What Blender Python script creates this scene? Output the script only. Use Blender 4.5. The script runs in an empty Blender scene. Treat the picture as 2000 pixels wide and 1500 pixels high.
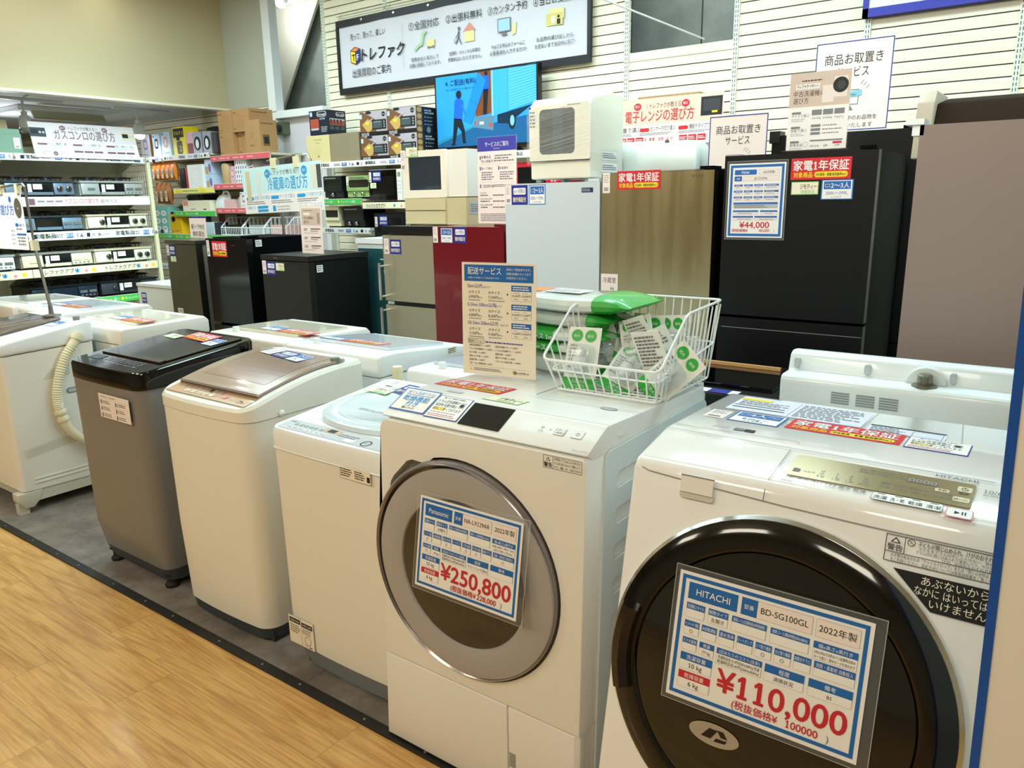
import bpy, bmesh, math, random
from mathutils import Vector, Matrix
random.seed(7)
SC = bpy.context.scene
COL = SC.collection
PI = math.pi

# ------------------------------------------------------------------ camera
cd = bpy.data.cameras.new('camera'); cam = bpy.data.objects.new('camera', cd); COL.objects.link(cam)
cd.sensor_width = 36.0; cd.lens = 26.82; cd.clip_start = 0.02
_r = Vector((0.80989759, 0.58633495, -0.01664992)); _d = Vector((0.12496888, -0.20021243, -0.97174984)); _f = Vector((-0.57310442, 0.78493713, -0.23542519))
cam.matrix_world = Matrix(((_r.x, -_d.x, -_f.x, 0), (_r.y, -_d.y, -_f.y, 0), (_r.z, -_d.z, -_f.z, 1.48), (0, 0, 0, 1)))
SC.camera = cam

# ------------------------------------------------------------------ world, light, exposure
w = bpy.data.worlds.new('world'); SC.world = w; w.use_nodes = True
w.node_tree.nodes['Background'].inputs[0].default_value = (0.93, 0.97, 1.0, 1)
w.node_tree.nodes['Background'].inputs[1].default_value = 0.55
SC.view_settings.view_transform = 'Standard'; SC.view_settings.look = 'None'
SC.view_settings.exposure = -1.0; SC.view_settings.gamma = 1.0; SC.view_settings.use_curve_mapping = False
def area(name, loc, sx, sy, power, col, aim=None):
    l = bpy.data.lights.new(name, 'AREA'); l.shape = 'RECTANGLE'; l.size = sx; l.size_y = sy; l.energy = power; l.color = col
    o = bpy.data.objects.new(name, l); COL.objects.link(o); o.location = loc
    if aim: o.rotation_euler = (Vector(aim) - Vector(loc)).to_track_quat('-Z', 'Y').to_euler()
    return o
COOL = (0.66, 0.92, 1.0); WARM = (1.0, 0.92, 0.73)
for x in (-5.6, -3.6, -1.6, 0.6):
    area('display_light', (x, 3.5, 3.38), 1.4, 0.5, 88, COOL)
    area('display_light', (x, 1.75, 3.38), 1.4, 0.5, {-5.6: 27, -3.6: 27, -1.6: 24, 0.6: 11}[x], COOL)
for x in (-4.6, -2.2, 0.2):
    area('aisle_light', (x, -1.5, 3.2), 1.3, 0.5, 70, WARM, (x - 0.3, 1.0, 0.3))
area('aisle_light', (-4.5, 0.2, 3.3), 1.2, 0.5, 16, WARM)
area('alcove_fill', (-4.4, 2.6, 3.38), 0.8, 0.4, 42, COOL, (-7.5, 3.5, 0.9)).data.spread = 0.9  # added fill from the main room, brightens the stove rack
area('alcove_fill', (-7.9, 1.2, 2.42), 0.8, 0.4, 14, COOL)  # added fill under the low ceiling, out of view
for x in (-4.3, -2.4, -0.5):
    area('wall_fill', (x, 0.6, 3.38), 0.5, 0.4, 11, (1.0, 0.96, 0.88), (x, 3.7, 1.55)).data.spread = 0.95  # added frontal fill for the fridges, signs and slat wall, no fixture
def spot(loc, aim, power):
    l = bpy.data.lights.new('track_and_fill_lamp', 'SPOT'); l.energy = power; l.spot_size = 1.9; l.spot_blend = 0.6; l.shadow_soft_size = 0.05; l.color = (0.9, 0.97, 1.0)
    o = bpy.data.objects.new('track_and_fill_lamp', l); COL.objects.link(o); o.location = loc; o.rotation_euler = (Vector(aim) - Vector(loc)).to_track_quat('-Z', 'Y').to_euler()
area('ceiling_glow', (-6.9, 3.75, 3.42), 0.12, 0.12, 2.5, WARM)
area('sign_fill', (-4.9, 0.1, 3.38), 0.3, 0.3, 6, (0.85, 0.93, 1.0), (-4.6, 1.8, 1.42)).data.spread = 0.5  # added narrow fill that whitens the far-left hanging sign
dl = bpy.data.lights.new('downlight_lamp', 'POINT'); dl.energy = 12; dl.shadow_soft_size = 0.05; dl.color = (0.92, 0.98, 1.0); do_ = bpy.data.objects.new('downlight_lamp', dl); COL.objects.link(do_); do_.location = (-6.69, 5.30, 3.28)
d2 = dl.copy(); o2 = bpy.data.objects.new('downlight_lamp', d2); COL.objects.link(o2); o2.location = (-2.3, 5.3, 3.3)
spot((-8.05, 4.46, 2.12), (-7.6, 4.7, 1.4), 14)
pl = bpy.data.lights.new('track_and_fill_lamp', 'POINT'); pl.energy = 22; pl.shadow_soft_size = 0.06; pl.color = (0.9, 0.97, 1.0); po = bpy.data.objects.new('track_and_fill_lamp', pl); COL.objects.link(po); po.location = (-8.9, 3.6, 2.1)  # added point fill to lighten the low ceiling, no track fixture here

# ------------------------------------------------------------------ materials
def lin(c):
    c = c.lstrip('#'); v = [int(c[i:i + 2], 16) / 255 for i in (0, 2, 4)]
    return tuple((x / 12.92 if x <= 0.04045 else ((x + 0.055) / 1.055) ** 2.4) for x in v) + (1,)
MATS = {}
def mk(name, col, rough=0.45, metal=0.0, coat=0.0, emit=0.0, trans=0.0, alpha=1.0, grain=0.0, spec=0.5, ior=1.45):
    if name in MATS: return MATS[name]
    m = bpy.data.materials.new(name); m.use_nodes = True
    b = m.node_tree.nodes['Principled BSDF']; i = b.inputs
    c = lin(col) if isinstance(col, str) else col
    i['Base Color'].default_value = c; i['Roughness'].default_value = rough; i['Metallic'].default_value = metal
    i['Coat Weight'].default_value = coat; i['Coat Roughness'].default_value = 0.05
    i['Specular IOR Level'].default_value = spec; i['IOR'].default_value = ior
    if trans: i['Transmission Weight'].default_value = trans
    if alpha < 1: i['Alpha'].default_value = alpha
    if emit: i['Emission Color'].default_value = c; i['Emission Strength'].default_value = emit
    if grain:
        nt = m.node_tree; n = nt.nodes.new('ShaderNodeTexNoise'); n.inputs['Scale'].default_value = 60; n.inputs['Detail'].default_value = 3
        tc = nt.nodes.new('ShaderNodeTexCoord'); nt.links.new(tc.outputs['Object'], n.inputs['Vector'])
        bp = nt.nodes.new('ShaderNodeBump'); bp.inputs['Strength'].default_value = grain; bp.inputs['Distance'].default_value = 0.002
        nt.links.new(n.outputs['Fac'], bp.inputs['Height']); nt.links.new(bp.outputs['Normal'], i['Normal'])
    MATS[name] = m; return m
def brushed(name, col, rough=0.3, stretch=(1, 1, 90), depth=0.25):
    m = mk(name, col, rough, 1.0); nt = m.node_tree; b = nt.nodes['Principled BSDF']
    tc = nt.nodes.new('ShaderNodeTexCoord'); mp = nt.nodes.new('ShaderNodeMapping'); mp.inputs['Scale'].default_value = stretch
    n = nt.nodes.new('ShaderNodeTexNoise'); n.inputs['Scale'].default_value = 9; n.inputs['Detail'].default_value = 6 if stretch[0] <= 1 else 1.0
    r = nt.nodes.new('ShaderNodeMapRange'); r.inputs[3].default_value = rough - 0.10; r.inputs[4].default_value = rough + depth
    nt.links.new(tc.outputs['Object'], mp.inputs[0]); nt.links.new(mp.outputs[0], n.inputs['Vector'])
    nt.links.new(n.outputs['Fac'], r.inputs[0]); nt.links.new(r.outputs[0], b.inputs['Roughness'])
    return m
ENAMEL = mk('white_enamel', '#ECEBE6', 0.32, coat=0.25, grain=0.04)
ENAMEL2 = mk('ivory_enamel', '#E9E6DC', 0.34, coat=0.2, grain=0.04)
PLAST = mk('white_plastic', '#EEF1F1', 0.3, coat=0.2)
GLOSSW = mk('gloss_white', '#EFEDEA', 0.12, coat=0.6)
PANELW = mk('pale_grey_side', '#D8E2E4', 0.4)
BLACK = mk('black_plastic', '#0B0B0C', 0.35); GLOSSK = mk('gloss_black', '#060607', 0.06, coat=0.5)
SATINK = mk('satin_black', '#131518', 0.33, coat=0.1); DGREY = mk('dark_grey', '#2F343A', 0.45); MGREY = mk('mid_grey', '#7C7F82', 0.45)
LGREY = mk('light_grey', '#B9BDBF', 0.45); SEAM = mk('seam_grey', '#9A9C98', 0.6); RUB = mk('rubber', '#1C1C1D', 0.75)
CREAM = mk('cream_plastic', '#E4DBB4', 0.4); BEIGE = mk('beige_metal', '#D8CFAE', 0.4)
CHROME = mk('chrome', '#D9D9D6', 0.14, 1.0); STEELW = mk('white_wire', '#F0F3F2', 0.3, coat=0.3); STEEL = mk('steel_rod', '#A9A9A4', 0.3, 1.0)
PAPER = mk('white_paper', '#F1EFEC', 0.55); PAPERC = mk('cream_paper', '#F3E9D6', 0.5); PAPERP = mk('pink_paper', '#F1E4DE', 0.45)
INK = mk('black_ink', '#1D1C1E', 0.6); INKG = mk('grey_ink', '#77757A', 0.6); INKL = mk('pale_grey_ink', '#B4B2B4', 0.6)
BLUE = mk('sign_blue', '#1F68B4', 0.5); NAVY = mk('navy_ink', '#1F2B8C', 0.5); INDIGO = mk('indigo_ink', '#3F3FA6', 0.5); SKYB = mk('sky_blue_ink', '#2CA0DC', 0.5)
RED = mk('sign_red', '#D6202C', 0.5); REDK = mk('price_red', '#C92A35', 0.5); PINKR = mk('shelf_pink', '#E4606A', 0.5); YEL = mk('yellow_ink', '#F7DA2A', 0.5)
GREEN = mk('pack_green', '#2FAE3C', 0.4, coat=0.3); LGREEN = mk('lime_ink', '#7CC860', 0.5); ORANGE = mk('orange_ink', '#EE8A28', 0.45); PURP = mk('plum_ink', '#7B5763', 0.5)
TAN = mk('card_tan', '#D3BFB0', 0.5); SKYPALE = mk('pale_cyan_paper', '#C9ECF0', 0.5); TEALG = mk('dusty_teal', '#7FB8A6', 0.5)
KRAFT = mk('kraft_card', '#B48A5C', 0.7, grain=0.1); KRAFTD = mk('kraft_ink', '#7C5A38', 0.7)
CLEAR = mk('clear_acrylic', '#F4F8F8', 0.06, trans=0.0, alpha=0.05, coat=0.5); FILM = mk('plastic_film', '#F4F8F6', 0.08, alpha=0.14, coat=0.8)
GLASSD = mk('dark_glass', '#101110', 0.05, coat=0.6); GOLDB = brushed('bronze_steel', '#B6AC88', 0.27, (2.2, 1, 0.12), 0.14); INOX = brushed('warm_inox', '#CFC9B2', 0.36)
SHELFW = mk('shelf_ivory', '#DAD7C2', 0.45); SLAT = mk('slat_cream', '#F8F1D8', 0.5); SLOTD = mk('slot_dark', '#55564F', 0.6)

# ------------------------------------------------------------------ text
_ts = bpy.data.scenes.new('type_setting'); _tv = _ts.view_layers[0]; _TC = {}
def _edge(s):
    c = bpy.data.curves.new('t', 'FONT'); c.body = s; c.size = 1.0; c.resolution_u = 1
    o = bpy.data.objects.new('t', c); _ts.collection.objects.link(o); _tv.update(); m = o.to_mesh(); x = max(v.co.x for v in m.vertices)
    o.to_mesh_clear(); bpy.data.objects.remove(o); bpy.data.curves.remove(c); return x
def glyphs(s, bold=0.0, shear=0.0):
    k = (s, bold, shear)
    if k in _TC: return _TC[k]
    c = bpy.data.curves.new('t', 'FONT'); c.body = s; c.size = 1.0; c.resolution_u = 4; c.offset = bold; c.shear = shear
    o = bpy.data.objects.new('t', c); _ts.collection.objects.link(o); _tv.update()
    m = o.to_mesh(); V = [(v.co.x, v.co.y) for v in m.vertices]; F = [tuple(p.vertices) for p in m.polygons]
    o.to_mesh_clear(); bpy.data.objects.remove(o); bpy.data.curves.remove(c)
    for i, ch in enumerate(s):   # give the bare stroke of the figure one its flag and foot
        if ch == '1' and len(s) < 40:
            xr = _edge(s[:i + 1]); xl = xr - 0.098
            for q in (((xl - .10, .50), (xl, .57), (xl, .682), (xl - .10, .585)), ((xl - .09, 0), (xl, 0), (xl, .068), (xl - .09, .068)), ((xr, 0), (xr + .09, 0), (xr + .09, .068), (xr, .068))):
                F.append(tuple(range(len(V), len(V) + 4))); V.extend(q)
    if V:
        x0 = min(v[0] for v in V); x1 = max(v[0] for v in V)
    else: x0 = x1 = 0
    _TC[k] = (V, F, x0, x1); return _TC[k]

# ------------------------------------------------------------------ mesh builder
class MB:
    def __init__(s, xf=None): s.bm = bmesh.new(); s.mats = []; s.xf = xf or Matrix()
    def mi(s, m):
        if m not in s.mats: s.mats.append(m)
        return s.mats.index(m)
    def V(s, p): return s.bm.verts.new(s.xf @ Vector(p))
    def face(s, vs, m):
        try: f = s.bm.faces.new(vs); f.material_index = s.mi(m); return f
        except ValueError: return None
    def quad(s, ps, m): return s.face([s.V(p) for p in ps], m)
    def _bev(s, fs, bev, seg, m, only=None):
        if bev <= 0: return
        es = set(e for f in fs for e in f.edges if e.is_manifold and e.calc_face_angle(0) > 0.5)
        if only: es = [e for e in es if only(e)]
        if es: bmesh.ops.bevel(s.bm, geom=list(es), offset=bev, segments=seg, profile=0.5, affect='EDGES', clamp_overlap=True)
    def box(s, x0, x1, y0, y1, z0, z1, m, bev=0.0, seg=3, only=None, m2=None):
        v = [s.V(p) for p in ((x0, y0, z0), (x1, y0, z0), (x1, y1, z0), (x0, y1, z0), (x0, y0, z1), (x1, y0, z1), (x1, y1, z1), (x0, y1, z1))]
        fs = [s.face([v[i] for i in q], m) for q in ((3, 2, 1, 0), (4, 5, 6, 7), (0, 1, 5, 4), (1, 2, 6, 5), (2, 3, 7, 6), (3, 0, 4, 7))]
        s._bev(fs, bev, seg, m, only); return s
    def loft(s, rings, m, cap=True, closed=True, bev=0, seg=3, only=None):
        R = [[s.V(p) for p in r] for r in rings]; n = len(R[0]); fs = []
        for a, b in zip(R, R[1:]):
            for i in range(n if closed else n - 1):
                j = (i + 1) % n; fs.append(s.face([a[i], a[j], b[j], b[i]], m))
        if cap: fs.append(s.face(R[0][::-1], m)); fs.append(s.face(R[-1], m))
        fs = [f for f in fs if f]; bmesh.ops.recalc_face_normals(s.bm, faces=fs)
        s._bev(fs, bev, seg, m, only); return s
    def prism(s, poly, ax, a, b, m, bev=0, seg=3, only=None):
        def P(p, t): return {0: (t, p[0], p[1]), 1: (p[0], t, p[1]), 2: (p[0], p[1], t)}[ax]
        return s.loft([[P(p, a) for p in poly], [P(p, b) for p in poly]], m, bev=bev, seg=seg, only=only)
    def lathe(s, c, prof, m, n=40, axis=2, a0=0.0):
        rings = []
        for r, h in prof:
            ring = []
            for k in range(n):
                t = a0 + 2 * PI * k / n; u, v = r * math.cos(t), r * math.sin(t)
                q = {2: (u, v, h), 0: (h, u, v), 1: (u, h, v)}[axis]
                ring.append((c[0] + q[0], c[1] + q[1], c[2] + q[2]))
            rings.append(ring)
        return s.loft(rings, m, cap=True)
    def cyl(s, p0, p1, r, m, n=12, r1=None):
        p0, p1 = Vector(p0), Vector(p1); d = (p1 - p0).normalized(); a = d.orthogonal().normalized(); b = d.cross(a)
        rr = [[p + (a * math.cos(2 * PI * k / n) + b * math.sin(2 * PI * k / n)) * q for k in range(n)] for p, q in ((p0, r), (p1, r if r1 is None else r1))]
        return s.loft(rr, m)
    def tube(s, pts, r, m, n=8, closed=False, rads=None):
        P = [Vector(p) for p in pts]; rings = []; N = len(P); a = None
        for i, p in enumerate(P):
            t = (P[(i + 1) % N] - P[i - 1]) if closed else (P[min(i + 1, N - 1)] - P[max(i - 1, 0)])
            t.normalize()
            if a is None: a = t.orthogonal().normalized()
            a = (a - t * a.dot(t)).normalized(); b = t.cross(a); q = rads[i] if rads else r
            rings.append([p + (a * math.cos(2 * PI * k / n) + b * math.sin(2 * PI * k / n)) * q for k in range(n)])
        if closed: rings.append(rings[0])
        return s.loft(rings, m, cap=not closed)
    def plate(s, outer, holes, d, m, back=True, bev=0.0):
        """flat plate in local (x, y), front at z=0, back at z=-d, with holes"""
        fr, bk = [], []
        for loop in [outer] + holes:
            fr.append([s.V((p[0], p[1], 0)) for p in loop]); bk.append([s.V((p[0], p[1], -d)) for p in loop])
        allf = []
        for side in ([fr, bk] if back else [fr]):
            es = []
            for L in side:
                for i in range(len(L)): es.append(s.bm.edges.new((L[i], L[(i + 1) % len(L)])))
            g = bmesh.ops.triangle_fill(s.bm, edges=es, use_beauty=True)
            for f in g['geom']:
                if isinstance(f, bmesh.types.BMFace): f.material_index = s.mi(m); allf.append(f)
        for A, B in zip(fr, bk):
            for i in range(len(A)):
                j = (i + 1) % len(A); allf.append(s.face([A[i], A[j], B[j], B[i]], m))
        bmesh.ops.recalc_face_normals(s.bm, faces=[f for f in allf if f])
        if bev:
            L = fr[0]; es = [e for e in (s.bm.edges.get((L[i], L[(i + 1) % len(L)])) for i in range(len(L))) if e]
            bmesh.ops.bevel(s.bm, geom=es, offset=bev, segments=3, profile=0.5, affect='EDGES', clamp_overlap=True)
        return s

OFF = {}
def finish(name, mb, loc=None, smooth=True):
    me = bpy.data.meshes.new(name); bm = mb.bm
    if loc is not None: bmesh.ops.translate(bm, verts=bm.verts, vec=-Vector(loc))
    bm.normal_update(); bm.to_mesh(me); bm.free()
    for m in mb.mats: me.materials.append(m)
    if smooth:
        for p in me.polygons: p.use_smooth = True
        me.set_sharp_from_angle(angle=0.62)
    o = bpy.data.objects.new(name, me); COL.objects.link(o); return o
def tag(o, label=None, cat=None, group=None, kind=None):
    if label: o['label'] = label
    if cat: o['category'] = cat
    if group: o['group'] = group
    if kind: o['kind'] = kind
    return o
def thing(name, label, cat, loc=(0, 0, 0), rz=0.0, group=None, local=False):
    o = bpy.data.objects.new(name, None); COL.objects.link(o); o.location = loc; o.rotation_euler = (0, 0, rz); o.empty_display_size = 0.05
    OFF[o] = (0, 0, 0) if local else loc
    return tag(o, label, cat, group)
def part(name, mb, parent, label=None, smooth=True, kind=None):
    o = finish(name, mb, OFF[parent], smooth); o.parent = parent; OFF[o] = OFF[parent]
    return tag(o, label, kind=kind)
def solo(name, mb, label, cat, loc=(0, 0, 0), group=None, kind=None, smooth=True):
    o = finish(name, mb, loc, smooth); o.location = loc; OFF[o] = loc
    return tag(o, label, cat, group, kind)
def struct(name, mb, smooth=False):
    o = finish(name, mb, None, smooth); o['kind'] = 'structure'; OFF[o] = (0, 0, 0); return o
def feet(t, spots, r=0.022, h=0.022, m=None, sq=True):
    for x, y in spots:
        mb = MB()
        if sq: mb.box(x - r, x + r, y - r, y + r, 0.0, h, m or RUB, bev=0.003)
        else: mb.lathe((x, y, 0), [(r, 0), (r * 1.08, h * 0.2), (r * 0.7, h * 0.4), (r * 0.7, h * 0.8), (r * 1.15, h)], m or RUB, n=14)
        part('foot', mb, t)
def dup(root, loc, rz=None, label=None):
    r = root.copy(); COL.objects.link(r); r.location = loc
    if rz is not None: r.rotation_euler = (0, 0, rz)
    if label: r['label'] = label
    def rec(src, dst):
        for ch in src.children:
            c = ch.copy(); COL.objects.link(c); c.parent = dst; rec(ch, c)
    rec(root, r); return r
def frame(O, u, v):
    u = Vector(u).normalized(); v = Vector(v); v = (v - u * v.dot(u)).normalized(); n = u.cross(v)
    return Matrix(((u.x, v.x, n.x, O[0]), (u.y, v.y, n.y, O[1]), (u.z, v.z, n.z, O[2]), (0, 0, 0, 1)))
X_, Y_, Z_ = (1, 0, 0), (0, 1, 0), (0, 0, 1)

class D:
    """printed matter on a plane: layers of flat shapes a hair above each other"""
    def __init__(s, mb, O, u, v, e=0.0004):
        s.mb = mb; s.M = frame(O, u, v); s.e = e
    def p(s, x, y, l): return s.M @ Vector((x, y, s.e * l))
    def f(s, pts, m, l):
        old = s.mb.xf; s.mb.xf = Matrix(); s.mb.quad([s.p(x, y, l) for x, y in pts], m); s.mb.xf = old; return s
    def rect(s, x0, y0, x1, y1, m, l=1): return s.f([(x0, y0), (x1, y0), (x1, y1), (x0, y1)], m, l)
    def slab(s, x0, y0, x1, y1, t, m, z=0.0):
        q = [(x0, y0), (x1, y0), (x1, y1), (x0, y1)]; old = s.mb.xf; s.mb.xf = Matrix()
        s.mb.loft([[s.M @ Vector((a, b, z - t)) for a, b in q], [s.M @ Vector((a, b, z)) for a, b in q]], m); s.mb.xf = old; return s
    def box(s, x0, y0, x1, y1, w, m, l=2):
        for a in ((x0, y0, x1, y0 + w), (x0, y1 - w, x1, y1), (x0, y0 + w, x0 + w, y1 - w), (x1 - w, y0 + w, x1, y1 - w)): s.rect(*a, m, l)
        return s
    def rr(s, x0, y0, x1, y1, r, m, l=2):
        pts = []
        for cx, cy, a in ((x1 - r, y0 + r, -90), (x1 - r, y1 - r, 0), (x0 + r, y1 - r, 90), (x0 + r, y0 + r, 180)):
            for k in range(5):
                t = math.radians(a + 22.5 * k); pts.append((cx + r * math.cos(t), cy + r * math.sin(t)))
        return s.f(pts, m, l)
    def circ(s, x, y, r, m, l=2, n=20, ry=None):
        return s.f([(x + r * math.cos(2 * PI * k / n), y + (ry or r) * math.sin(2 * PI * k / n)) for k in range(n)], m, l)
    def ring(s, x, y, r, w, m, l=2, n=20, ry=None):
        k2 = (ry or r) / r
        for k in range(n):
            a, b = 2 * PI * k / n, 2 * PI * (k + 1) / n
            s.f([(x + r * math.cos(a), y + r * k2 * math.sin(a)), (x + r * math.cos(b), y + r * k2 * math.sin(b)), (x + (r - w) * math.cos(b), y + (r - w) * k2 * math.sin(b)), (x + (r - w) * math.cos(a), y + (r - w) * k2 * math.sin(a))], m, l)
        return s
    def line(s, x0, y0, x1, y1, w, m, l=2):
        dx, dy = x1 - x0, y1 - y0; L = math.hypot(dx, dy) or 1; a, b = -dy / L * w / 2, dx / L * w / 2
        return s.f([(x0 - a, y0 - b), (x1 - a, y1 - b), (x1 + a, y1 + b), (x0 + a, y0 + b)], m, l)
    def text(s, x, y, h, t, m, l=3, al='L', bold=0.0, w=None, shear=0.0, sx=1.0):
        if bold > 0.012:   # heavier strokes: the same print set several times with a small shift
            b = bold * h * 0.55
            for i, (dx, dy) in enumerate(((-b, 0), (b, 0), (0, b), (0, -b))): s.text(x + dx, y + dy, h, t, m, l + 0.22 * i, al, 0.0, w, shear, sx)
            return s
        V, F, x0, x1 = glyphs(t, 0.0, shear); k = h / 0.78; kx = k * sx
        if w and (x1 - x0) > 0 and (x1 - x0) * kx > w: kx = w / (x1 - x0)
        ox = {'L': 0, 'C': -(x1 - x0) * kx / 2, 'R': -(x1 - x0) * kx}[al]
        mi = s.mb.mi(m); bv = [s.mb.bm.verts.new(s.p(x + ox + (vx - x0) * kx, y + vy * k, l)) for vx, vy in V]
        for f in F:
            try: q = s.mb.bm.faces.new([bv[i] for i in f]); q.material_index = mi
            except ValueError: pass
        return s
    def greek(s, x0, y0, x1, y1, n, m=None, l=2, fill=0.5):
        """rows of print too small to read: short dashes"""
        m = m or INKG; h = (y1 - y0) / n
        for i in range(n):
            x = x0; y = y1 - (i + 1) * h + h * (1 - fill) / 2; xe = x1 - (x1 - x0) * random.uniform(0, 0.3)
            while x < xe:
                q = min(h * random.uniform(0.5, 1.6), xe - x); s.rect(x, y, x + q, y + h * fill, m, l); x += q + h * 0.25
        return s
# ------------------------------------------------------------------ the setting
def node_mat(name, build, rough=0.5, coat=0.0):
    m = bpy.data.materials.new(name); m.use_nodes = True; nt = m.node_tree; b = nt.nodes['Principled BSDF']
    b.inputs['Roughness'].default_value = rough; b.inputs['Coat Weight'].default_value = coat; b.inputs['Coat Roughness'].default_value = 0.12
    build(nt, b); return m
def N(nt, t, **k):
    n = nt.nodes.new(t)
    for a, v in k.items():
        if a.startswith('_'): setattr(n, a[1:], v)
        else: n.inputs[a].default_value = v
    return n
def coords(nt, scale=(1, 1, 1)):
    tc = nt.nodes.new('ShaderNodeTexCoord'); mp = nt.nodes.new('ShaderNodeMapping'); mp.inputs['Scale'].default_value = scale
    nt.links.new(tc.outputs['Object'], mp.inputs[0]); return mp.outputs[0]
def ramp(nt, fac, stops):
    r = nt.nodes.new('ShaderNodeValToRGB'); e = r.color_ramp.elements
    while len(e) < len(stops): e.new(0.5)
    for q, (p, c) in zip(e, stops): q.position = p; q.color = lin(c)
    nt.links.new(fac, r.inputs[0]); return r.outputs[0]
def mixc(nt, a, b, fac, mode='MIX'):
    n = nt.nodes.new('ShaderNodeMix'); n.data_type = 'RGBA'; n.blend_type = mode
    for s, v in ((n.inputs[0], fac), (n.inputs[6], a), (n.inputs[7], b)):
        if hasattr(v, 'is_linked') or isinstance(v, bpy.types.NodeSocket): nt.links.new(v, s)
        else: s.default_value = v
    return n.outputs[2]
def wood(nt, b):
    L = nt.links.new
    br = N(nt, 'ShaderNodeTexBrick', Scale=1.0, _offset=0.37, _offset_frequency=2); br.inputs['Color1'].default_value = (0.25, 0.25, 0.25, 1); br.inputs['Color2'].default_value = (0.75, 0.75, 0.75, 1)
    br.inputs['Mortar'].default_value = (0, 0, 0, 1); br.inputs['Mortar Size'].default_value = 0.0012; br.inputs['Brick Width'].default_value = 1.1; br.inputs['Row Height'].default_value = 0.185; br.inputs['Bias'].default_value = 0.0
    L(coords(nt), br.inputs['Vector'])
    sep = nt.nodes.new('ShaderNodeSeparateColor'); L(br.outputs['Color'], sep.inputs[0])
    off = nt.nodes.new('ShaderNodeVectorMath'); off.operation = 'MULTIPLY_ADD'; L(br.outputs['Color'], off.inputs[0]); off.inputs[1].default_value = (7, 5, 9); L(coords(nt, (0.9, 6.5, 1)), off.inputs[2])
    n1 = N(nt, 'ShaderNodeTexNoise', Scale=1.6, Detail=5.0, Roughness=0.55, Distortion=1.3); L(off.outputs[0], n1.inputs['Vector'])
    wv = N(nt, 'ShaderNodeTexNoise', Scale=5.0, Detail=7.0, Roughness=0.7); L(off.outputs[0], wv.inputs['Vector'])
    off2 = nt.nodes.new('ShaderNodeVectorMath'); off2.operation = 'MULTIPLY_ADD'; L(br.outputs['Color'], off2.inputs[0]); off2.inputs[1].default_value = (3, 4, 2); L(coords(nt, (5, 120, 1)), off2.inputs[2])
    fine = N(nt, 'ShaderNodeTexNoise', Scale=1.0, Detail=3.0); L(off2.outputs[0], fine.inputs['Vector'])
    c = ramp(nt, n1.outputs['Fac'], [(0.30, '#BE8B48'), (0.45, '#D5A45A'), (0.55, '#DEB069'), (0.72, '#CB9750')])
    off3 = nt.nodes.new('ShaderNodeVectorMath'); off3.operation = 'MULTIPLY_ADD'; L(br.outputs['Color'], off3.inputs[0]); off3.inputs[1].default_value = (11, 6, 3); L(coords(nt, (0.32, 4.6, 1)), off3.inputs[2])
    rn = N(nt, 'ShaderNodeTexNoise', Scale=1.15, Detail=1.5, Roughness=0.4, Distortion=0.35); L(off3.outputs[0], rn.inputs['Vector'])
    mu = nt.nodes.new('ShaderNodeMath'); mu.operation = 'MULTIPLY'; mu.inputs[1].default_value = 120.0; L(rn.outputs['Fac'], mu.inputs[0])
    sn = nt.nodes.new('ShaderNodeMath'); sn.operation = 'SINE'; L(mu.outputs[0], sn.inputs[0])
    rings = ramp(nt, sn.outputs[0], [(0.0, '#FFFFFF'), (0.55, '#FBF3E4'), (0.95, '#B98F5B')])
    c2 = ramp(nt, wv.outputs['Fac'], [(0.35, '#A97B3E'), (0.5, '#D6A861'), (0.68, '#E2BA78')])
    c = mixc(nt, c, c2, 0.35)
    c3 = ramp(nt, fine.outputs['Fac'], [(0.3, '#A5885C'), (0.6, '#FFFFFF')]); c = mixc(nt, c, c3, 0.35, 'MULTIPLY')
    c = mixc(nt, c, rings, 0.26, 'MULTIPLY')
    tone = nt.nodes.new('ShaderNodeMapRange'); tone.inputs[3].default_value = 0.93; tone.inputs[4].default_value = 1.05; L(sep.outputs[0], tone.inputs[0])
    cb = nt.nodes.new('ShaderNodeCombineColor'); [L(tone.outputs[0], cb.inputs[i]) for i in range(3)]
    c = mixc(nt, c, cb.outputs[0], 1.0, 'MULTIPLY')
    c = mixc(nt, c, lin('#A27C48'), br.outputs['Fac'])
    L(c, b.inputs['Base Color'])
    rg = nt.nodes.new('ShaderNodeMapRange'); rg.inputs[3].default_value = 0.28; rg.inputs[4].default_value = 0.46; L(fine.outputs['Fac'], rg.inputs[0]); L(rg.outputs[0], b.inputs['Roughness'])
    bp = N(nt, 'ShaderNodeBump', Strength=0.25, Distance=0.002); L(fine.outputs['Fac'], bp.inputs['Height']); L(bp.outputs[0], b.inputs['Normal'])
WOOD = node_mat('oak_floor', wood, 0.35, 0.3)
def tile(nt, b):
    L = nt.links.new
    n = N(nt, 'ShaderNodeTexNoise', Scale=7.0, Detail=8.0, Roughness=0.7); L(coords(nt), n.inputs['Vector'])
    c = ramp(nt, n.outputs['Fac'], [(0.3, '#5F5852'), (0.5, '#7A736C'), (0.7, '#938B83')])
    br = N(nt, 'ShaderNodeTexBrick', Scale=1.0, _offset=0.0); br.inputs['Brick Width'].default_value = 0.6; br.inputs['Row Height'].default_value = 0.6; br.inputs['Mortar Size'].default_value = 0.0015; L(coords(nt), br.inputs['Vector'])
    c = mixc(nt, c, lin('#4E4843'), br.outputs['Fac']); L(c, b.inputs['Base Color'])
TILE = node_mat('grey_vinyl_tile', tile, 0.5)
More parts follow.
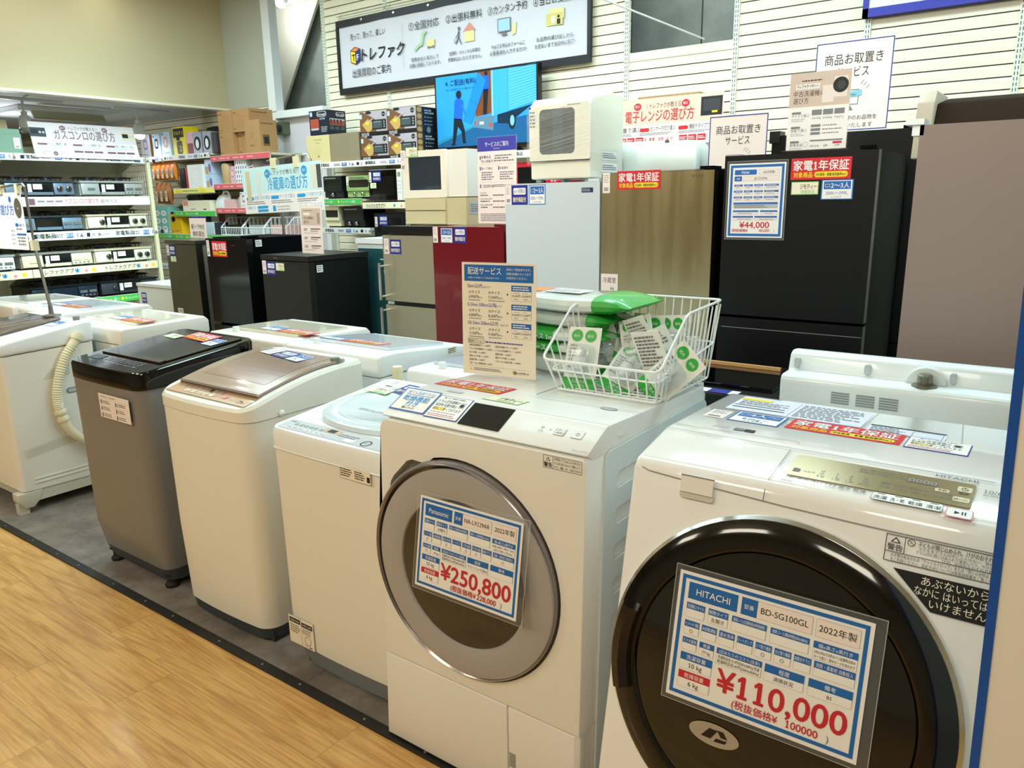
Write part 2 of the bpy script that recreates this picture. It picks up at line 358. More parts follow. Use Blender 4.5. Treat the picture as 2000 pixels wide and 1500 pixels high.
def conc(nt, b):
    n = N(nt, 'ShaderNodeTexNoise', Scale=3.5, Detail=9.0, Roughness=0.65); nt.links.new(coords(nt), n.inputs['Vector'])
    nt.links.new(ramp(nt, n.outputs['Fac'], [(0.3, '#96A29E'), (0.55, '#B2BCB6'), (0.75, '#C4CCC4')]), b.inputs['Base Color'])
CONC = node_mat('bare_concrete', conc, 0.8)
def plas(nt, b):
    n = N(nt, 'ShaderNodeTexNoise', Scale=180.0, Detail=2.0); nt.links.new(coords(nt), n.inputs['Vector'])
    b.inputs['Base Color'].default_value = lin('#C4B792')
    bp = N(nt, 'ShaderNodeBump', Strength=0.2, Distance=0.002); nt.links.new(n.outputs['Fac'], bp.inputs['Height']); nt.links.new(bp.outputs[0], b.inputs['Normal'])
PLASTER = node_mat('wallpaper_beige', plas, 0.8)
CEIL = mk('ceiling_white', '#E4E3DC', 0.8, grain=0.1)

m = MB(); m.box(-12, 4, -4, 1.288, -0.1, 0.0, WOOD); struct('floor', m)
m = MB(); m.box(-12, 4, 1.322, 6, -0.1, 0.0, TILE); struct('floor_display', m)
m = MB(); m.box(-12, 4, 1.288, 1.322, -0.05, 0.006, mk('edge_strip_black', '#1B1A1B', 0.5), bev=0.002)
for k in range(48):
    x = -9 + k * 0.24 + (0.05 if k % 3 else 0); m.lathe((x, 1.305, 0.006), [(0.0045, 0), (0.004, 0.0012), (0.001, 0.0013)], MGREY, n=8)
struct('trim_1', m)
m = MB(); m.box(-12, 4, -4, 6, 3.46, 3.56, CEIL); struct('ceiling', m)
m = MB(); m.box(-12, 4, -4.1, -4, 0, 3.56, mk('far_wall_cream', '#CFC4AC', 0.8)); struct('wall_front', m)
m = MB(); m.box(4, 4.1, -4, 6, 0, 3.56, mk('far_wall_cream', '#CFC4AC')); struct('wall_right', m)
m = MB(); m.box(-12.1, -12, -4, 6, 0, 3.56, mk('far_wall_cream', '#CFC4AC')); struct('wall_left', m)

def slats(m, x0, x1, z0, z1, y=5.0, pitch=0.0637, ph=2.381):
    k0 = int(math.floor((z0 - ph) / pitch)); z = ph + k0 * pitch
    m.box(x0, x1, y + 0.012, y + 0.03, z0, z1, SLOTD)
    while z < z1:
        a, b = max(z + 0.004, z0), min(z + pitch - 0.002, z1)
        if b - a > 0.006:
            h = b - a; m.loft([[(x, y + 0.008, a), (x, y, a), (x, y, a + h * 0.8), (x, y + 0.008, b), (x, y + 0.02, b), (x, y + 0.02, a)] for x in (x0, x1)], SLAT)
        z += pitch
m = MB(); WX0, WX1, WZ = -2.61, -1.88, 2.43
slats(m, -5.67, WX0, 0, 3.46); slats(m, WX0, WX1, 0, WZ - 0.05); slats(m, WX1, 4.0, 0, 3.46)
m.box(WX0, WX1, 4.995, 5.03, WZ - 0.055, WZ, SLAT, bev=0.003)
struct('wall_back', m)
m = MB(); slats(m, -12.0, -6.37, 0, 2.40); struct('wall_alcove', m)
RX = (-5.668, -4.893, -4.156, -3.39, -2.63, -1.868, -1.1, -0.354, 0.4)
for i, x in enumerate(RX):
    m = MB(); m.box(x - 0.017, x + 0.017, 4.988, 5.012, 0, 3.46, mk('rail_ivory', '#E6E9DC', 0.4), bev=0.002)
    z = 1.85
    while z < 3.45:
        for dx in (-0.007, 0.007): m.quad([(x + dx - 0.0022, 4.9875, z), (x + dx + 0.0022, 4.9875, z), (x + dx + 0.0022, 4.9875, z + 0.017), (x + dx - 0.0022, 4.9875, z + 0.017)], SLOTD)
        z += 0.027
    struct('trim_%d' % (i + 2), m)
m = MB(); m.box(-8.0, 4, 5.76, 5.86, 0, 3.46, CONC)
m.box(-2.42, -2.412, 5.752, 5.76, 0, 3.46, SLOTD)
for z in (2.55, 2.95): m.lathe((-2.2, 5.76, z), [(0.001, -0.008), (0.012, -0.008), (0.016, 0)], SLOTD, n=10, axis=1)
struct('wall_concrete', m)
m = MB()
m.loft([[(-7.2, y, 2.30), (-7.7, y, 2.30), (-7.7, y, 3.46), (-6.42, y, 3.46), (-6.545, y, 3.285), (-7.081, y, 2.508)] for y in (5.62, 5.65)], mk('stair_soffit', '#EAE7D8', 0.8)); struct('wall_stair', m)
m = MB(); m.box(-12, -6.40, 5.0, 5.06, 2.40, 3.46, mk('alcove_plaster', '#B9BBAC', 0.8)); struct('wall_alcove_upper', m)
m = MB(); m.box(-7.27, -7.17, -4, 5.0, 2.42, 3.46, PLASTER); struct('wall_bulkhead', m)
m = MB(); m.box(-7.28, -7.16, -4, 5.0, 2.405, 2.425, mk('edge_cream', '#E9E2CC', 0.5), bev=0.003); struct('trim_11', m)
m = MB(); m.box(-12, -7.27, -4, 5.0, 2.46, 2.52, mk('low_ceiling', '#EDF1F3', 0.7)); struct('ceiling_low', m)
m = MB(); m.box(-6.445, -6.335, 4.93, 5.02, 2.33, 3.46, PLAST, bev=0.006); struct('trim_12', m)
m = MB(); m.box(-6.42, -5.68, 4.93, 5.05, 2.27, 2.335, PLAST, bev=0.004); struct('trim_13', m)
m = MB(); m.box(-6.42, -6.36, 4.93, 5.05, 0, 2.27, PLAST, bev=0.004); m.box(-5.74, -5.68, 4.93, 5.05, 0, 2.27, PLAST, bev=0.004)
struct('trim_14', m)
m = MB(); m.box(-6.36, -5.74, 5.0, 5.04, 0, 2.27, mk('door_lilac', '#D9D6DA', 0.45), bev=0.003); d1 = struct('door_1', m)
m = MB(); m.box(-6.345, -6.24, 4.92, 5.0, 2.12, 2.235, mk('closer_green', '#56604A', 0.5), bev=0.01); m.cyl((-6.29, 4.90, 2.18), (-6.29, 4.93, 2.18), 0.03, DGREY); part('door_closer', m, d1)
# lamps of the room
def ceiling_lamp(x, y, label):
    t = thing('ceiling_light', label, 'light', (x, y, 3.46))
    m = MB(); m.box(x - 0.32, x + 0.32, y - 0.07, y + 0.07, 3.42, 3.459, mk('lamp_white', '#F2F2EE', 0.4), bev=0.006); part('housing', m, t)
    for q in (-0.034, 0, 0.034):
        m = MB(); m.cyl((x - 0.285, y + q, 3.405), (x + 0.285, y + q, 3.405), 0.010, mk('tube_glow', '#FFF6E8', 0.5, emit=34.0), n=10); part('lamp_tube', m, t)
for k in range(4):
    ceiling_lamp(-1.08 - 1.85 * k, 2.86, ('rightmost', 'second from the right', 'third from the right', 'leftmost')[k] + ' of four three-tube lamps on the high ceiling')
t = thing('ceiling_downlight', 'bright round downlight in the ceiling by the left white post', 'light', (-6.69, 5.37, 3.46))
m = MB(); m.lathe((-6.69, 5.37, 3.46), [(0.07, -0.001), (0.07, -0.02), (0.055, -0.05), (0.05, -0.05)], PLAST, n=24); part('housing', m, t)
m = MB(); m.lathe((-6.69, 5.37, 3.405), [(0.045, 0.003), (0.045, -0.012), (0.03, -0.03), (0.001, -0.034)], mk('bulb_glow', '#F6FBFF', 0.4, emit=18), n=20); part('bulb', m, t)
# ------------------------------------------------------------------ stickers and cards shared by many things
def st_warranty(mb, O, u, v, w=0.215, h=0.075, l=1):
    d = D(mb, O, u, v); d.rect(0, 0, w, h, RED, l)
    d.text(0.04 * w, 0.46 * h, 0.40 * h, '家電1年保証', PAPER, l + 1, bold=0.035, w=0.92 * w, sx=1.25)
    d.text(0.05 * w, 0.12 * h, 0.22 * h, '対象商品', YEL, l + 1, bold=0.03, w=0.32 * w)
    d.rr(0.40 * w, 0.10 * h, 0.95 * w, 0.36 * h, 0.12 * h, YEL, l + 1); d.text(0.675 * w, 0.165 * h, 0.12 * h, '中古家具・家電 販売業界No.1', INK, l + 2, 'C', w=0.5 * w, bold=0.02)
def st_sixmonth(mb, O, u, v, w=0.09, h=0.085, l=1):
    d = D(mb, O, u, v); d.rect(0, 0, w, h, NAVY, l); d.rr(0.12 * w, 0.52 * h, 0.88 * w, 0.86 * h, 0.06 * h, PAPER, l + 1)
    d.text(w / 2, 0.60 * h, 0.2 * h, '6ヶ月間の', NAVY, l + 2, 'C', w=0.66 * w, bold=0.01); d.text(w / 2, 0.16 * h, 0.22 * h, '動作保証付', PAPERC, l + 2, 'C', w=0.8 * w, bold=0.03)
def st_size(mb, O, u, v, w=0.09, h=0.085, big='2〜3人', small='200L〜399L', l=1):
    d = D(mb, O, u, v); d.rect(0, 0, w, h, BLUE, l); d.rect(0.04 * w, 0.04 * h, 0.96 * w, 0.96 * h, PAPER, l + 1); d.rect(0.08 * w, 0.52 * h, 0.92 * w, 0.92 * h, BLUE, l + 2)
    d.text(0.88 * w, 0.6 * h, 0.24 * h, big, PAPER, l + 3, 'R', w=0.58 * w, bold=0.03); d.box(0.13 * w, 0.63 * h, 0.27 * w, 0.78 * h, 0.01 * w, PAPER, l + 3)
    d.text(w / 2, 0.25 * h, 0.17 * h, small, BLUE, l + 2, 'C', w=0.8 * w); d.text(w / 2, 0.09 * h, 0.08 * h, 'トレファク', INK, l + 2, 'C', bold=0.03)
def st_board(mb, O, u, v, w=0.105, h=0.045, l=1):
    d = D(mb, O, u, v); d.rect(0, 0, w, h, LGREEN, l); d.rect(0.03 * w, 0.06 * h, 0.97 * w, 0.94 * h, PAPERC, l + 1)
    d.text(0.33 * w, 0.46 * h, 0.34 * h, 'ジモティー', INK, l + 2, bold=0.02, w=0.6 * w); d.text(0.36 * w, 0.12 * h, 0.22 * h, '掲載商品', LGREEN, l + 2, w=0.5 * w)
def st_tag(mb, O, u, v, w=0.035, h=0.08, l=1):
    d = D(mb, O, u, v); d.rect(0, 0, w, h, PAPERP, l); d.greek(0.15 * w, 0.5 * h, 0.85 * w, 0.92 * h, 4, INKL, l + 1)
    for k in range(6): d.rect(w * (0.2 + 0.1 * k), 0.1 * h, w * (0.25 + 0.1 * k), 0.28 * h, INK, l + 1)
def sticker(fn, parent, O, u, v, name, label=None, **k):
    mb = MB(); fn(mb, O, u, v, **k); return part(name, mb, parent, label)
def logo(d, x, y, h, l=3, word='トレファク', ws=1.0):
    """yellow, orange and blue letter cube with the shop word"""
    k = h
    d.f([(x, y + 0.15 * k), (x + 0.42 * k, y), (x + 0.42 * k, y + 0.68 * k), (x, y + 0.78 * k)], YEL, l)
    d.f([(x + 0.42 * k, y), (x + 0.8 * k, y + 0.2 * k), (x + 0.8 * k, y + 0.82 * k), (x + 0.42 * k, y + 0.68 * k)], NAVY, l)
    d.f([(x, y + 0.78 * k), (x + 0.42 * k, y + 0.68 * k), (x + 0.8 * k, y + 0.82 * k), (x + 0.38 * k, y + 0.95 * k)], ORANGE, l)
    for a, b, c, e in ((0, .15, .42, 0), (.42, 0, .8, .2), (.8, .2, .8, .82), (.8, .82, .42, .68), (.42, .68, 0, .78), (0, .78, 0, .15), (.42, 0, .42, .68), (0, .78, .38, .95), (.38, .95, .8, .82)):
        d.line(x + a * k, y + b * k, x + c * k, y + e * k, 0.04 * k, INK, l + 1)
    d.text(x + 0.1 * k, y + 0.2 * k, 0.4 * k, 'T', INK, l + 1, bold=0.04); d.text(x + 0.5 * k, y + 0.22 * k, 0.36 * k, 'F', PAPER, l + 1, bold=0.04)
    d.text(x + 0.9 * k, y + 0.15 * k, 0.62 * k, word, INK, l, bold=0.05, shear=0.15, sx=0.95 * ws)

# ------------------------------------------------------------------ price cards
def price_card(label, O, u, v, W, H, rows, price, notax, maker, model, year, kg, red_kg=True):
    t = thing('price_card', label, 'price card', O)
    mb = MB(); d = D(mb, O, u, v, 0.0005); d.slab(0, 0, W, H, 0.0008, PAPER)
    d.box(0.018 * W, 0.03 * H, 0.98 * W, 0.975 * H, 0.02 * W, BLUE, 1)
    a, b = 0.055 * W, 0.945 * W
    def cell(x0, x1, y1, hh, bh, head, val='', hm=BLUE, vs=0.028):
        X0, X1, Y1 = x0 * W, x1 * W, y1 * H
        d.rect(X0, Y1 - hh * H, X1, Y1, INKL, 1); d.rect(X0 + 0.0006, Y1 - hh * H + 0.0006, X1 - 0.0006, Y1 - bh * H, PAPER, 2); d.rect(X0, Y1 - bh * H, X1, Y1, hm, 2)
        if head: d.text((X0 + X1) / 2, Y1 - 0.76 * bh * H, 0.52 * bh * H, head, PAPER, 3, 'C', w=(X1 - X0) * 0.9)
        for i, q in enumerate(val.split('\n')):
            if q: d.text((X0 + X1) / 2, Y1 - bh * H - (hh - bh) * H * (0.72 if '\n' not in val else 0.42 + 0.42 * i), vs * H, q, INK, 3, 'C', w=(X1 - X0) * 0.92)
    d.rect(0.06 * W, 0.795 * H, 0.335 * W, 0.925 * H, BLUE, 1); d.text(0.2 * W, 0.835 * H, 0.055 * H, maker, PAPER, 2, 'C', bold=0.02)
    d.rect(0.355 * W, 0.795 * H, 0.44 * W, 0.925 * H, BLUE, 1); d.text(0.397 * W, 0.845 * H, 0.03 * H, '型番', PAPER, 2, 'C')
    for x0, x1, q in ((0.44, 0.72, model), (0.735, 0.945, year)):
        d.rect(x0 * W, 0.795 * H, x1 * W, 0.925 * H, INKL, 1); d.rect(x0 * W + 0.0006, 0.795 * H + 0.0006, x1 * W - 0.0006, 0.925 * H - 0.0006, PAPERP, 2); d.text((x0 + x1) / 2 * W, 0.84 * H, 0.05 * H, q, INK, 3, 'C', w=(x1 - x0) * W * 0.86)
    y = 0.765; cell(0.06, 0.165, y, 0.115, 0.05, '洗濯機スタイル'); cell(0.185, 0.295, y, 0.115, 0.05, '開閉タイプ', '左開き'); cell(0.315, 0.50, y, 0.115, 0.045, '騒音レベル(洗濯時/脱水時/乾燥時)'); cell(0.52, 0.715, y, 0.115, 0.045, '標準コース運転時間(50Hz/60Hz)'); cell(0.735, 0.945, y, 0.13, 0.05, '幅x高さx奥行き', rows[0], vs=0.02)
    y = 0.625
    for i, q in enumerate(('インバーター搭載', 'AI自動運転', '温水洗浄', 'ヒートポンプ', 'シワ取り機能', 'カビ取り機能', '自動おそうじ', '洗剤・柔軟剤 自動投入')):
        x0 = 0.06 + i * 0.0985; cell(x0, x0 + (0.085 if i < 7 else 0.195), y, 0.11, 0.05, q, rows[1][i])
    y = 0.49; cell(0.06, 0.143, y, 0.1, 0.045, 'スマホ連携', rows[2]); cell(0.158, 0.241, y, 0.1, 0.045, '質量', rows[3], vs=0.024); cell(0.256, 0.50, y, 0.125, 0.045, '1回あたりのコスト(目安)', rows[4], vs=0.024); cell(0.515, 0.715, y, 0.125, 0.06, '程度', rows[5]); cell(0.735, 0.945, y, 0.125, 0.06, '備考', rows[6])
    cell(0.06, 0.241, 0.37, 0.13, 0.06, '洗濯容量', kg[0], vs=0.04); cell(0.06, 0.241, 0.225, 0.13, 0.06, '乾燥容量', kg[1], REDK, vs=0.04)
    d.text(0.935 * W, 0.165 * H, 0.185 * H, price, REDK, 2, 'R', bold=0.04, w=0.675 * W, sx=1.05); d.text(0.37 * W, 0.08 * H, 0.055 * H, '(税抜価格¥', REDK, 2, bold=0.02); d.text(0.81 * W, 0.08 * H, 0.060 * H, notax, REDK, 2, 'R', bold=0.025); d.text(0.85 * W, 0.08 * H, 0.055 * H, ')', INKG, 2)
    part('printed_sheet', mb, t)
    mb = MB(); d = D(mb, O, u, v); e = 0.008
    d.slab(-e, -e, W + e * 2.2, H + e * 1.3, 0.0012, CLEAR, -0.001); d.box(-e, -e, W + e * 2.2, H + e * 1.3, 0.0012, mk('sleeve_edge', '#C9CCCB', 0.2, alpha=0.7), 3)
    part('clear_sleeve', mb, t, 'clear plastic sleeve'); return t

# ------------------------------------------------------------------ drum washer with silver door
FR = thing('drum_washer', 'white front-loading drum washer with a wide silver-grey round door and small black screen', 'washing machine', (-1.08, 1.6, 0))
def tap_x(l, r, lb, rb, zt):  # left and right edge at height z, for a body whose sides lean a little
    return lambda z: (l + (lb - l) * (1 - z / zt), r + (rb - r) * (1 - z / zt))
PX = tap_x(-1.366, -0.764, -1.408, -0.785, 0.955)
mb = MB(); prof = [(1.337, 0.02), (1.337, 0.938), (1.306, 0.957), (1.393, 1.001), (1.92, 0.978), (1.945, 0.955), (1.945, 0.02)]
mb.loft([[(PX(z)[i], y, z) for y, z in prof] for i in (0, 1)], ENAMEL, bev=0.004, seg=2); part('cabinet', mb, FR)
mb = MB(frame((-1.36, 1.300, 0.955), X_, Z_))
cx, cz, cr = 0.247, -0.357, 0.288
hole = []
for k in range(72):
    a = 2 * PI * k / 72; hole.append((cx + cr * math.cos(a), cz + cr * math.sin(a)))
i0, i1 = 22, 36   # grip recess at the upper left
hole = hole[:i0] + [(0.145, -0.099), (0.100, -0.097), (0.082, -0.104), (0.034, -0.152), (0.022, -0.17), (0.012, -0.215), (-0.012, -0.255), (-0.028, -0.285)] + hole[35:]
z0 = -0.678; outer = [(PX(0.955 + z0)[0] + 1.36, z0), (PX(0.955 + z0)[1] + 1.363, z0), (0.598, -0.02), (0.590, -0.006), (0.02, -0.006), (0.003, -0.012), (-0.006, -0.03)]
mb.plate(outer, [hole], 0.075, ENAMEL, bev=0.010); part('front_panel', mb, FR)
mb = MB(); mb.box(-1.38, -0.80, 1.332, 1.336, 0.29, 0.93, mk('recess_ivory', '#D5CFC2', 0.5)); part('door_recess', mb, FR)
Dr = MB(frame((-1.36, 1.300, 0.955), X_, Z_)); SILV = mk('door_silver', '#A7A4A5', 0.32, 0.05, coat=0.4)
Dr.lathe((cx, cz, 0), [(0.270, -0.032), (0.281, -0.012), (0.283, 0.002), (0.280, 0.012), (0.274, 0.017), (0.269, 0.012), (0.269, -0.026)], mk('door_rim', '#8B8486', 0.25, 0.6, coat=0.4), n=72)
DR = part('door', Dr, FR, 'round door with silver-grey ring')
mb = MB(frame((-1.36, 1.300, 0.955), X_, Z_)); mb.lathe((cx + 0.012, cz, 0), [(0.267, 0.012), (0.266, 0.0185), (0.25, 0.022), (0.205, 0.024), (0.192, 0.020), (0.187, 0.012), (0.187, -0.024)], SILV, n=72); part('door_ring', mb, DR)
mb = MB(frame((-1.36, 1.300, 0.955), X_, Z_)); mb.lathe((cx + 0.012, cz, 0), [(0.189, 0.016), (0.16, 0.011), (0.10, 0.004), (0.03, 0.0), (0.001, 0.0)], mk('door_glass_brown', '#332E29', 0.08, coat=0.5), n=64)
for r_, n_ in ((0.15, 0.014), (0.125, 0.012)): mb.tube([(cx + 0.012 + r_ * math.cos(PI * k / 20 + PI), cz + r_ * math.sin(PI * k / 20 + PI), n_) for k in range(21)], 0.0018, mk('glass_line', '#8C867C', 0.2), n=6)
part('door_window', mb, DR, 'dark round window')
mb = MB(); z1 = 0.272
mb.loft([[(PX(z)[0], 1.302, z), (-0.984, 1.302, z), (-0.984, 1.337, z), (PX(z)[0], 1.337, z)] for z in (0.012, z1)], ENAMEL, bev=0.003); part('kick_panel', mb, FR)
mb = MB(); mb.loft([[(-0.980, 1.302, z), (PX(z)[1] - 0.012, 1.302, z), (PX(z)[1], 1.312, z), (PX(z)[1], 1.337, z), (-0.980, 1.337, z)] for z in (0.012, z1)], ENAMEL, bev=0.002); fl = part('filter_flap', mb, FR)
mb = MB(); mb.box(-0.977, -0.960, 1.3005, 1.303, 0.105, 0.145, SEAM); part('flap_catch', mb, fl)
mb = MB(); d = D(mb, (-1.36, 1.300, 0.955), X_, Z_); d.box(0.491, -0.039, 0.588, -0.010, 0.0009, INK, 1); d.line(0.516, -0.039, 0.516, -0.010, 0.0008, INK, 1)
d.f([(0.498, -0.0225), (0.509, -0.0225), (0.5035, -0.0135)], INK, 1); d.f([(0.5003, -0.0215), (0.5067, -0.0215), (0.5035, -0.0160)], ENAMEL, 2); d.text(0.5035, -0.035, 0.009, '警告', INK, 2, 'C', bold=0.02, w=0.021)
for i, q in enumerate(('子供をドラムに入らせない', 'ドラム内に閉じ込められて窒息したり、', 'やけど、感電、けが、おぼれるおそれ')): d.text(0.519, -0.0185 - 0.0085 * i, 0.006 if i == 0 else 0.005, q, INK, 2, w=0.066)
part('warning_label', mb, FR)
# sloping control panel
O = (-1.36, 1.300, 0.955); V = (0, 0.093, 0.045); O = (-1.36, 1.3055, 0.9585)
mb = MB(); d = D(mb, O, X_, V); d.slab(0.232, 0.018, 0.353, 0.097, -0.0012, GLOSSK); part('display_screen', mb, FR)
mb = MB(); d = D(mb, O, X_, V)
for x in (0.500, 0.545): d.rr(x - 0.014, 0.043, x + 0.014, 0.067, 0.003, INKL, 1); d.rr(x - 0.0134, 0.0436, x + 0.0134, 0.0664, 0.003, ENAMEL, 2)
d.text(0.500, 0.056, 0.006, 'スタート', INKG, 3, 'C'); d.text(0.500, 0.047, 0.006, '一時停止', INKG, 3, 'C'); d.ring(0.545, 0.055, 0.005, 0.001, INKG, 3); d.line(0.545, 0.0535, 0.545, 0.0575, 0.0012, INKG, 4)
d.ring(0.452, 0.058, 0.004, 0.001, INKG, 2); d.text(0.452, 0.044, 0.005, '予 約', INKG, 2, 'C'); d.circ(0.474, 0.056, 0.002, INKL, 2); d.text(0.575, 0.006, 0.006, 'NA-LX129A', INKL, 2, 'C')
part('button_marks', mb, FR)
def st_dry(mb, O, u, v):
    d = D(mb, O, u, v); w, h = 0.118, 0.086; d.slab(0, 0, w, h, -0.0006, BLUE); d.rect(0.004, 0.004, w - 0.004, h - 0.004, PAPERP, 3)
    d.rr(0.012, 0.061, w - 0.012, 0.077, 0.007, SKYB, 4); d.rr(0.013, 0.062, w - 0.013, 0.076, 0.006, PAPERP, 5); d.text(w / 2, 0.065, 0.009, '誰でも洗濯できる', SKYB, 6, 'C', w=0.085)
    d.text(w / 2, 0.040, 0.017, '乾燥機能', SKYB, 4, 'C', bold=0.03, w=0.09); d.text(w / 2, 0.020, 0.017, '付き', SKYB, 4, 'C', bold=0.03); logo(d, w / 2 - 0.022, 0.008, 0.009, 4, 'トレファク')
def st_drum(mb, O, u, v, w=0.104, h=0.082):
    d = D(mb, O, u, v); d.slab(0, 0, w, h, -0.0006, INDIGO); d.rect(0.002, 0.002, w - 0.002, h - 0.002, PAPER, 3)
    d.text(w / 2, 0.072 / 0.082 * h, 0.005, '購入をご検討のお客様へ', INK, 4, 'C')
    for i, q in enumerate(('ドラム式洗濯機の', '配送時 設置作業は', '有料にて承っております')):
        if i == 2: d.rect(0.008, h * 0.345, 0.045, h * 0.36 + 0.009, YEL, 3.5)
        d.text(0.008, h * (0.7 - 0.17 * i), 0.0095, q, INK, 4, w=0.066 if i < 2 else 0.086, bold=0.01)
    d.rect(0.078, h * 0.55, 0.094, h * 0.8, LGREY, 4); d.circ(0.086, h * 0.66, 0.006, INK, 5); d.greek(0.008, h * 0.22, 0.096, h * 0.31, 1, INKL, 4); d.greek(0.006, h * 0.06, 0.098, h * 0.2, 2, REDK, 4, fill=0.35)
sticker(st_dry, FR, (O[0] + 0.000, O[1] + 0.022, O[2] + 0.0107), X_, V, 'drying_sticker', 'square card reading 乾燥機能付き in a blue border')
sticker(st_drum, FR, (O[0] + 0.121, O[1] + 0.0185, O[2] + 0.009), (1, 0.01, 0.005), V, 'delivery_sticker', 'square notice with purple border')
T = (-1.36, 1.393, 1.0015); TV = (0, 0.527, -0.023)
def onp(o, v, a, b): v = Vector(v).normalized(); return (o[0] + a, o[1] + v.y * b, o[2] + v.z * b)
sticker(st_warranty, FR, onp(T, TV, -0.0, 0.108), X_, TV, 'warranty_sticker', 'red one-year warranty sticker', w=0.222, h=0.082)
sticker(st_board, FR, onp(T, TV, 0.215, 0.043), (1, -0.04, 0), TV, 'listing_sticker', 'green-edged listing sticker', w=0.115, h=0.05)
mb = MB(); d = D(mb, T, X_, TV); d.rect(0.09, 0.056, 0.138, 0.072, LGREY, 1); d.circ(0.522, 0.141, 0.022, LGREY, 1, ry=0.012); d.ring(0.522, 0.141, 0.022, 0.002, MGREY, 2, ry=0.012)
d.line(0.0, 0.008, 0.596, 0.008, 0.001, SEAM, 1); d.line(0.296, 0.17, 0.284, 0.40, 0.002, MGREY, 1); d.line(0.296, 0.17, 0.60, 0.155, 0.001, SEAM, 1)
part('lid_seam', mb, FR)
mb = MB(frame((-0.764, 1.30, 0.0), Y_, Z_))   # ribbed side
def slot(x0, x1, y0, y1, r):
    pts = []
    for qx, qy, a in ((x1 - r, y0 + r, -90), (x1 - r, y1 - r, 0), (x0 + r, y1 - r, 90), (x0 + r, y0 + r, 180)):
        for k in range(5): t = math.radians(a + 22.5 * k); pts.append((qx + r * math.cos(t), qy + r * math.sin(t)))
    return pts
mb.plate(slot(0.075, 0.640, 0.03, 0.945, 0.03), [slot(0.125, 0.615, 0.845 - 0.088 * k, 0.887 - 0.088 * k, 0.02) for k in range(9)], 0.006, PANELW)
mb.xf = frame((-0.764, 1.30, 0.0), Y_, Z_) @ Matrix.Rotation(0, 4, 'X')
o = part('side_panel', mb, FR, 'ribbed pale side panel'); 
for vt in o.data.vertices:
    z = vt.co.z; vt.co.x += (PX(z)[1] - PX(0.955)[1]) + 0.007
mb = MB(); mb.box(-0.765, -0.7605, 1.44, 1.462, 0.966, 0.969, PAPER); mb.box(-0.79, -0.77, 1.915, 1.943, 0.955, 0.985, PLAST, bev=0.004); part('side_clip', mb, FR)
feet(FR, [(x, y) for x in (-1.36, -0.83) for y in (1.39, 1.88)])
price_card('price card showing ¥250,800 hung on the silver round washer door', (-1.211, 1.238, 0.562), (1, 0.0, -0.003), (0.004, 0.036, 0.222), 0.306, 0.226,
    ('幅x高さx奥行き・排水ホース含む\n639 x 1060 x 722 mm', ('○', '', '○', '', '○', '○', '', '○'), '○', '78 kg', '洗濯時目安:2.3円(50Hz/60Hz)/洗濯\n乾燥時目安:25.0円(50Hz/60Hz)', 'クリーニング済み', ''),
    '¥250,800', '228,000', 'Panasonic', 'NA-LX129AR', '2022年製', ('12 kg', '6 kg'))

# ------------------------------------------------------------------ glossy drum washer with black door (nearest)
HI = thing('drum_washer', 'glossy white drum washer nearest the front with a huge black round door', 'washing machine', (-0.33, 1.5, 0))
FO = (-0.655, 1.283, 0.975); FV = (0, 0.115, 0.535)
mb = MB(); prof = [(1.085, 0.03), (1.285, 0.965), (1.299, 0.9845), (1.4275, 1.0115), (1.452, 1.012), (1.80, 1.003), (1.835, 0.985), (1.84, 0.03)]
mb.loft([[(x, y, z) for y, z in prof] for x in (-0.648, -0.015)], GLOSSW, bev=0.012, seg=3); part('cabinet', mb, HI)
fr = frame(FO, X_, FV); n_f = (fr @ Vector((0, 0, 1)) - Vector(FO))
mb = MB(fr); cu, cv, R = 0.315, -0.345, 0.298
mb.lathe((cu, cv, 0), [(R + 0.004, -0.002), (R + 0.004, 0.008), (R - 0.002, 0.014)], CHROME, n=96)
HD = part('door', mb, HI, 'huge black round door with a chrome edge')
mb = MB(fr); mb.lathe((cu, cv, 0), [(R - 0.002, 0.004), (R - 0.003, 0.016), (R - 0.02, 0.026), (R - 0.05, 0.032), (R - 0.056, 0.030), (R - 0.060, 0.024)], mk('door_black_brown', '#0B0807', 0.1, coat=0.3), n=96); part('door_ring', mb, HD)
mb = MB(fr); mb.lathe((cu, cv, 0), [(R - 0.058, 0.020), (R - 0.06, 0.027), (0.18, 0.034), (0.09, 0.036), (0.001, 0.036)], GLASSD, n=96); part('door_window', mb, HD, 'black glass window')
mb = MB(fr)
for a0, a1 in ((163, 197),):
    pts = [(cu + (R - 0.03) * math.cos(math.radians(a)), cv + (R - 0.03) * math.sin(math.radians(a)), 0.028) for a in range(a0, a1 + 1, 2)]
    mb.tube(pts, 0.022, mk('grip_black', '#1B1310', 0.2, coat=0.4), n=8)
part('door_grip', mb, HD)
mb = MB(); d = D(mb, tuple(Vector(FO) + n_f * 0.0372), X_, FV); d.circ(0.245, -0.447, 0.046, mk('badge_silver', '#B9B3AC', 0.3, 0.5), 1, n=32, ry=0.020); d.f([(0.222, -0.455), (0.240, -0.455), (0.252, -0.437), (0.236, -0.437)], mk('badge_dark', '#241A18', 0.4), 2); d.f([(0.246, -0.458), (0.266, -0.456), (0.270, -0.450), (0.250, -0.451)], mk('badge_dark', '#241A18'), 2); d.f([(0.258, -0.447), (0.27, -0.447), (0.262, -0.436), (0.250, -0.436)], mk('badge_dark', '#241A18'), 2)
part('door_badge', mb, HD, 'oval silver badge')
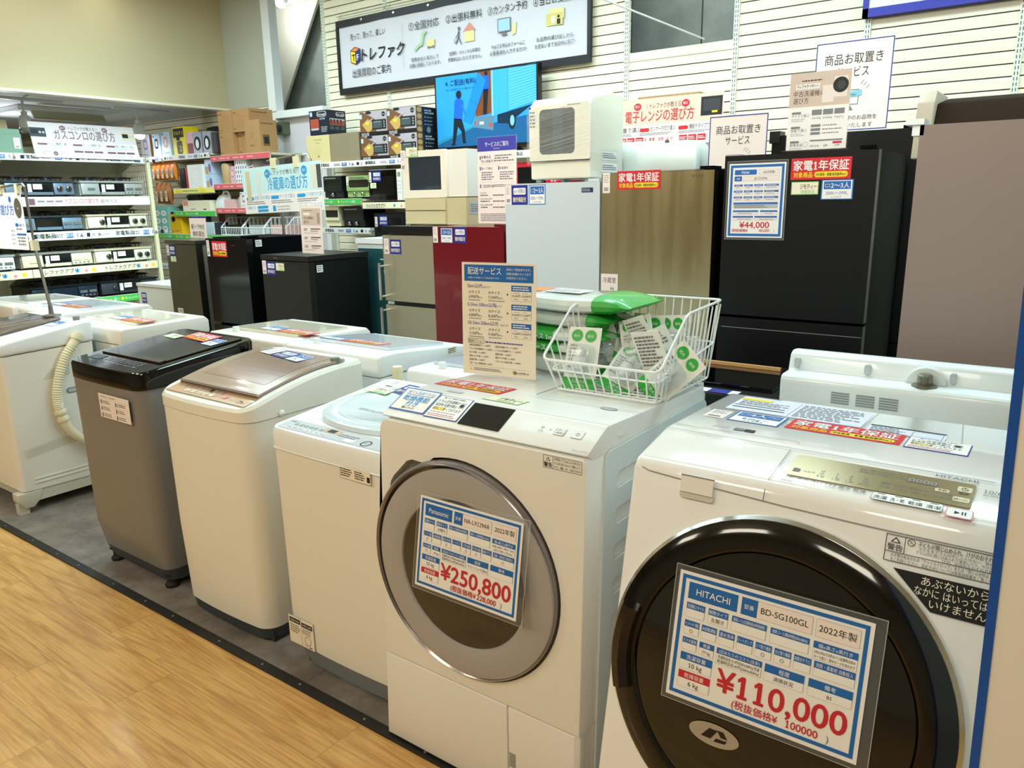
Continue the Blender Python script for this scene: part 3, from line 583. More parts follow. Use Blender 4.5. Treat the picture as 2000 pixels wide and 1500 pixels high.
# top front: detergent drawer and control panel
PO = (-0.655, 1.2975, 0.9868); PV = (0, 0.13, 0.027); PO2 = PO
mb = MB(); d = D(mb, PO, X_, PV)
for a in ((0.268, -0.0, 0.271, 0.122), (0.012, 0.126, 0.60, 0.126)): d.line(*a, 0.0016, MGREY, 2)
df = D(mb, (FO[0], FO[1] - 0.0006, FO[2]), X_, FV)
for a, b in (((0.030, -0.004), (0.044, -0.009)), ((0.044, -0.009), (0.177, -0.017)), ((0.177, -0.017), (0.30, -0.0225)), ((0.30, -0.0225), (0.444, -0.026)), ((0.444, -0.026), (0.63, -0.027)), ((0.267, -0.021), (0.268, 0.0))): df.line(a[0], a[1], b[0], b[1], 0.0016, MGREY, 2)
d.text(0.135, 0.018, 0.010, '洗剤ケース', INK, 2, 'C'); part('drawer_seam', mb, HI)
mb = MB(fr); mb.box(0.114, 0.176, -0.034, -0.004, -0.002, 0.006, GLOSSW, bev=0.004); mb.box(0.113, 0.177, -0.004, -0.002, 0.003, 0.0065, MGREY)
mb.prism(slot(0.112, 0.178, -0.046, -0.032, 0.006), 2, -0.001, 0.002, mk('latch_shade', '#CFCCC6', 0.3)); part('drawer_handle', mb, HI)
GOLDP = mk('panel_champagne', '#9C8C66', 0.22, 0.55, coat=0.5)
mb = MB(); d = D(mb, PO, X_, PV); d.rr(0.288, 0.032, 0.576, 0.108, 0.006, GOLDP, 1)
for i, q in enumerate(('風呂水 自動給水 お湯取 洗い・すすぎ ヒート乾燥', '洗濯量水位 水位 約乾燥 フィルター 自動お掃除')): d.text(0.40, 0.092 - 0.009 * i, 0.0055, q, INKG, 2, w=0.1)
d.rect(0.475, 0.080, 0.522, 0.094, mk('lcd_olive', '#6F664C', 0.4), 2); [d.box(0.479 + 0.011 * k, 0.0825, 0.487 + 0.011 * k, 0.0915, 0.0012, INKL, 3) for k in range(4)]
for i, q in enumerate(('15', '12', '9 分')): d.text(0.345, 0.060 - 0.009 * i, 0.006, q, INKG, 2, 'C'); d.text(0.370, 0.060 - 0.009 * i, 0.006, ('3', '2', '1 回')[i], INKG, 2, 'C'); d.text(0.393, 0.060 - 0.009 * i, 0.006, ('8', '6', '1 分')[i], INKG, 2, 'C'); d.text(0.416, 0.060 - 0.009 * i, 0.006, ('90', '60', '30 分')[i], INKG, 2, 'C')
d.text(0.32, 0.05, 0.006, 'しっかり', INKG, 2, 'C'); d.rect(0.296, 0.046, 0.308, 0.058, INKG, 2)
for i, (q, r_) in enumerate((('標準', '大物'), ('おまかせ', '手造り'), ('柔らか', '毛布'), ('ナイト', 'おしゃれ'), ('花粉', '念入り'))): d.text(0.448 + 0.023 * i, 0.058, 0.006, q, INKG, 2, 'C', w=0.021); d.text(0.448 + 0.023 * i, 0.047, 0.006, r_, INKG, 2, 'C', w=0.021)
d.rr(0.520, 0.066, 0.541, 0.076, 0.003, BEIGE, 2); d.text(0.5305, 0.068, 0.006, '予約', INK, 3, 'C'); d.rr(0.551, 0.078, 0.572, 0.094, 0.003, BEIGE, 2); d.ring(0.5615, 0.086, 0.005, 0.001, INK, 3); d.line(0.5615, 0.085, 0.5615, 0.089, 0.0012, INK, 4); d.text(0.5615, 0.070, 0.006, '電源', INK, 3, 'C'); d.rr(0.548, 0.046, 0.572, 0.060, 0.003, BEIGE, 2); d.text(0.56, 0.050, 0.005, '乾燥フィルター', INK, 3, 'C', w=0.02)
part('control_display', mb, HI, 'champagne mirror control display')
mb = MB(); d = D(mb, PO, X_, PV)
for i, q in enumerate(('自動', '予約', '洗い', 'すすぎ', '脱水', '乾燥')): d.text(0.297 + 0.0235 * i, 0.018, 0.0085, q, INK, 2, 'C', w=0.02)
d.text(0.297, 0.008, 0.006, 'おそうじ', INK, 2, 'C', w=0.02)
d.rr(0.434, 0.005, 0.540, 0.029, 0.005, SEAM, 1); d.rr(0.4352, 0.0062, 0.5388, 0.0278, 0.005, PLAST, 2)
for i, q in enumerate(('洗濯', '洗・乾', '乾燥', '清潔')): d.text(0.448 + 0.0262 * i, 0.010, 0.009, q, INK, 3, 'C', w=0.021); d.line(0.442 + 0.0262 * i, 0.0255, 0.454 + 0.0262 * i, 0.0255, 0.0014, INK, 3)
d.rr(0.544, -0.002, 0.582, 0.026, 0.004, mk('rose_line', '#E38C96', 0.5), 1); d.rr(0.5458, -0.0002, 0.5802, 0.0242, 0.004, PLAST, 2); d.f([(0.556, 0.0075), (0.564, 0.012), (0.556, 0.0165)], INK, 3); d.rect(0.566, 0.0075, 0.568, 0.0165, INK, 3); d.rect(0.570, 0.0075, 0.572, 0.0165, INK, 3); d.text(0.562, -0.011, 0.005, 'スタート/一時停止', INKG, 2, 'C')
part('button_marks', mb, HI)
mb = MB(); d = D(mb, PO, X_, PV); d.text(0.577, 0.1135, 0.0095, 'HITACHI', INKG, 2, 'R', sx=1.35, bold=0.02); d.text(0.588, 0.087, 0.012, '10/6kg', INKG, 2); d.text(0.588, 0.078, 0.005, 'BD-SG100G', INKG, 2)
part('maker_print', mb, HI)
mb = MB(); d = D(mb, (-0.655, 1.283 - 0.0005, 0.975), X_, FV); A = (0.469, -0.130)
d.box(0.469, -0.074, 0.65, -0.030, 0.0012, INK, 1); d.line(0.497, -0.058, 0.497, -0.030, 0.001, INK, 1); d.line(0.469, -0.058, 0.65, -0.058, 0.001, INK, 1)
d.f([(0.476, -0.0425), (0.491, -0.0425), (0.4835, -0.0335)], INK, 1); d.f([(0.479, -0.0415), (0.488, -0.0415), (0.4835, -0.036)], GLOSSW, 2); d.text(0.4835, -0.0545, 0.009, '警告', INK, 2, 'C', bold=0.02, w=0.024)
d.ring(0.506, -0.0375, 0.0058, 0.001, INK, 2); d.line(0.502, -0.0335, 0.510, -0.0415, 0.001, INK, 2); d.text(0.516, -0.0405, 0.0072, '子どもが閉じ込められ、けがのおそれあり', INK, 2, w=0.112, bold=0.015)
for i, q in enumerate(('子どもをドラムの中に入らせない、使わせない', 'ドラム内に閉じ込められて窒息したり、やけど、感電、', 'けが、おぼれるおそれがあります')): d.text(0.635, -0.0465 - 0.0055 * i, 0.0044, q, INK, 2, 'R', w=0.12)
d.text(0.479, -0.0648, 0.005, 'お子様の安全のため「チャイルドロック」または「閉じ込め防止」機能', INK, 2, w=0.15); d.text(0.479, -0.0718, 0.005, 'をご利用ください。設定方法については取扱説明書をご覧ください', INK, 2, w=0.15)
d.f([(0.485, -0.083), (0.65, -0.083), (0.65, -0.139), (0.545, -0.139), (0.536, -0.131)][::-1], mk('label_black', '#12181A', 0.5), 1)
for i, q in enumerate(('あぶないから', 'なかに はいっては', 'いけません')): d.text(0.619, -0.099 - 0.0165 * i, 0.0125, q, PAPERC, 2, 'R', w=0.1)
part('warning_label', mb, HI)
TT = (-0.655, 1.452, 1.0125); TW = (0, 0.348, -0.009)
sticker(st_warranty, HI, onp(TT, TW, 0.215, 0.105), X_, TW, 'warranty_sticker', 'red one-year warranty sticker', w=0.218, h=0.085)
sticker(st_size, HI, onp(TT, TW, 0.094, 0.098), X_, TW, 'capacity_sticker', 'blue capacity sticker', w=0.110, h=0.085, big='4人〜', small='8.0kg〜')
sticker(st_drum, HI, onp(TT, TW, 0.440, 0.100), X_, TW, 'delivery_sticker', 'notice with blue border', w=0.108, h=0.082)
sticker(st_tag, HI, onp(TT, TW, 0.040, 0.100), X_, TW, 'barcode_tag', w=0.046, h=0.07)
mb = MB(); d = D(mb, TT, X_, TW); d.rr(0.055, 0.195, 0.345, 0.335, 0.004, mk('notice_lilac', '#DDE0EE', 0.5), 1)
d.rect(0.058, 0.30, 0.128, 0.318, YEL, 3); d.rect(0.06, 0.243, 0.175, 0.248, INK, 2); d.rect(0.062, 0.222, 0.18, 0.228, INK, 2)
d.greek(0.065, 0.255, 0.19, 0.295, 4, INKG); d.greek(0.20, 0.205, 0.335, 0.325, 9, INKG); d.line(0.192, 0.20, 0.192, 0.33, 0.001, INKG, 2); part('notice_sheet', mb, HI, 'printed notice on the lid')
mb = MB(); d = D(mb, TT, X_, TW); d.rr(0.356, 0.184, 0.500, 0.239, 0.002, mk('notice_lilac', '#DDE0EE'), 1); d.rect(0.358, 0.23, 0.498, 0.238, INK, 2); d.greek(0.362, 0.187, 0.43, 0.227, 5, INKG); d.box(0.44, 0.187, 0.495, 0.226, 0.001, INKG, 2); part('notice_sheet', mb, HI, 'smaller printed notice on the lid')
mb = MB(); d = D(mb, TT, X_, TW)
for q in ((0.35, 0.245, 0.352, 0.345), (0.352, 0.345, 0.515, 0.345), (0.515, 0.345, 0.53, 0.18)): d.line(*q, 0.0016, SEAM, 2)
part('lid_seam', mb, HI)
mb = MB(); d = D(mb, TT, X_, TW); d.greek(0.09, 0.028, 0.13, 0.045, 3, INKL); d.rect(0.135, 0.026, 0.155, 0.045, INKG, 2); d.rect(0.157, 0.026, 0.178, 0.045, INK, 2)
for q in ((0.02, 0.002, 0.27, 0.016), (0.27, 0.016, 0.275, 0.002)): d.line(*q, 0.0016, SEAM, 2)
part('lid_seam', mb, HI)
c = Vector(FO) + n_f * 0.045; fv = Vector(FV).normalized()
price_card('price card showing ¥110,000 hung on the huge black washer door', tuple(c + Vector((0.150, 0, 0)) - fv * 0.400), X_, FV, 0.328, 0.232,
    ('630x1050x715(防水パン設置時は給水\nホース高さ・排水ホースを含みます', ('○', '', '', '', '○', '○', '', ''), '', '77 kg', '洗濯時目安:32.9円(50Hz/60Hz)/洗濯\n乾燥時目安:47円(50Hz/60Hz)', '清掃状況', 'B1'),
    '¥110,000', '100000', 'HITACHI', 'BD-SG100GL', '2022年製', ('10 kg', '6 kg'))
# ------------------------------------------------------------------ front-row top-loading washers
def ring_at(x0, x1, y0, y1, z, r, n=6, bow=0.0):
    """rounded rectangle ring; the front edge bows out a little"""
    pts = []
    for cx, cy, a in ((x1 - r, y0 + r, -90), (x1 - r, y1 - r, 0), (x0 + r, y1 - r, 90), (x0 + r, y0 + r, 180)):
        for k in range(n + 1): t = math.radians(a + 90 / n * k); pts.append([cx + r * math.cos(t), cy + r * math.sin(t)])
    for k in range(1, 8):  # extra points along the front for the bow
        pts.append([x0 + r + (x1 - x0 - 2 * r) * k / 8, y0])
    pts[n + 1:n + 1] = [[x1, y0 + r + (y1 - y0 - 2 * r) * k / 10] for k in range(1, 10)]
    i2 = 3 * (n + 1) + 9; pts[i2:i2] = [[x0, y1 - r - (y1 - y0 - 2 * r) * k / 10] for k in range(1, 10)]
    out = []
    for x, y in pts:
        u = (x - x0) / (x1 - x0); f = max(0.0, 1 - (y - y0) / 0.12)
        out.append((x, y - bow * 4 * u * (1 - u) * f, z))
    return out
# graphite one
GR = thing('top_load_washer', 'graphite-bodied top-loading washer with a glossy black lid', 'washing machine', (-2.96, 1.65, 0))
GBODY = mk('graphite_metal', '#817F7E', 0.38, 0.12, coat=0.15, grain=0.03)
mb = MB(); mb.loft([ring_at(-3.215, -2.705, 1.405, 1.90, 0.085, 0.05, bow=0.0), ring_at(-3.235, -2.705, 1.392, 1.90, 0.20, 0.05, bow=0.010), ring_at(-3.24, -2.705, 1.388, 1.90, 0.815, 0.05, bow=0.012)], GBODY); part('cabinet', mb, GR)
mb = MB(); mb.loft([ring_at(-3.19, -2.71, 1.42, 1.89, 0.035, 0.05), ring_at(-3.215, -2.705, 1.405, 1.90, 0.084, 0.05)], mk('base_slate', '#3A4148', 0.5)); part('base', mb, GR)
feet(GR, ((-3.17, 1.44), (-2.75, 1.44), (-3.17, 1.86), (-2.75, 1.86)), 0.026, 0.055, sq=False)
mb = MB()
def top_ring(x0, x1, y0, y1, zf, zb, r, bow, inset=0.0):
    return [(x + (0), y, zf + (zb - zf) * (y - y0) / (y1 - y0)) for x, y, z in ring_at(x0 + inset, x1 - inset, y0 + inset, y1 - inset, 0, r, bow=bow)]
mb.loft([ring_at(-3.24, -2.70, 1.385, 1.905, 0.816, 0.05, bow=0.012), top_ring(-3.24, -2.70, 1.385, 1.905, 0.872, 0.925, 0.05, 0.012), top_ring(-3.24, -2.70, 1.385, 1.905, 0.882, 0.935, 0.046, 0.012, 0.006)], GLOSSK); part('top_cover', mb, GR)
GO = (-3.22, 1.40, 0.8835); GV = (0, 0.505, 0.053)
mb = MB(); d = D(mb, GO, X_, GV); d.slab(0.03, 0.13, 0.47, 0.47, -0.004, mk('lid_smoke', '#1A1815', 0.12, coat=0.5)); part('lid', mb, GR)
mb = MB(); d = D(mb, GO, X_, GV); d.slab(0.035, 0.105, 0.465, 0.135, -0.006, mk('lid_bronze', '#4A3D30', 0.15, 0.5, coat=0.5)); part('lid_handle', mb, GR)
mb = MB(); d = D(mb, GO, X_, GV, 0.0006)
for i, q in enumerate(('洗い', 'すすぎ', '脱水', '水量', 'コース', '予約', 'スタート', '電源')): d.text(0.20 + 0.03 * i, 0.03, 0.008, q, INKL, 2, 'C', w=0.026)
for i in range(9): d.greek(0.16 + 0.03 * i, 0.045, 0.18 + 0.03 * i, 0.085, 4, INKG)
d.rect(0.04, 0.04, 0.13, 0.085, mk('film_teal', '#3B4A4C', 0.2), 2); part('button_marks', mb, GR)
sticker(st_warranty, GR, onp((GO[0], GO[1], GO[2] + 0.0046), GV, 0.16, 0.385), (1, -0.1, 0), GV, 'warranty_sticker', 'red one-year warranty sticker', w=0.2, h=0.085)
sticker(st_board, GR, onp((GO[0], GO[1], GO[2] + 0.0046), GV, 0.055, 0.36), (1, -0.1, 0), GV, 'listing_sticker', w=0.11, h=0.05)
sticker(st_size, GR, onp((GO[0], GO[1], GO[2] + 0.0046), GV, 0.36, 0.345), (1, -0.1, 0), GV, 'capacity_sticker', w=0.09, h=0.08, big='2〜3人', small='6.0kg〜')
mb = MB(); d = D(mb, (-3.22 + 0.230, 1.3735, 0.683), X_, Z_); d.rect(0, 0, 0.225, 0.096, PAPERP, 1); d.text(0.012, 0.082, 0.006, 'お手入れのしかた・お知らせ表示', INK, 2, w=0.12)
for i in range(3):
    for j in range(2):
        x, y = 0.012 + 0.11 * j, 0.055 - 0.026 * i; d.rect(x, y, x + 0.010, y + 0.016, INKG, 2); d.greek(x + 0.016, y + 0.002, x + 0.075, y + 0.016, 2, INKG); d.line(x - 0.004, y + 0.021, x + 0.095, y + 0.021, 0.0006, INKL, 2)
part('care_sheet', mb, GR, 'white instruction sheet')
# ivory one with bronze lid
BE = thing('top_load_washer', 'ivory top-loading washer with a bronze glass lid and tan control strip', 'washing machine', (-2.3, 1.65, 0))
mb = MB(); mb.loft([ring_at(-2.555, -2.06, 1.392, 1.90, 0.055, 0.055, bow=0.012), ring_at(-2.565, -2.055, 1.385, 1.90, 0.35, 0.055, bow=0.016), ring_at(-2.565, -2.05, 1.38, 1.905, 0.796, 0.055, bow=0.018)], ENAMEL2); part('cabinet', mb, BE)
mb = MB(); mb.loft([ring_at(-2.545, -2.068, 1.402, 1.89, 0.010, 0.05, bow=0.012), ring_at(-2.553, -2.061, 1.394, 1.898, 0.054, 0.055, bow=0.012)], mk('base_slate', '#3A4148'))
part('base', mb, BE)
feet(BE, [(x, y) for x in (-2.495, -2.095) for y in (1.44, 1.845)], 0.024, 0.05, DGREY)
mb = MB(); a = (-2.567, -2.048, 1.378, 1.907)
def curved(x0, x1, y0, y1, zs, r, bow, inset=0):
    out = []
    for x, y, z in ring_at(x0 + inset, x1 - inset, y0 + inset, y1 - inset, 0, r, bow=bow):
        t = min(max((y - y0) / (y1 - y0), 0), 1); out.append((x, y, zs(t)))
    return out
bz = lambda t: 0.842 + 0.075 * math.sin(min(t * 1.25, 1) * PI / 2)
mbr = [ring_at(*a, 0.798, 0.055, bow=0.018), curved(*a, lambda t: bz(t) - 0.010, 0.055, 0.018), curved(*a, bz, 0.05, 0.018, 0.008), curved(*a, lambda t: bz(t) - 0.001, 0.045, 0.0, 0.022)]
mb.loft(mbr, ENAMEL2, cap=False)
# top surface in strips following the curve
for k in range(16):
    y0, y1 = 1.40 + 0.485 * k / 16, 1.40 + 0.485 * (k + 1) / 16; f = lambda y: bz((y - 1.378) / 0.529) - 0.001
    mb.quad([(-2.545, y0, f(y0)), (-2.07, y0, f(y0)), (-2.07, y1, f(y1)), (-2.545, y1, f(y1))], PLAST)
part('top_cover', mb, BE)
fB = lambda y: bz((y - 1.378) / 0.529)
mb = MB(); TANP = mk('panel_tan', '#C7A483', 0.3, 0.2, coat=0.3)
for k in range(5):
    y0, y1 = 1.402 + 0.012 * k, 1.414 + 0.012 * k; mb.quad([(-2.535, y0 - (0.008 if k == 0 else 0), fB(y0) + 0.001), (-2.08, y0 - (0.008 if k == 0 else 0), fB(y0) + 0.001), (-2.08, y1, fB(y1) + 0.001), (-2.535, y1, fB(y1) + 0.001)], TANP)
O = (-2.535, 1.402, fB(1.402) + 0.0018); v = (0, 0.06, fB(1.462) - fB(1.402)); d = D(mb, O, X_, v)
for i, q in enumerate(('洗い', 'すすぎ', '脱水', '予約', 'コース')): d.rr(0.09 + 0.035 * i, 0.008, 0.118 + 0.035 * i, 0.022, 0.003, PAPERC, 2); d.text(0.104 + 0.035 * i, 0.011, 0.008, q, INKG, 3, 'C', w=0.025)
for i in range(8): d.greek(0.06 + 0.03 * i, 0.03, 0.082 + 0.03 * i, 0.05, 3, INKG)
d.rect(0.205, 0.032, 0.225, 0.048, INK, 3); d.rr(0.30, 0.012, 0.325, 0.03, 0.003, mk('rose_line', '#E38C96'), 2); d.text(0.345, 0.012, 0.012, 'スタート', PAPER, 2, w=0.03); d.text(0.40, 0.014, 0.007, '7.0kg', INK, 2, bold=0.03); d.rect(0.39, 0.006, 0.44, 0.0075, INK, 2); d.text(0.02, 0.03, 0.006, 'AQW-V7', INKG, 2)
part('control_strip', mb, BE, 'tan control strip with white buttons')
BRZ = mk('lid_bronze_glass', '#A48D7B', 0.22, 0.2, coat=0.6)
mb = MB()
ys = [1.455 + 0.375 * k / 12 for k in range(13)]
prof = [(y, fB(y) + 0.011) for y in ys] + [(y, fB(y) + 0.002) for y in ys[::-1]]
mb.prism([(1.447, fB(1.455) + 0.010)] + prof, 0, -2.535, -2.085, BRZ); L_ = part('lid', mb, BE, 'bronze glass lid')
mb = MB(); ins = mk('lid_inner_mauve', '#96796C', 0.2, 0.15, coat=0.6)
for y0, y1 in zip(ys[2:-2], ys[3:-1]): mb.quad([(-2.49, y0, fB(y0) + 0.0117), (-2.13, y0, fB(y0) + 0.0117), (-2.13, y1, fB(y1) + 0.0117), (-2.49, y1, fB(y1) + 0.0117)], ins)
part('lid_window', mb, L_)
mb = MB(); d = D(mb, (-2.535, 1.447, fB(1.45) + 0.0112), X_, (0, 0.01, 0.002)); d.line(0.0, 0.001, 0.45, 0.001, 0.002, INKG, 1); mb.box(-2.53, -2.09, 1.452, 1.458, fB(1.455) + 0.001, fB(1.455) + 0.012, mk('lid_lip', '#7A6655', 0.3, 0.3)); part('lid_lip', mb, L_)
zt = fB(1.80) + 0.0195; v = (0, 0.1, (fB(1.83) - fB(1.73)))
sticker(st_sixmonth, L_, (-2.39, 1.735, fB(1.735) + 0.0130), (1, -0.15, 0), v, 'guarantee_sticker', 'navy six-month guarantee sticker', w=0.1, h=0.08)
sticker(st_size, L_, (-2.29, 1.72, fB(1.72) + 0.0130), (1, -0.15, 0), v, 'capacity_sticker', w=0.09, h=0.08, big='2〜3人', small='6.0kg〜')
mb = MB(); d = D(mb, (-2.47, 1.75, fB(1.75) + 0.0135), (1, -0.15, 0), v); d.rect(0, 0, 0.075, 0.07, PAPER, 1); d.greek(0.008, 0.01, 0.07, 0.06, 3, INKL); part('paper_tag', mb, L_)
mb = MB(); mb.lathe((-2.10, 1.80, fB(1.80)), [(0.018, 0), (0.018, 0.014), (0.015, 0.02), (0.004, 0.021)], mk('inlet_grey', '#6E756B', 0.4), n=20); part('water_inlet', mb, BE)
mb = MB(); mb.lathe((-2.046, 1.51, 0.808), [(0.011, 0), (0.011, 0.004), (0.006, 0.009), (0.001, 0.010)], PLAST, n=16, axis=0); part('side_plug', mb, BE)
# white one with a clear round-edged lid
SH = thing('top_load_washer', 'white top-loading washer with a clear oval lid and grey control strip', 'washing machine', (-1.68, 1.65, 0))
mb = MB(); mb.loft([ring_at(-1.935, -1.435, 1.386, 1.90, 0.08, 0.035, bow=0.008), ring_at(-1.94, -1.425, 1.382, 1.90, 0.745, 0.035, bow=0.010)], ENAMEL2); part('cabinet', mb, SH)
mb = MB(); mb.loft([ring_at(-1.885, -1.455, 1.402, 1.88, 0.014, 0.04, bow=0.008), ring_at(-1.925, -1.44, 1.392, 1.895, 0.079, 0.035, bow=0.008)], MGREY)
part('base', mb, SH)
feet(SH, [(x, y) for x in (-1.865, -1.48) for y in (1.44, 1.84)], 0.024, 0.04, DGREY)
mb = MB(); sz = lambda t: 0.812 + 0.05 * t
a = (-1.942, -1.423, 1.380, 1.905)
mb.loft([ring_at(*a, 0.752, 0.035, bow=0.010), curved(*a, lambda t: sz(t) - 0.012, 0.035, 0.010), curved(*a, sz, 0.03, 0.010, 0.006)], PLAST); part('top_cover', mb, SH)
mb = MB(); mb.loft([ring_at(-1.938, -1.427, 1.384, 1.90, 0.745, 0.035, bow=0.010), ring_at(-1.944, -1.421, 1.378, 1.907, 0.7485, 0.035, bow=0.010), ring_at(-1.942, -1.423, 1.380, 1.905, 0.752, 0.035, bow=0.010)], PLAST); part('seam_rim', mb, SH)
SO = (-1.93, 1.38, sz(0) + 0.0005); SV = (0, 0.525, 0.05)
mb = MB(); d = D(mb, SO, X_, SV, 0.0005); d.rr(0.012, 0.012, 0.49, 0.078, 0.012, LGREY, 1); d.text(0.02, 0.06, 0.008, 'SHARP', INKG, 2); d.rr(0.185, 0.045, 0.255, 0.070, 0.003, mk('panel_tan', '#C7A483'), 2); d.rect(0.205, 0.048, 0.235, 0.067, INK, 3)
for i, q in enumerate(('標準', '時短', '毛布', '槽', '予約', '風呂')):
    d.rr(0.045 + 0.028 * i + (0.012 if i > 3 else 0), 0.020, 0.068 + 0.028 * i + (0.012 if i > 3 else 0), 0.034, 0.002, PLAST, 2); d.text(0.0565 + 0.028 * i + (0.012 if i > 3 else 0), 0.023, 0.007, q, INK, 3, 'C', w=0.02)
for i in range(6): d.greek(0.06 + 0.022 * i, 0.042, 0.078 + 0.022 * i, 0.058, 2, INKG)
d.greek(0.26, 0.038, 0.36, 0.058, 2, INKG); d.rr(0.30, 0.018, 0.345, 0.036, 0.003, PLAST, 2); d.ring(0.385, 0.034, 0.018, 0.004, INK, 2); d.text(0.385, 0.030, 0.008, 'スタート', INK, 3, 'C', w=0.024)
part('control_strip', mb, SH, 'grey control strip with buttons')
mb = MB(frame(SO, X_, SV))
def oval(cx, cy, rx, ry, z, n=40): return [(cx + rx * (abs(math.cos(t)) ** 0.8) * math.copysign(1, math.cos(t)), cy + ry * (abs(math.sin(t)) ** 0.8) * math.copysign(1, math.sin(t)), z) for t in [2 * PI * k / n for k in range(n)]]
mb.loft([oval(0.265, 0.25, 0.228, 0.168, 0.001), oval(0.265, 0.25, 0.222, 0.162, 0.014), oval(0.265, 0.25, 0.17, 0.118, 0.020), oval(0.265, 0.25, 0.16, 0.11, 0.017)], mk('lid_clear_blue', '#DCE9F0', 0.06, coat=0.8)); L_ = part('lid', mb, SH, 'translucent oval lid')
mb = MB(); d = D(mb, SO, X_, SV); d.text(0.18, 0.20, 0.014, 'SIMPLE & COMPACT', INKG, 48, w=0.2); part('lid_print', mb, L_)
for fn, nm, du, dv, kw in ((st_board, 'listing_sticker', 0.06, 0.335, dict(w=0.11, h=0.05)), (st_sixmonth, 'guarantee_sticker', 0.165, 0.36, dict(w=0.1, h=0.085)), (st_tag, 'barcode_tag', 0.09, 0.39, dict(w=0.05, h=0.07))):
    o = onp(SO, SV, du, dv); sticker(fn, SH, (o[0], o[1], o[2] + 0.021), (1, -0.05, 0), SV, nm, **kw)
mb = MB(); d = D(mb, (-1.93, 1.3765, 0), X_, Z_); d.rect(0.004, 0.080, 0.128, 0.18, PAPERC, 1); d.box(0.004, 0.080, 0.128, 0.18, 0.001, INKG, 2); d.rect(0.010, 0.155, 0.063, 0.172, INK, 2); d.rect(0.069, 0.152, 0.122, 0.168, INK, 2); d.line(0.066, 0.08, 0.066, 0.18, 0.001, INKG, 2); d.greek(0.012, 0.118, 0.06, 0.15, 4, INKG); d.greek(0.072, 0.128, 0.12, 0.148, 3, INKG); d.ring(0.096, 0.108, 0.016, 0.002, INKG, 2); d.line(0.08, 0.092, 0.092, 0.086, 0.002, INK, 2); d.line(0.1, 0.09, 0.115, 0.084, 0.002, INK, 2); d.line(0.1, 0.084, 0.115, 0.09, 0.002, INK, 2); d.text(0.0365, 0.160, 0.007, 'ご使用の前に', PAPER, 3, 'C', w=0.048); d.text(0.0955, 0.157, 0.007, '水漏れ注意!', PAPER, 3, 'C', w=0.048)
part('care_sheet', mb, SH, 'small white caution sheet')
mb = MB(); d = D(mb, (-1.93, 1.3715, 0), X_, Z_); d.rect(0.314, 0.716, 0.440, 0.752, PAPERC, 1); d.box(0.314, 0.716, 0.440, 0.752, 0.0006, INKG, 2); d.greek(0.318, 0.722, 0.37, 0.748, 4, INK); d.greek(0.376, 0.722, 0.42, 0.748, 4, INK); d.rect(0.425, 0.722, 0.437, 0.738, INK, 2); part('rating_label', mb, SH)

# ------------------------------------------------------------------ white washer turned side-on at the left, with its drain hose
WH = thing('top_load_washer', 'big white washer at the left edge, side-on, with a taped cream drain hose', 'washing machine', (-4.35, 1.7, 0))
mb = MB(); mb.prism([(1.43, 0.115), (1.43, 0.79), (1.865, 0.806), (1.865, 0.107)], 0, -4.66, -4.03, ENAMEL2, bev=0.018, only=lambda e: abs(e.verts[0].co.z - e.verts[1].co.z) > 0.3)
for z in (0.165, 0.145): mb.box(-4.04, -4.026, 1.49, 1.85, z, z + 0.006, ENAMEL2, bev=0.002)
part('cabinet', mb, WH)
mb = MB(); mb.prism([(1.432, 0.794), (1.425, 0.852), (1.47, 0.862), (1.83, 0.915), (1.87, 0.912), (1.87, 0.808)], 0, -4.662, -4.026, PLAST, bev=0.014); part('top_cover', mb, WH)
mb = MB(); mb.box(-4.66, -4.035, 1.46, 1.86, 0.055, 0.112, mk('base_ivory', '#CFCBB8', 0.5), bev=0.006); mb.prism([(1.40, 0.11), (1.40, 0.07), (1.43, 0.03), (1.47, 0.03), (1.50, 0.06), (1.52, 0.112)], 0, -4.09, -4.03, mk('base_ivory', '#CFCBB8'), bev=0.004)
part('base', mb, WH)
feet(WH, ((-4.065, 1.427), (-4.60, 1.50), (-4.60, 1.82), (-4.07, 1.82)), 0.022, 0.056, mk('base_ivory', '#CFCBB8'))
HOSE = mk('hose_cream', '#E6E0C0', 0.5)
pts = [(0.355, 0.862), (0.335, 0.825), (0.277, 0.755), (0.235, 0.665), (0.211, 0.571), (0.213, 0.491), (0.243, 0.389), (0.30, 0.318), (0.40, 0.235)]
def smooth(pts, n=6):
    P = [Vector(p) for p in pts]; out = []
    for i in range(len(P) - 1):
        p0, p1, p2, p3 = P[max(i - 1, 0)], P[i], P[i + 1], P[min(i + 2, len(P) - 1)]
        for k in range(n):
            t = k / n; out.append(0.5 * ((2 * p1) + (p2 - p0) * t + (2 * p0 - 5 * p1 + 4 * p2 - p3) * t * t + (3 * p1 - p0 - 3 * p2 + p3) * t ** 3))
    out.append(P[-1]); return out
P = smooth([(-4.002, 1.43 + a, b) for a, b in pts], 22)
mb = MB(); mb.tube(P, 0.023, HOSE, n=14, rads=[0.0225 + 0.0022 * math.sin(k * 2.2) if 30 < k < 120 else 0.0225 for k in range(len(P))])
for i in (12, 16, 112, 120): 
    a = (P[i + 1] - P[i - 1]).normalized() * 0.006; mb.cyl(P[i] - a, P[i] + a, 0.029, HOSE, n=16)
part('drain_hose', mb, WH, 'cream corrugated drain hose')
TAPE = mk('clear_tape', '#D9D8C4', 0.25, alpha=0.45)
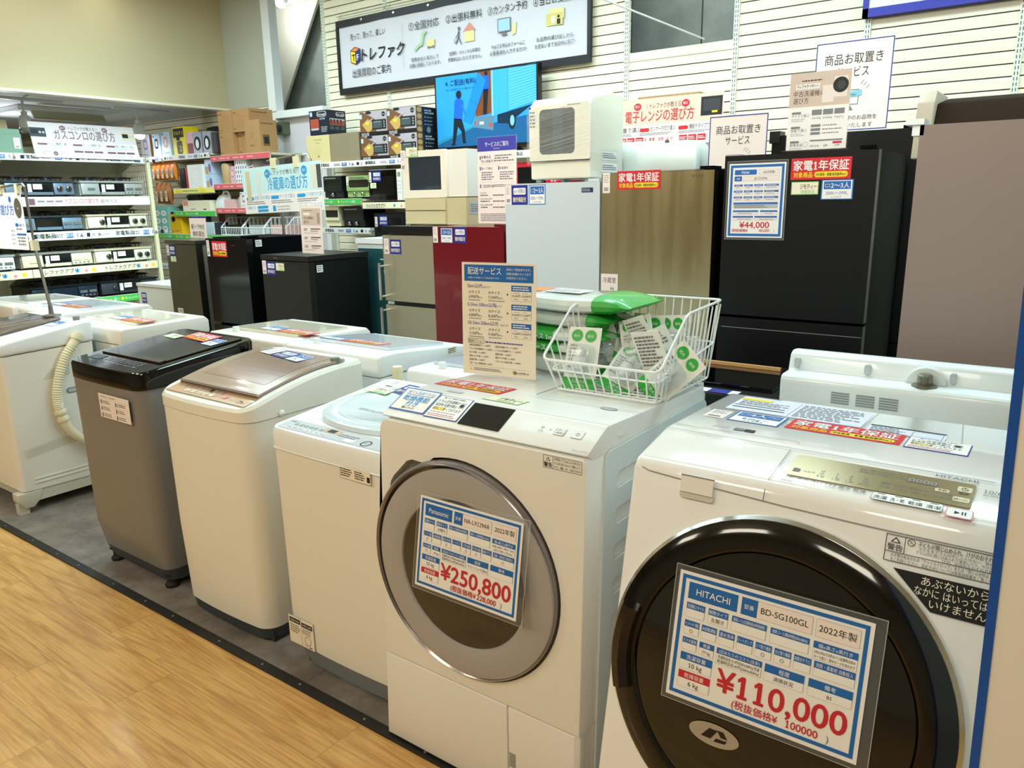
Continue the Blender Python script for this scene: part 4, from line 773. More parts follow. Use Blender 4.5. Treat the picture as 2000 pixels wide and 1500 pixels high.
mb = MB(); d = D(mb, (-4.0255, 1.43, 0), Y_, Z_); d.f([(0.165, 0.655), (0.30, 0.66), (0.30, 0.715), (0.215, 0.70)], TAPE, 1); part('tape', mb, WH); mb = MB(); d = D(mb, (-4.0255, 1.43, 0), Y_, Z_); d.f([(0.04, 0.285), (0.26, 0.31), (0.36, 0.30), (0.36, 0.345), (0.20, 0.35), (0.035, 0.325)], TAPE, 1); part('tape', mb, WH)
mb = MB(); d = D(mb, (-4.028, 1.43, 0), Y_, Z_); d.rr(0.27, 0.562, 0.36, 0.590, 0.013, MGREY, 1); d.rr(0.277, 0.567, 0.36, 0.585, 0.008, LGREY, 2); part('side_handle', mb, WH)
mb = MB(); mb.prism([(1.50, 0.868), (1.80, 0.912), (1.80, 0.922), (1.58, 0.896), (1.50, 0.880)], 0, -4.60, -4.20, mk('lid_smoke_brown', '#6F5E54', 0.2, coat=0.5), bev=0.004); part('lid', mb, WH)
WO = (-4.66, 1.47, 0.864); WV = (0, 0.48, 0.068)
sticker(st_size, WH, onp(WO, WV, 0.46, 0.24), X_, WV, 'capacity_sticker', w=0.1, h=0.08, big='4人〜', small='8.0kg〜')
mb = MB(); mb.lathe((-4.10, 1.83, 0.913), [(0.016, 0), (0.016, 0.02), (0.004, 0.022)], MGREY, n=14); part('water_inlet', mb, WH)

# ------------------------------------------------------------------ second row, backs towards us
def back_washer(label, x0, x1, y0, y1, zb, zf, mat=PLAST, lid='#D7E6EE', stickers=(), sink=0.02):
    t = thing('top_load_washer', label, 'washing machine', ((x0 + x1) / 2, (y0 + y1) / 2, 0))
    mb = MB(); mb.box(x0, x1, y0, y1, 0.03, zb - 0.09, mat, bev=0.014); part('cabinet', mb, t)
    mb = MB(); mb.prism([(y0 - 0.006, zb - 0.088), (y0 - 0.006, zb - 0.008), (y0 + 0.01, zb), (y0 + 0.10, zb), (y1 - 0.02, zf + 0.004), (y1 + 0.004, zf - 0.02), (y1 + 0.004, zb - 0.088)], 0, x0 - 0.005, x1 + 0.005, mat, bev=0.010); part('top_cover', mb, t)
    mb = MB(); O = (x0, y0 + 0.10, zb + 0.0005); V = (0, y1 - y0 - 0.12, zf - zb); d = D(mb, O, X_, V); w = x1 - x0; L = math.hypot(y1 - y0 - 0.12, zf - zb)
    d.slab(0.04, 0.0, w - 0.04, L * 0.78, -0.012, mk('lid_' + lid[1:], lid, 0.12, coat=0.6)); part('lid', mb, t)
    mb = MB(); d = D(mb, O, X_, V); d.rect(0.03, L * 0.83, w - 0.03, L * 0.97, LGREY, 1); [d.rect(w * (0.2 + 0.07 * k), L * 0.86, w * (0.25 + 0.07 * k), L * 0.9, PLAST, 2) for k in range(9)]; part('control_strip', mb, t)
    feet(t, [(x, y) for x in (x0 + 0.055, x1 - 0.055) for y in (y0 + 0.055, y1 - 0.055)], 0.016, 0.031)
    mb = MB(); mb.lathe((x0 + w * 0.23, y0 + 0.06, zb), [(0.016, -0.002), (0.016, 0.016), (0.013, 0.024), (0.003, 0.025)], PLAST, n=14); part('water_inlet', mb, t)
    o = onp(O, V, 0, 0); 
    for fn, a, b, kw, nm in stickers: q = onp(O, V, a, b); sticker(fn, t, (q[0], q[1], q[2] + 0.0127), (1, -0.02, 0), V, nm, **kw)
    return t
wk = lambda u: ((st_size, u, 0.03, dict(w=0.13, h=0.09, big='4人〜', small='8.0kg〜'), 'capacity_sticker'), (st_warranty, u + 0.14, 0.02, dict(w=0.22, h=0.09), 'warranty_sticker'))
A = back_washer('white washer with pale blue lid behind the ivory washer, cream hose stub at its corner', -2.66, -2.11, 2.02, 2.56, 0.902, 0.862, PLAST, '#DFE9F2', wk(0.06))
mb = MB()
P = [Vector((-2.085, 2.005, 0.70)), Vector((-2.085, 2.0, 0.78)), Vector((-2.087, 1.99, 0.86))]
P = [Vector((-2.03, 2.04, 0.70 + 0.012 * k)) for k in range(15)]
mb.tube(P, 0.02, HOSE, n=14, rads=[0.021 + 0.0022 * math.sin(k * 2.6) for k in range(15)]); mb.cyl((-2.03, 2.04, 0.80), (-2.03, 2.04, 0.812), 0.027, HOSE, n=16); mb.box(-2.108, -2.03, 2.035, 2.05, 0.79, 0.80, HOSE); part('drain_hose', mb, A, 'cream hose stub')
mb = MB(); d = D(mb, (-2.104, 2.02, 0), Y_, Z_); d.rect(0.40, 0.838, 0.46, 0.868, PAPERC, 1); d.greek(0.405, 0.842, 0.455, 0.865, 3, INK); part('rating_label', mb, A)
B_ = back_washer('cream-topped washer peeking out between the graphite and pale-blue-lidded washers', -3.27, -2.72, 2.05, 2.56, 0.895, 0.885, CREAM if False else ENAMEL2, '#E4DEC6', wk(0.20))
C_ = back_washer('low white washer with blue-grey lid just left of the delivery price stand', -1.965, -1.44, 2.03, 2.55, 0.872, 0.85, PLAST, '#CFDDEA', ())
F_ = back_washer('white washer behind the graphite one, a clear bag over its grey-green back', -4.44, -3.86, 1.93, 2.42, 0.872, 0.875, ENAMEL2, '#E6E2CF', wk(0.20))
mb = MB(); mb.box(-4.38, -4.15, 1.923, 1.929, 0.35, 0.79, mk('back_sheet_green', '#5F7A6E', 0.3)); mb.box(-4.43, -4.12, 1.9205, 1.9225, 0.30, 0.80, FILM); part('back_sheet', mb, F_, 'grey-green back under film')
for i, (x0, y0, z, lab, lid) in enumerate(((-5.08, 1.95, 0.90, 'white washer just behind the pole of the left hanging sign', '#DDE7EE'), (-5.72, 1.95, 0.90, 'white washer farthest left in the row behind the hanging sign', '#E8E8E2'))):
    back_washer(lab, x0, x0 + 0.56, y0, y0 + 0.52, z, z - 0.01, ENAMEL2, lid, wk(0.12) if i in (0, 2) else ())
# washer back at the right with tall splash rim
DW = thing('top_load_washer', 'white washer seen from behind with raised rim and vent grilles, behind the glossy drum washer', 'washing machine', (-0.28, 2.4, 0))
PB = mk('plastic_cool', '#E6EFF1', 0.28, coat=0.3)
mb = MB(); mb.box(-0.60, 0.02, 2.10, 2.68, 0.03, 0.90, PB, bev=0.012); part('cabinet', mb, DW)
mb = MB(); mb.prism([(2.095, 0.90), (2.095, 0.985), (2.105, 1.0), (2.165, 1.0), (2.18, 1.045), (2.20, 1.052), (2.225, 1.050), (2.66, 0.96), (2.68, 0.94), (2.68, 0.90)], 0, -0.612, 0.03, PB, bev=0.012); part('top_cover', mb, DW)
for x0 in (-0.474, -0.412, -0.356):
    mb = MB()
    for k in range(5): mb.box(x0, x0 + 0.045, 2.0925, 2.096, 0.936 + 0.0068 * k, 0.9395 + 0.0068 * k, mk('grille_grey', '#8E9698', 0.5))
    part('vent_grille', mb, DW)
for x in (-0.587, -0.404, -0.203): mb = MB(); mb.prism(slot(x - 0.007, x + 0.007, 1.008, 1.035, 0.006), 1, 2.160, 2.1785, mk('slot_grey', '#B9C2C4', 0.5)); part('rim_slot', mb, DW)
mb = MB(); mb.lathe((-0.262, 2.135, 1.0), [(0.030, -0.01), (0.030, 0.003), (0.017, 0.004), (0.017, 0.008), (0.0175, 0.009), (0.0175, 0.028), (0.014, 0.032), (0.002, 0.033)], mk('inlet_brass_grey', '#7F7C6C', 0.35, 0.6), n=22); part('water_inlet', mb, DW)
mb = MB(); mb.prism([(-0.31 + 0.048 * (1 - math.cos(PI * k / 14)), 1.0 + 0.045 * math.sin(PI * k / 14)) for k in range(15)], 1, 2.155, 2.1795, mk('dome_shade', '#DCE4E3', 0.3), bev=0.004); part('inlet_hood', mb, DW)
# low black washer between
KW = thing('top_load_washer', 'low black washer top between the wire basket and the white washer back', 'washing machine', (-0.95, 2.6, 0))
mb = MB(); mb.box(-1.28, -0.70, 2.36, 2.86, 0.02, 0.80, SATINK, bev=0.012); part('cabinet', mb, KW)
mb = MB(); mb.box(-1.285, -0.695, 2.355, 2.865, 0.805, 0.845, BLACK, bev=0.008); part('top_cover', mb, KW)
mb = MB(); mb.box(-1.24, -0.74, 2.46, 2.80, 0.846, 0.858, GLOSSK, bev=0.004); part('lid', mb, KW)
mb = MB(); d = D(mb, (-1.03, 2.375, 0.846), X_, Y_); d.rect(0, 0, 0.20, 0.05, PAPER, 1); d.rect(0.10, 0.0, 0.17, 0.05, NAVY, 2); part('notice_sheet', mb, KW)
m = MB(); m.box(-1.10, -0.80, 2.74, 2.752, 0.859, 0.871, mk('stick_wood', '#C79A63', 0.5), bev=0.002); solo('wooden_stick', m, 'thin wooden stick lying on the low black washer', 'stick', (-0.95, 2.746, 0.859))
# ------------------------------------------------------------------ on the silver-doored washer: price stand, hose packs, wire basket
t = thing('sign_stand', 'clear stand with the cream 配送サービス delivery price sheet on the silver-doored washer', 'sign', (-1.28, 1.69, 0.99))
SGO = Vector((-1.392, 1.668, 0.992)); SU = Vector((1, 0.125, 0)).normalized(); SV_ = Vector((-0.004, 0.03, 1)).normalized()
mb = MB(); d = D(mb, SGO, SU, SV_); W, H = 0.236, 0.318; d.slab(0, 0, W, H, 0.001, PAPERC)
d.rect(0.008, H - 0.052, W - 0.008, H - 0.006, BLUE, 1); d.text(0.02, H - 0.031, 0.017, '配送サービス', PAPER, 2, bold=0.02, w=0.108)
d.text(0.02, H - 0.044, 0.004, '※店舗からの距離によって料金が異なります。', PAPER, 2, w=0.11)
for i, q in enumerate(('有料にて配送承ります。', '詳細は店舗スタッフまで', 'お問合せください。')): d.text(0.145, H - 0.020 - 0.0115 * i, 0.006, q, PAPER, 2, w=0.075)
for i, (a, p1, p2, p3, p4) in enumerate((('5km以内', '4,950円', '7,150円', '8,250円', '10,450円'), ('5.1km-10km以内', '6,000円', '8,250円', '10,450円', '12,650円'), ('10.1km-20km以内', '7,150円', '9,350円', '13,650円', '14,850円'))):
    y = H - 0.070 - 0.052 * i; d.text(0.018, y, 0.0105, a, INDIGO, 2, w=0.1, bold=0.012); d.text(0.125 if i == 2 else 0.07 + 0.035 * i, y, 0.005, 'のエリア', INK, 2)
    d.text(0.022, y - 0.016, 0.0075, '小サイズ', INK, 2); d.text(0.086, y - 0.016, 0.0075, '大サイズ', INK, 2); d.text(0.022, y - 0.029, 0.0078, p1, INK, 2); d.text(0.086, y - 0.029, 0.0078, p2, INK, 2)
    d.text(0.052, y - 0.029, 0.0045, '(税込)', INKG, 2); d.text(0.118, y - 0.029, 0.0045, '(税込)', INKG, 2); d.greek(0.022, y - 0.037, 0.072, y - 0.033, 1, INKG); d.greek(0.086, y - 0.037, 0.140, y - 0.033, 1, INKG)
    d.f([(0.146, y - 0.019), (0.151, y - 0.0155), (0.146, y - 0.012)], INK, 2)
    d.rect(0.160, y - 0.033, 0.222, y + 0.010, INKL, 1); d.rect(0.161, y - 0.032, 0.221, y - 0.006, PAPERC, 2); d.rect(0.160, y - 0.006, 0.222, y + 0.010, BLUE, 2); d.greek(0.165, y - 0.004, 0.219, y + 0.008, 2, PAPER, 3)
    d.text(0.176, y - 0.021, 0.006, p3, INK, 3, 'C', w=0.028); d.text(0.206, y - 0.021, 0.006, p4, INK, 3, 'C', w=0.028); d.text(0.176, y - 0.029, 0.004, '(税込)', INKG, 3, 'C'); d.text(0.206, y - 0.029, 0.004, '(税込)', INKG, 3, 'C'); d.greek(0.166, y - 0.013, 0.186, y - 0.009, 1, INKL, 3); d.greek(0.196, y - 0.013, 0.216, y - 0.009, 1, INKL, 3)
d.box(0.018, H - 0.228, 0.072, H - 0.214, 0.0008, INK, 2); d.text(0.045, H - 0.225, 0.008, '配送オプション', INK, 3, 'C', w=0.048); d.greek(0.076, H - 0.226, 0.21, H - 0.219, 1, INDIGO)
for i, (a, b) in enumerate((('縦型洗濯機取付 + 3,300円', '縦型洗濯機 外し + 1,100円'), ('ドラム式洗濯機取付 + 5,500円', 'ドラム式洗濯機 外し + 3,300円'), ('吊上作業 + 11,000円', '階段作業 + 2,200円'), ('階段上げ作業 + 1,100円', '階段下げ作業 + 1,100円'), ('設置作業 + 2,200円', 'リサイクル回収作業 + 4,400円'), ('引取・引上げ廃棄家電 + 3,300円', ''))):
    y = H - 0.236 - 0.0105 * i; d.text(0.022, y, 0.0048, a, INK, 2, w=0.075); d.text(0.108, y, 0.0048, b, INK, 2, w=0.09) if b else 0
d.line(0.018, 0.024, 0.222, 0.024, 0.0006, INKL, 2); d.f([(0.022, 0.012), (0.031, 0.012), (0.0265, 0.019)], YEL, 2); d.greek(0.036, 0.011, 0.14, 0.020, 2, INKG); logo(d, 0.165, 0.009, 0.011, 2, 'トレファクマート', 0.62)
part('printed_sheet', mb, t)
mb = MB(); d = D(mb, SGO, SU, SV_); d.slab(-0.002, -0.002, W + 0.003, H + 0.002, 0.002, CLEAR, -0.0012)
q = [SGO + SU * a + Vector((0, b, -0.001)) for a, b in ((-0.002, -0.075), (W + 0.002, -0.075), (W + 0.002, 0.01), (-0.002, 0.01))]
mb.loft([[tuple(p) for p in q], [tuple(p + Vector((0, 0, 0.003))) for p in q]], CLEAR); part('clear_holder', mb, t, 'clear acrylic holder')

def pillow(mb, x0, x1, y0, y1, z0, z1, secs, wav=0.0, n=16, taper=0.004):
    """soft bag: secs = [(fraction, material)] along x"""
    cuts = []; a = 0.0
    for f, m in secs: cuts.append((a, a + f, m)); a += f
    def ring(t):
        e = min(t, 1 - t) * 2; h = taper + (z1 - z0 - taper) * (min(1, e * 2.6) ** 0.6) * 0.98; x = x0 + (x1 - x0) * t; zc = (z0 + z1) / 2 + wav * math.sin(t * 9); pts = []
        for k in range(14):
            c, s_ = math.cos(2 * PI * k / 14), math.sin(2 * PI * k / 14); pts.append((x, (y0 + y1) / 2 + (y1 - y0) / 2 * math.copysign(abs(c) ** 0.45, c), zc + h / 2 * math.copysign(abs(s_) ** 0.8, s_)))
        return pts
    for a, b, m in cuts:
        k = max(2, int(n * (b - a))); mb.loft([ring(a + (b - a) * i / k) for i in range(k + 1)], m, cap=True)
BAG = mk('bag_clear_white', '#E3EAE6', 0.12, coat=0.8); BAGG = mk('hose_grey_white', '#C9CEC8', 0.3, coat=0.4)
HP = [(-1.31, -1.03, 1.79, 1.97, 0.984, 1.055, [(0.5, BAGG), (0.5, BAG)], 'bottom hose pack of the stack, dull white, on the silver-doored washer', None),
      (-1.315, -0.99, 1.78, 1.985, 1.053, 1.088, [(0.55, GREEN), (0.45, BAG)], 'green hose pack second from the bottom of the stack', '排水ホース'),
      (-1.32, -0.985, 1.775, 1.98, 1.085, 1.128, [(0.5, GREEN), (0.35, BAG), (0.15, GREEN)], 'green hose pack in the middle of the stack reading 給水ホース', '給水ホース 1m'),
      (-1.32, -0.99, 1.79, 1.985, 1.125, 1.172, [(0.2, GREEN), (0.6, BAGG), (0.2, GREEN)], 'hose pack second from the top of the stack, mostly grey-white', None),
      (-1.325, -0.915, 1.775, 1.99, 1.168, 1.222, [(0.1, GREEN), (0.62, BAG), (0.28, GREEN)], 'topmost hose pack of the stack, white with green end sticking out', None)]
for x0, x1, y0, y1, z0, z1, secs, lab, txt in HP:
    t = thing('hose_pack', lab, 'hose pack', ((x0 + x1) / 2, (y0 + y1) / 2, z0), group='packed washer hoses stacked behind the delivery stand')
    mb = MB(); pillow(mb, x0, x1, y0, y1, z0, z1, secs, 0.002); part('bag', mb, t)
    if txt:
        mb = MB(); d = D(mb, (x0 + 0.045, y0 - 0.0035, z0 + 0.007), X_, Z_); d.text(0, 0.003, 0.015, txt, PAPER, 2, bold=0.03, w=0.17); part('print', mb, t)
    elif z0 > 1.16:
        mb = MB(); d = D(mb, (-1.29, 1.80, 1.2224), X_, Y_); d.rect(0.0, 0.02, 0.07, 0.10, ORANGE, 1); d.rect(0.08, 0.02, 0.2, 0.10, PAPER, 1); d.greek(0.085, 0.03, 0.19, 0.09, 5, INKL); part('print', mb, t)
# wire basket
bx0, bx1, by0, by1, bz = -1.045, -0.765, 1.635, 1.955, 0.993
WB = thing('wire_basket', 'white wire basket with a low front, full of blister packs, on the silver-doored washer', 'basket', (-0.9, 1.8, bz))
tx0, tx1, ty0, ty1 = -1.075, -0.745, 1.605, 1.985
rim = [(tx0, ty0, 1.078), (tx1, ty0, 1.078), (tx1, ty0 + 0.15, 1.198), (tx1, ty1, 1.208), (tx0, ty1, 1.208), (tx0, ty0 + 0.15, 1.198)]
def corner(pts, r, n=5):
    out = []; N_ = len(pts)
    for i in range(N_):
        a, b, c = Vector(pts[i - 1]), Vector(pts[i]), Vector(pts[(i + 1) % N_]); p = b + (a - b).normalized() * r; q = b + (c - b).normalized() * r
        for k in range(n + 1): t_ = k / n; out.append((p * (1 - t_) + b * t_) * (1 - t_) + (b * (1 - t_) + q * t_) * t_)
    return out
mb = MB(); mb.tube(corner(rim, 0.022), 0.0036, STEELW, n=8, closed=True); part('rim', mb, WB)
mb = MB(); mid = [(bx0 - 0.014, by0 - 0.014, 1.05), (bx1 + 0.010, by0 - 0.014, 1.05), (bx1 + 0.010, by1 + 0.014, 1.095), (bx0 - 0.014, by1 + 0.014, 1.095)]
mb.tube(corner(mid, 0.02), 0.0024, STEELW, n=6, closed=True); mb.tube(corner([(bx0, by0, bz + 0.004), (bx1, by0, bz + 0.004), (bx1, by1, bz + 0.004), (bx0, by1, bz + 0.004)], 0.02), 0.003, STEELW, n=6, closed=True); part('hoops', mb, WB)
def rz(fy): return 1.078 + (1.2 - 1.078) * min(1, fy * 0.38 / 0.15) if fy < 0.4 else 1.205
mb = MB(); n = 12
for k in range(n + 1):
    f = k / n; xb, xt = bx0 + (bx1 - bx0) * f, tx0 + (tx1 - tx0) * (0.03 + 0.94 * f)
    mb.tube([(xt, ty0, 1.078), (xb, by0, bz + 0.006), (xb, by0 + 0.01, bz + 0.003), (xb, by1 - 0.01, bz + 0.003), (xb, by1, bz + 0.006), (xt, ty1, 1.206)], 0.0021, STEELW, n=6)
n = 13
for k in range(n + 1):
    f = k / n; yb, yt = by0 + (by1 - by0) * f, ty0 + (ty1 - ty0) * (0.03 + 0.94 * f); z = 1.078 + 0.12 * min(1, (yt - ty0) / 0.15)
    mb.tube([(tx0, yt, z), (bx0, yb, bz + 0.006), (bx0 + 0.01, yb, bz + 0.0035), (bx1 - 0.01, yb, bz + 0.0035), (bx1, yb, bz + 0.006), (tx1, yt, z)], 0.0021, STEELW, n=6)
part('wires', mb, WB)
# blister packs of tap fittings
CARDW = mk('pack_card', '#ECEDE6', 0.45); BLIS = mk('blister_clear', '#EAF3F2', 0.06, alpha=0.28, coat=0.9)
def blister():
    t = thing('blister_pack', '', 'blister pack', (0, 0, 0), local=True, group='tap fitting blister packs in the wire basket')
    mb = MB(); mb.box(-0.045, 0.045, -0.0008, 0.0006, 0, 0.165, CARDW); d = D(mb, (-0.045, -0.0012, 0), X_, Z_)
    d.rect(0, 0, 0.09, 0.03, GREEN, 1); d.circ(0.024, 0.142, 0.016, GREEN, 1); d.circ(0.062, 0.142, 0.016, GREEN, 1); d.text(0.024, 0.138, 0.007, '給水', PAPER, 2, 'C'); d.text(0.062, 0.138, 0.007, '接続', PAPER, 2, 'C'); d.text(0.045, 0.018, 0.008, '万能水栓', PAPER, 2, 'C')
    d.text(0.045, 0.006, 0.007, 'ニップル', PAPER, 2, 'C'); d.greek(0.008, 0.054, 0.03, 0.12, 7, INKG)
    mb.xf = Matrix.Rotation(PI, 4, 'Z'); d2 = D(mb, (0.045, 0.0012, 0), (-1, 0, 0), Z_); mb.xf = Matrix(); d2.greek(0.008, 0.07, 0.082, 0.155, 9, INKG); d2.rect(0.01, 0.01, 0.05, 0.03, INKG, 1); d2.rect(0.055, 0.012, 0.08, 0.06, LGREEN, 1)
    part('card', mb, t)
    mb = MB(); mb.loft([[(0.036 * s_ * math.copysign(abs(math.cos(a)) ** 0.5, math.cos(a)), -y, 0.078 + 0.042 * s_ * math.copysign(abs(math.sin(a)) ** 0.5, math.sin(a))) for a in [2 * PI * k / 20 for k in range(20)]] for s_, y in ((1, 0.001), (0.95, 0.028), (0.85, 0.038), (0.5, 0.041))], BLIS); part('blister', mb, t, 'clear blister bubble')
    mb = MB(); mb.lathe((0, -0.019, 0.078), [(0.001, -0.036), (0.012, -0.036), (0.012, -0.02), (0.018, -0.018), (0.018, 0.004), (0.010, 0.006), (0.010, 0.03), (0.001, 0.03)], mk('fitting_white', '#DDE3E6', 0.25, coat=0.4), n=18, axis=2); mb.lathe((0, -0.019, 0.083), [(0.0155, 0), (0.0165, 0.003), (0.0155, 0.006)], CHROME, n=18); part('tap_fitting', mb, t)
    return t
b0 = blister()
spots = [((-1.000, 1.660, 0.995), (-0.35, 0, 0.15), 'blister pack standing in the front left corner of the wire basket'), ((-0.905, 1.668, 0.998), (-0.95, 0.45, 0.25), 'blister pack lying slanted just behind the low front of the wire basket'),
    ((-0.820, 1.690, 0.996), (-0.30, 0.75, -0.2), 'blister pack tilted to the right behind the basket front rim'), ((-0.960, 1.745, 1.005), (-1.15, 0.1, -0.5), 'blister pack lying flat in the middle of the wire basket'),
    ((-0.985, 1.83, 1.0), (-0.25, -0.25, 0.9), 'blister pack turned edge-on near the left wires of the basket'), ((-0.930, 1.90, 1.0), (-0.10, 0.05, 0.1), 'blister pack standing upright at the back of the basket with two green discs on top'),
    ((-0.850, 1.925, 1.0), (-0.06, -0.1, -0.15), 'upright blister pack at the back right of the basket'), ((-0.800, 1.82, 1.0), (-0.22, 0.42, 3.4), 'blister pack showing its grey printed back, leaning at the right of the basket'),
    ((-0.795, 1.90, 0.998), (-0.12, 0.15, 1.9), 'green-sided blister pack against the right wires of the basket'), ((-0.880, 1.79, 1.03), (-0.6, -0.3, 0.3), 'blister pack on top of the heap in the middle of the basket'),
    ((-0.985, 1.905, 1.0), (-0.14, -0.12, 3.3), 'blister pack at the back left of the basket, printed back turned outwards'), ((-0.860, 1.845, 1.02), (-0.35, 0.3, 2.7), 'blister pack leaning back in the middle right of the basket'),
    ((-0.940, 1.80, 1.035), (-0.9, 0.7, 0.8), 'small-angled blister pack lying on top at the basket centre left'), ((-0.795, 1.745, 1.0), (-0.3, 0.2, 2.9), 'blister pack face down near the front right of the basket')]
for i, (l, r, lab) in enumerate(spots):
    o = b0 if i == 0 else dup(b0, l, None, lab); o.location = l; o.rotation_euler = r; o['label'] = lab

# ------------------------------------------------------------------ tall board at the right edge
BO = thing('notice_board', 'tall white board with a blue border standing at the right edge, closest to the camera', 'board', (0.3, 1.0, 0))
lean = lambda z: -0.036 * (z / 1.6) - 0.006 + 0.0
mb = MB(); mb.loft([[(lean(z) + a, y, z) for a, y in ((0, 1.0), (0.62, 1.0), (0.62, 1.022), (0, 1.022))] for z in (0.02, 2.0)], mk('board_white', '#E4DFD6', 0.5), bev=0.002); part('panel', mb, BO)
mb = MB()
for a, b, z0, z1 in ((-0.001, 0.0095, 0.02, 2.0), (0.6, 0.621, 0.02, 2.0)): mb.loft([[(lean(z) + q, y, z) for q, y in ((a, 0.9985), (b, 0.9985), (b, 1.0232), (a, 1.0232))] for z in (z0, z1)], mk('border_blue', '#0F4FA8', 0.45))
part('border', mb, BO, 'blue border')
mb = MB(); mb.box(0.05, 0.09, 0.88, 1.14, 0, 0.025, LGREY, bev=0.004); part('foot', mb, BO)
mb = MB(); mb.box(0.5, 0.54, 0.88, 1.14, 0, 0.025, LGREY, bev=0.004); part('foot', mb, BO)

# ------------------------------------------------------------------ hanging sign on a pole at the far left
t = thing('hanging_sign', 'washing machine guide sheet hung from a slim steel pole at the far left', 'sign', (-4.30, 1.86, 0.90))
mb = MB(); mb.cyl((-4.30, 1.80, 0.97), (-4.37, 1.80, 1.30), 0.008, STEEL, n=10); mb.cyl((-4.37, 1.80, 1.30), (-4.375, 1.80, 1.585), 0.0065, STEEL, n=10); part('pole', mb, t, 'slim steel pole')
mb = MB(); mb.lathe((-4.30, 1.80, 0.924), [(0.045, 0.0), (0.045, 0.006), (0.012, 0.012), (0.010, 0.055)], STEEL, n=18); part('base', mb, t)
mb = MB(); mb.box(-4.385, -4.350, 1.785, 1.815, 1.262, 1.315, BEIGE, bev=0.004); part('clamp', mb, t)
mb = MB(); mb.tube([(-4.375, 1.80, 1.58), (-4.40, 1.80, 1.598), (-4.80, 1.80, 1.582)], 0.006, STEEL, n=8); part('arm', mb, t)
for x in (-4.475, -4.68): mb = MB(); mb.box(x, x + 0.03, 1.79, 1.812, 1.55, 1.60, CREAM, bev=0.003); part('clip', mb, t)
mb = MB(); d = D(mb, (-4.82, 1.80, 1.262), X_, Z_); W, H = 0.386, 0.296; d.slab(0, 0, W, H, 0.001, PAPER); d.rect(0, 0.155, W, H, mk('sheet_lilac', '#D5D8F2', 0.5), 1)
d.text(0.275, 0.185, 0.045, '選び方', BLUE, 2, 'R', bold=0.02); d.circ(0.245, 0.26, 0.016, BLUE, 2); d.rect(0.285, 0.165, 0.372, 0.28, PAPERC, 2); d.circ(0.328, 0.215, 0.042, mk('drum_olive', '#5D5B4C', 0.4), 3, ry=0.052); d.circ(0.328, 0.215, 0.005, PAPER, 4)
d.rr(0.265, 0.120, 0.300, 0.138, 0.006, BLUE, 2); d.text(0.303, 0.122, 0.013, '多機能で選ぶ', BLUE, 2, w=0.075); d.greek(0.27, 0.10, 0.36, 0.115, 1, INKG); d.rect(0.265, 0.075, 0.378, 0.085, BLUE, 2)
for i in range(3): d.greek(0.27, 0.020 + 0.017 * i, 0.375, 0.036 + 0.017 * i, 1, INKG); d.line(0.265, 0.019 + 0.017 * i, 0.378, 0.019 + 0.017 * i, 0.001, INKL, 2)
d.greek(0.20, 0.02, 0.25, 0.11, 4, INKL); part('printed_sheet', mb, t)
# ------------------------------------------------------------------ the row of refrigerators
def fridge(label, x0, x1, y0, dep, z1, splits, dm, cm, th=0.05, cap=None, hinge=True, bev=0.012, gap=0.008):
    t = thing('refrigerator', label, 'refrigerator', ((x0 + x1) / 2, y0 + dep / 2, 0))
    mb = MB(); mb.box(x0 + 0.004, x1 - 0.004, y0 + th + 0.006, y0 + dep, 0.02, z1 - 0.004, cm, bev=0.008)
    part('cabinet', mb, t); ds = []; feet(t, [(x, y) for x in (x0 + 0.05, x1 - 0.05) for y in (y0 + th + 0.05, y0 + dep - 0.07)], 0.02, 0.021)
    zs = [0.06] + list(splits) + [z1 - (cap or 0)]
    for a, b in zip(zs, zs[1:]):
        mb = MB(); mb.box(x0, x1, y0, y0 + th, a + gap / 2, b - gap / 2, dm, bev=bev); ds.append(part('door', mb, t))
    if cap: mb = MB(); mb.box(x0 - 0.002, x1 + 0.002, y0 - 0.004, y0 + 0.12, z1 - cap + 0.001, z1 + 0.002, BLACK, bev=0.004); part('top_trim', mb, t)
    if hinge: mb = MB(); mb.box(x1 - 0.07, x1 - 0.012, y0 + 0.012, y0 + 0.11, z1 - 0.003, z1 + 0.010, cm, bev=0.004); part('hinge', mb, t)
    return t, ds
def ondoor(fn, d, x, z, y, nm, **k): return sticker(fn, d, (x, y - 0.0006, z), X_, Z_, nm, **k)
SILF = brushed('silver_beige', '#8E887A', 0.34, (1, 1, 30), 0.08)
LF, LD = fridge('low white refrigerator half behind the small silver one', -6.23, -5.70, 3.30, 0.46, 0.835, (), ENAMEL2, ENAMEL2, cap=None)
ondoor(st_sixmonth, LD[0], -6.18, 0.70, 3.30, 'guarantee_sticker', w=0.075, h=0.085)
mb = MB(); mb.box(-6.235, -5.695, 3.294, 3.765, 0.836, 0.86, ENAMEL2, bev=0.005); part('top_board', mb, LF)
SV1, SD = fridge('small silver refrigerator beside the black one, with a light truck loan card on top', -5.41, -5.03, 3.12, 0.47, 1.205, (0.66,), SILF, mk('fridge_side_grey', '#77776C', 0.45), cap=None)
ondoor(st_sixmonth, SD[1], -5.37, 1.12, 3.12, 'guarantee_sticker', w=0.075, h=0.075); ondoor(st_board, SD[1], -5.365, 1.075, 3.12, 'listing_sticker', w=0.07, h=0.04); ondoor(st_tag, SD[1], -5.408, 1.12, 3.12, 'barcode_tag', w=0.034, h=0.075)
mb = MB(); mb.box(-5.415, -5.025, 3.115, 3.58, 1.206, 1.232, SILF, bev=0.006); part('top_board', mb, SV1)
mb = MB(); d = D(mb, (-5.35, 3.1192, 0.70), X_, Z_); d.rect(0, 0, 0.07, 0.035, PAPERP, 1); d.text(0.035, 0.008, 0.018, '冷蔵室', INK, 2, 'C', w=0.06); part('room_card', mb, SD[1])
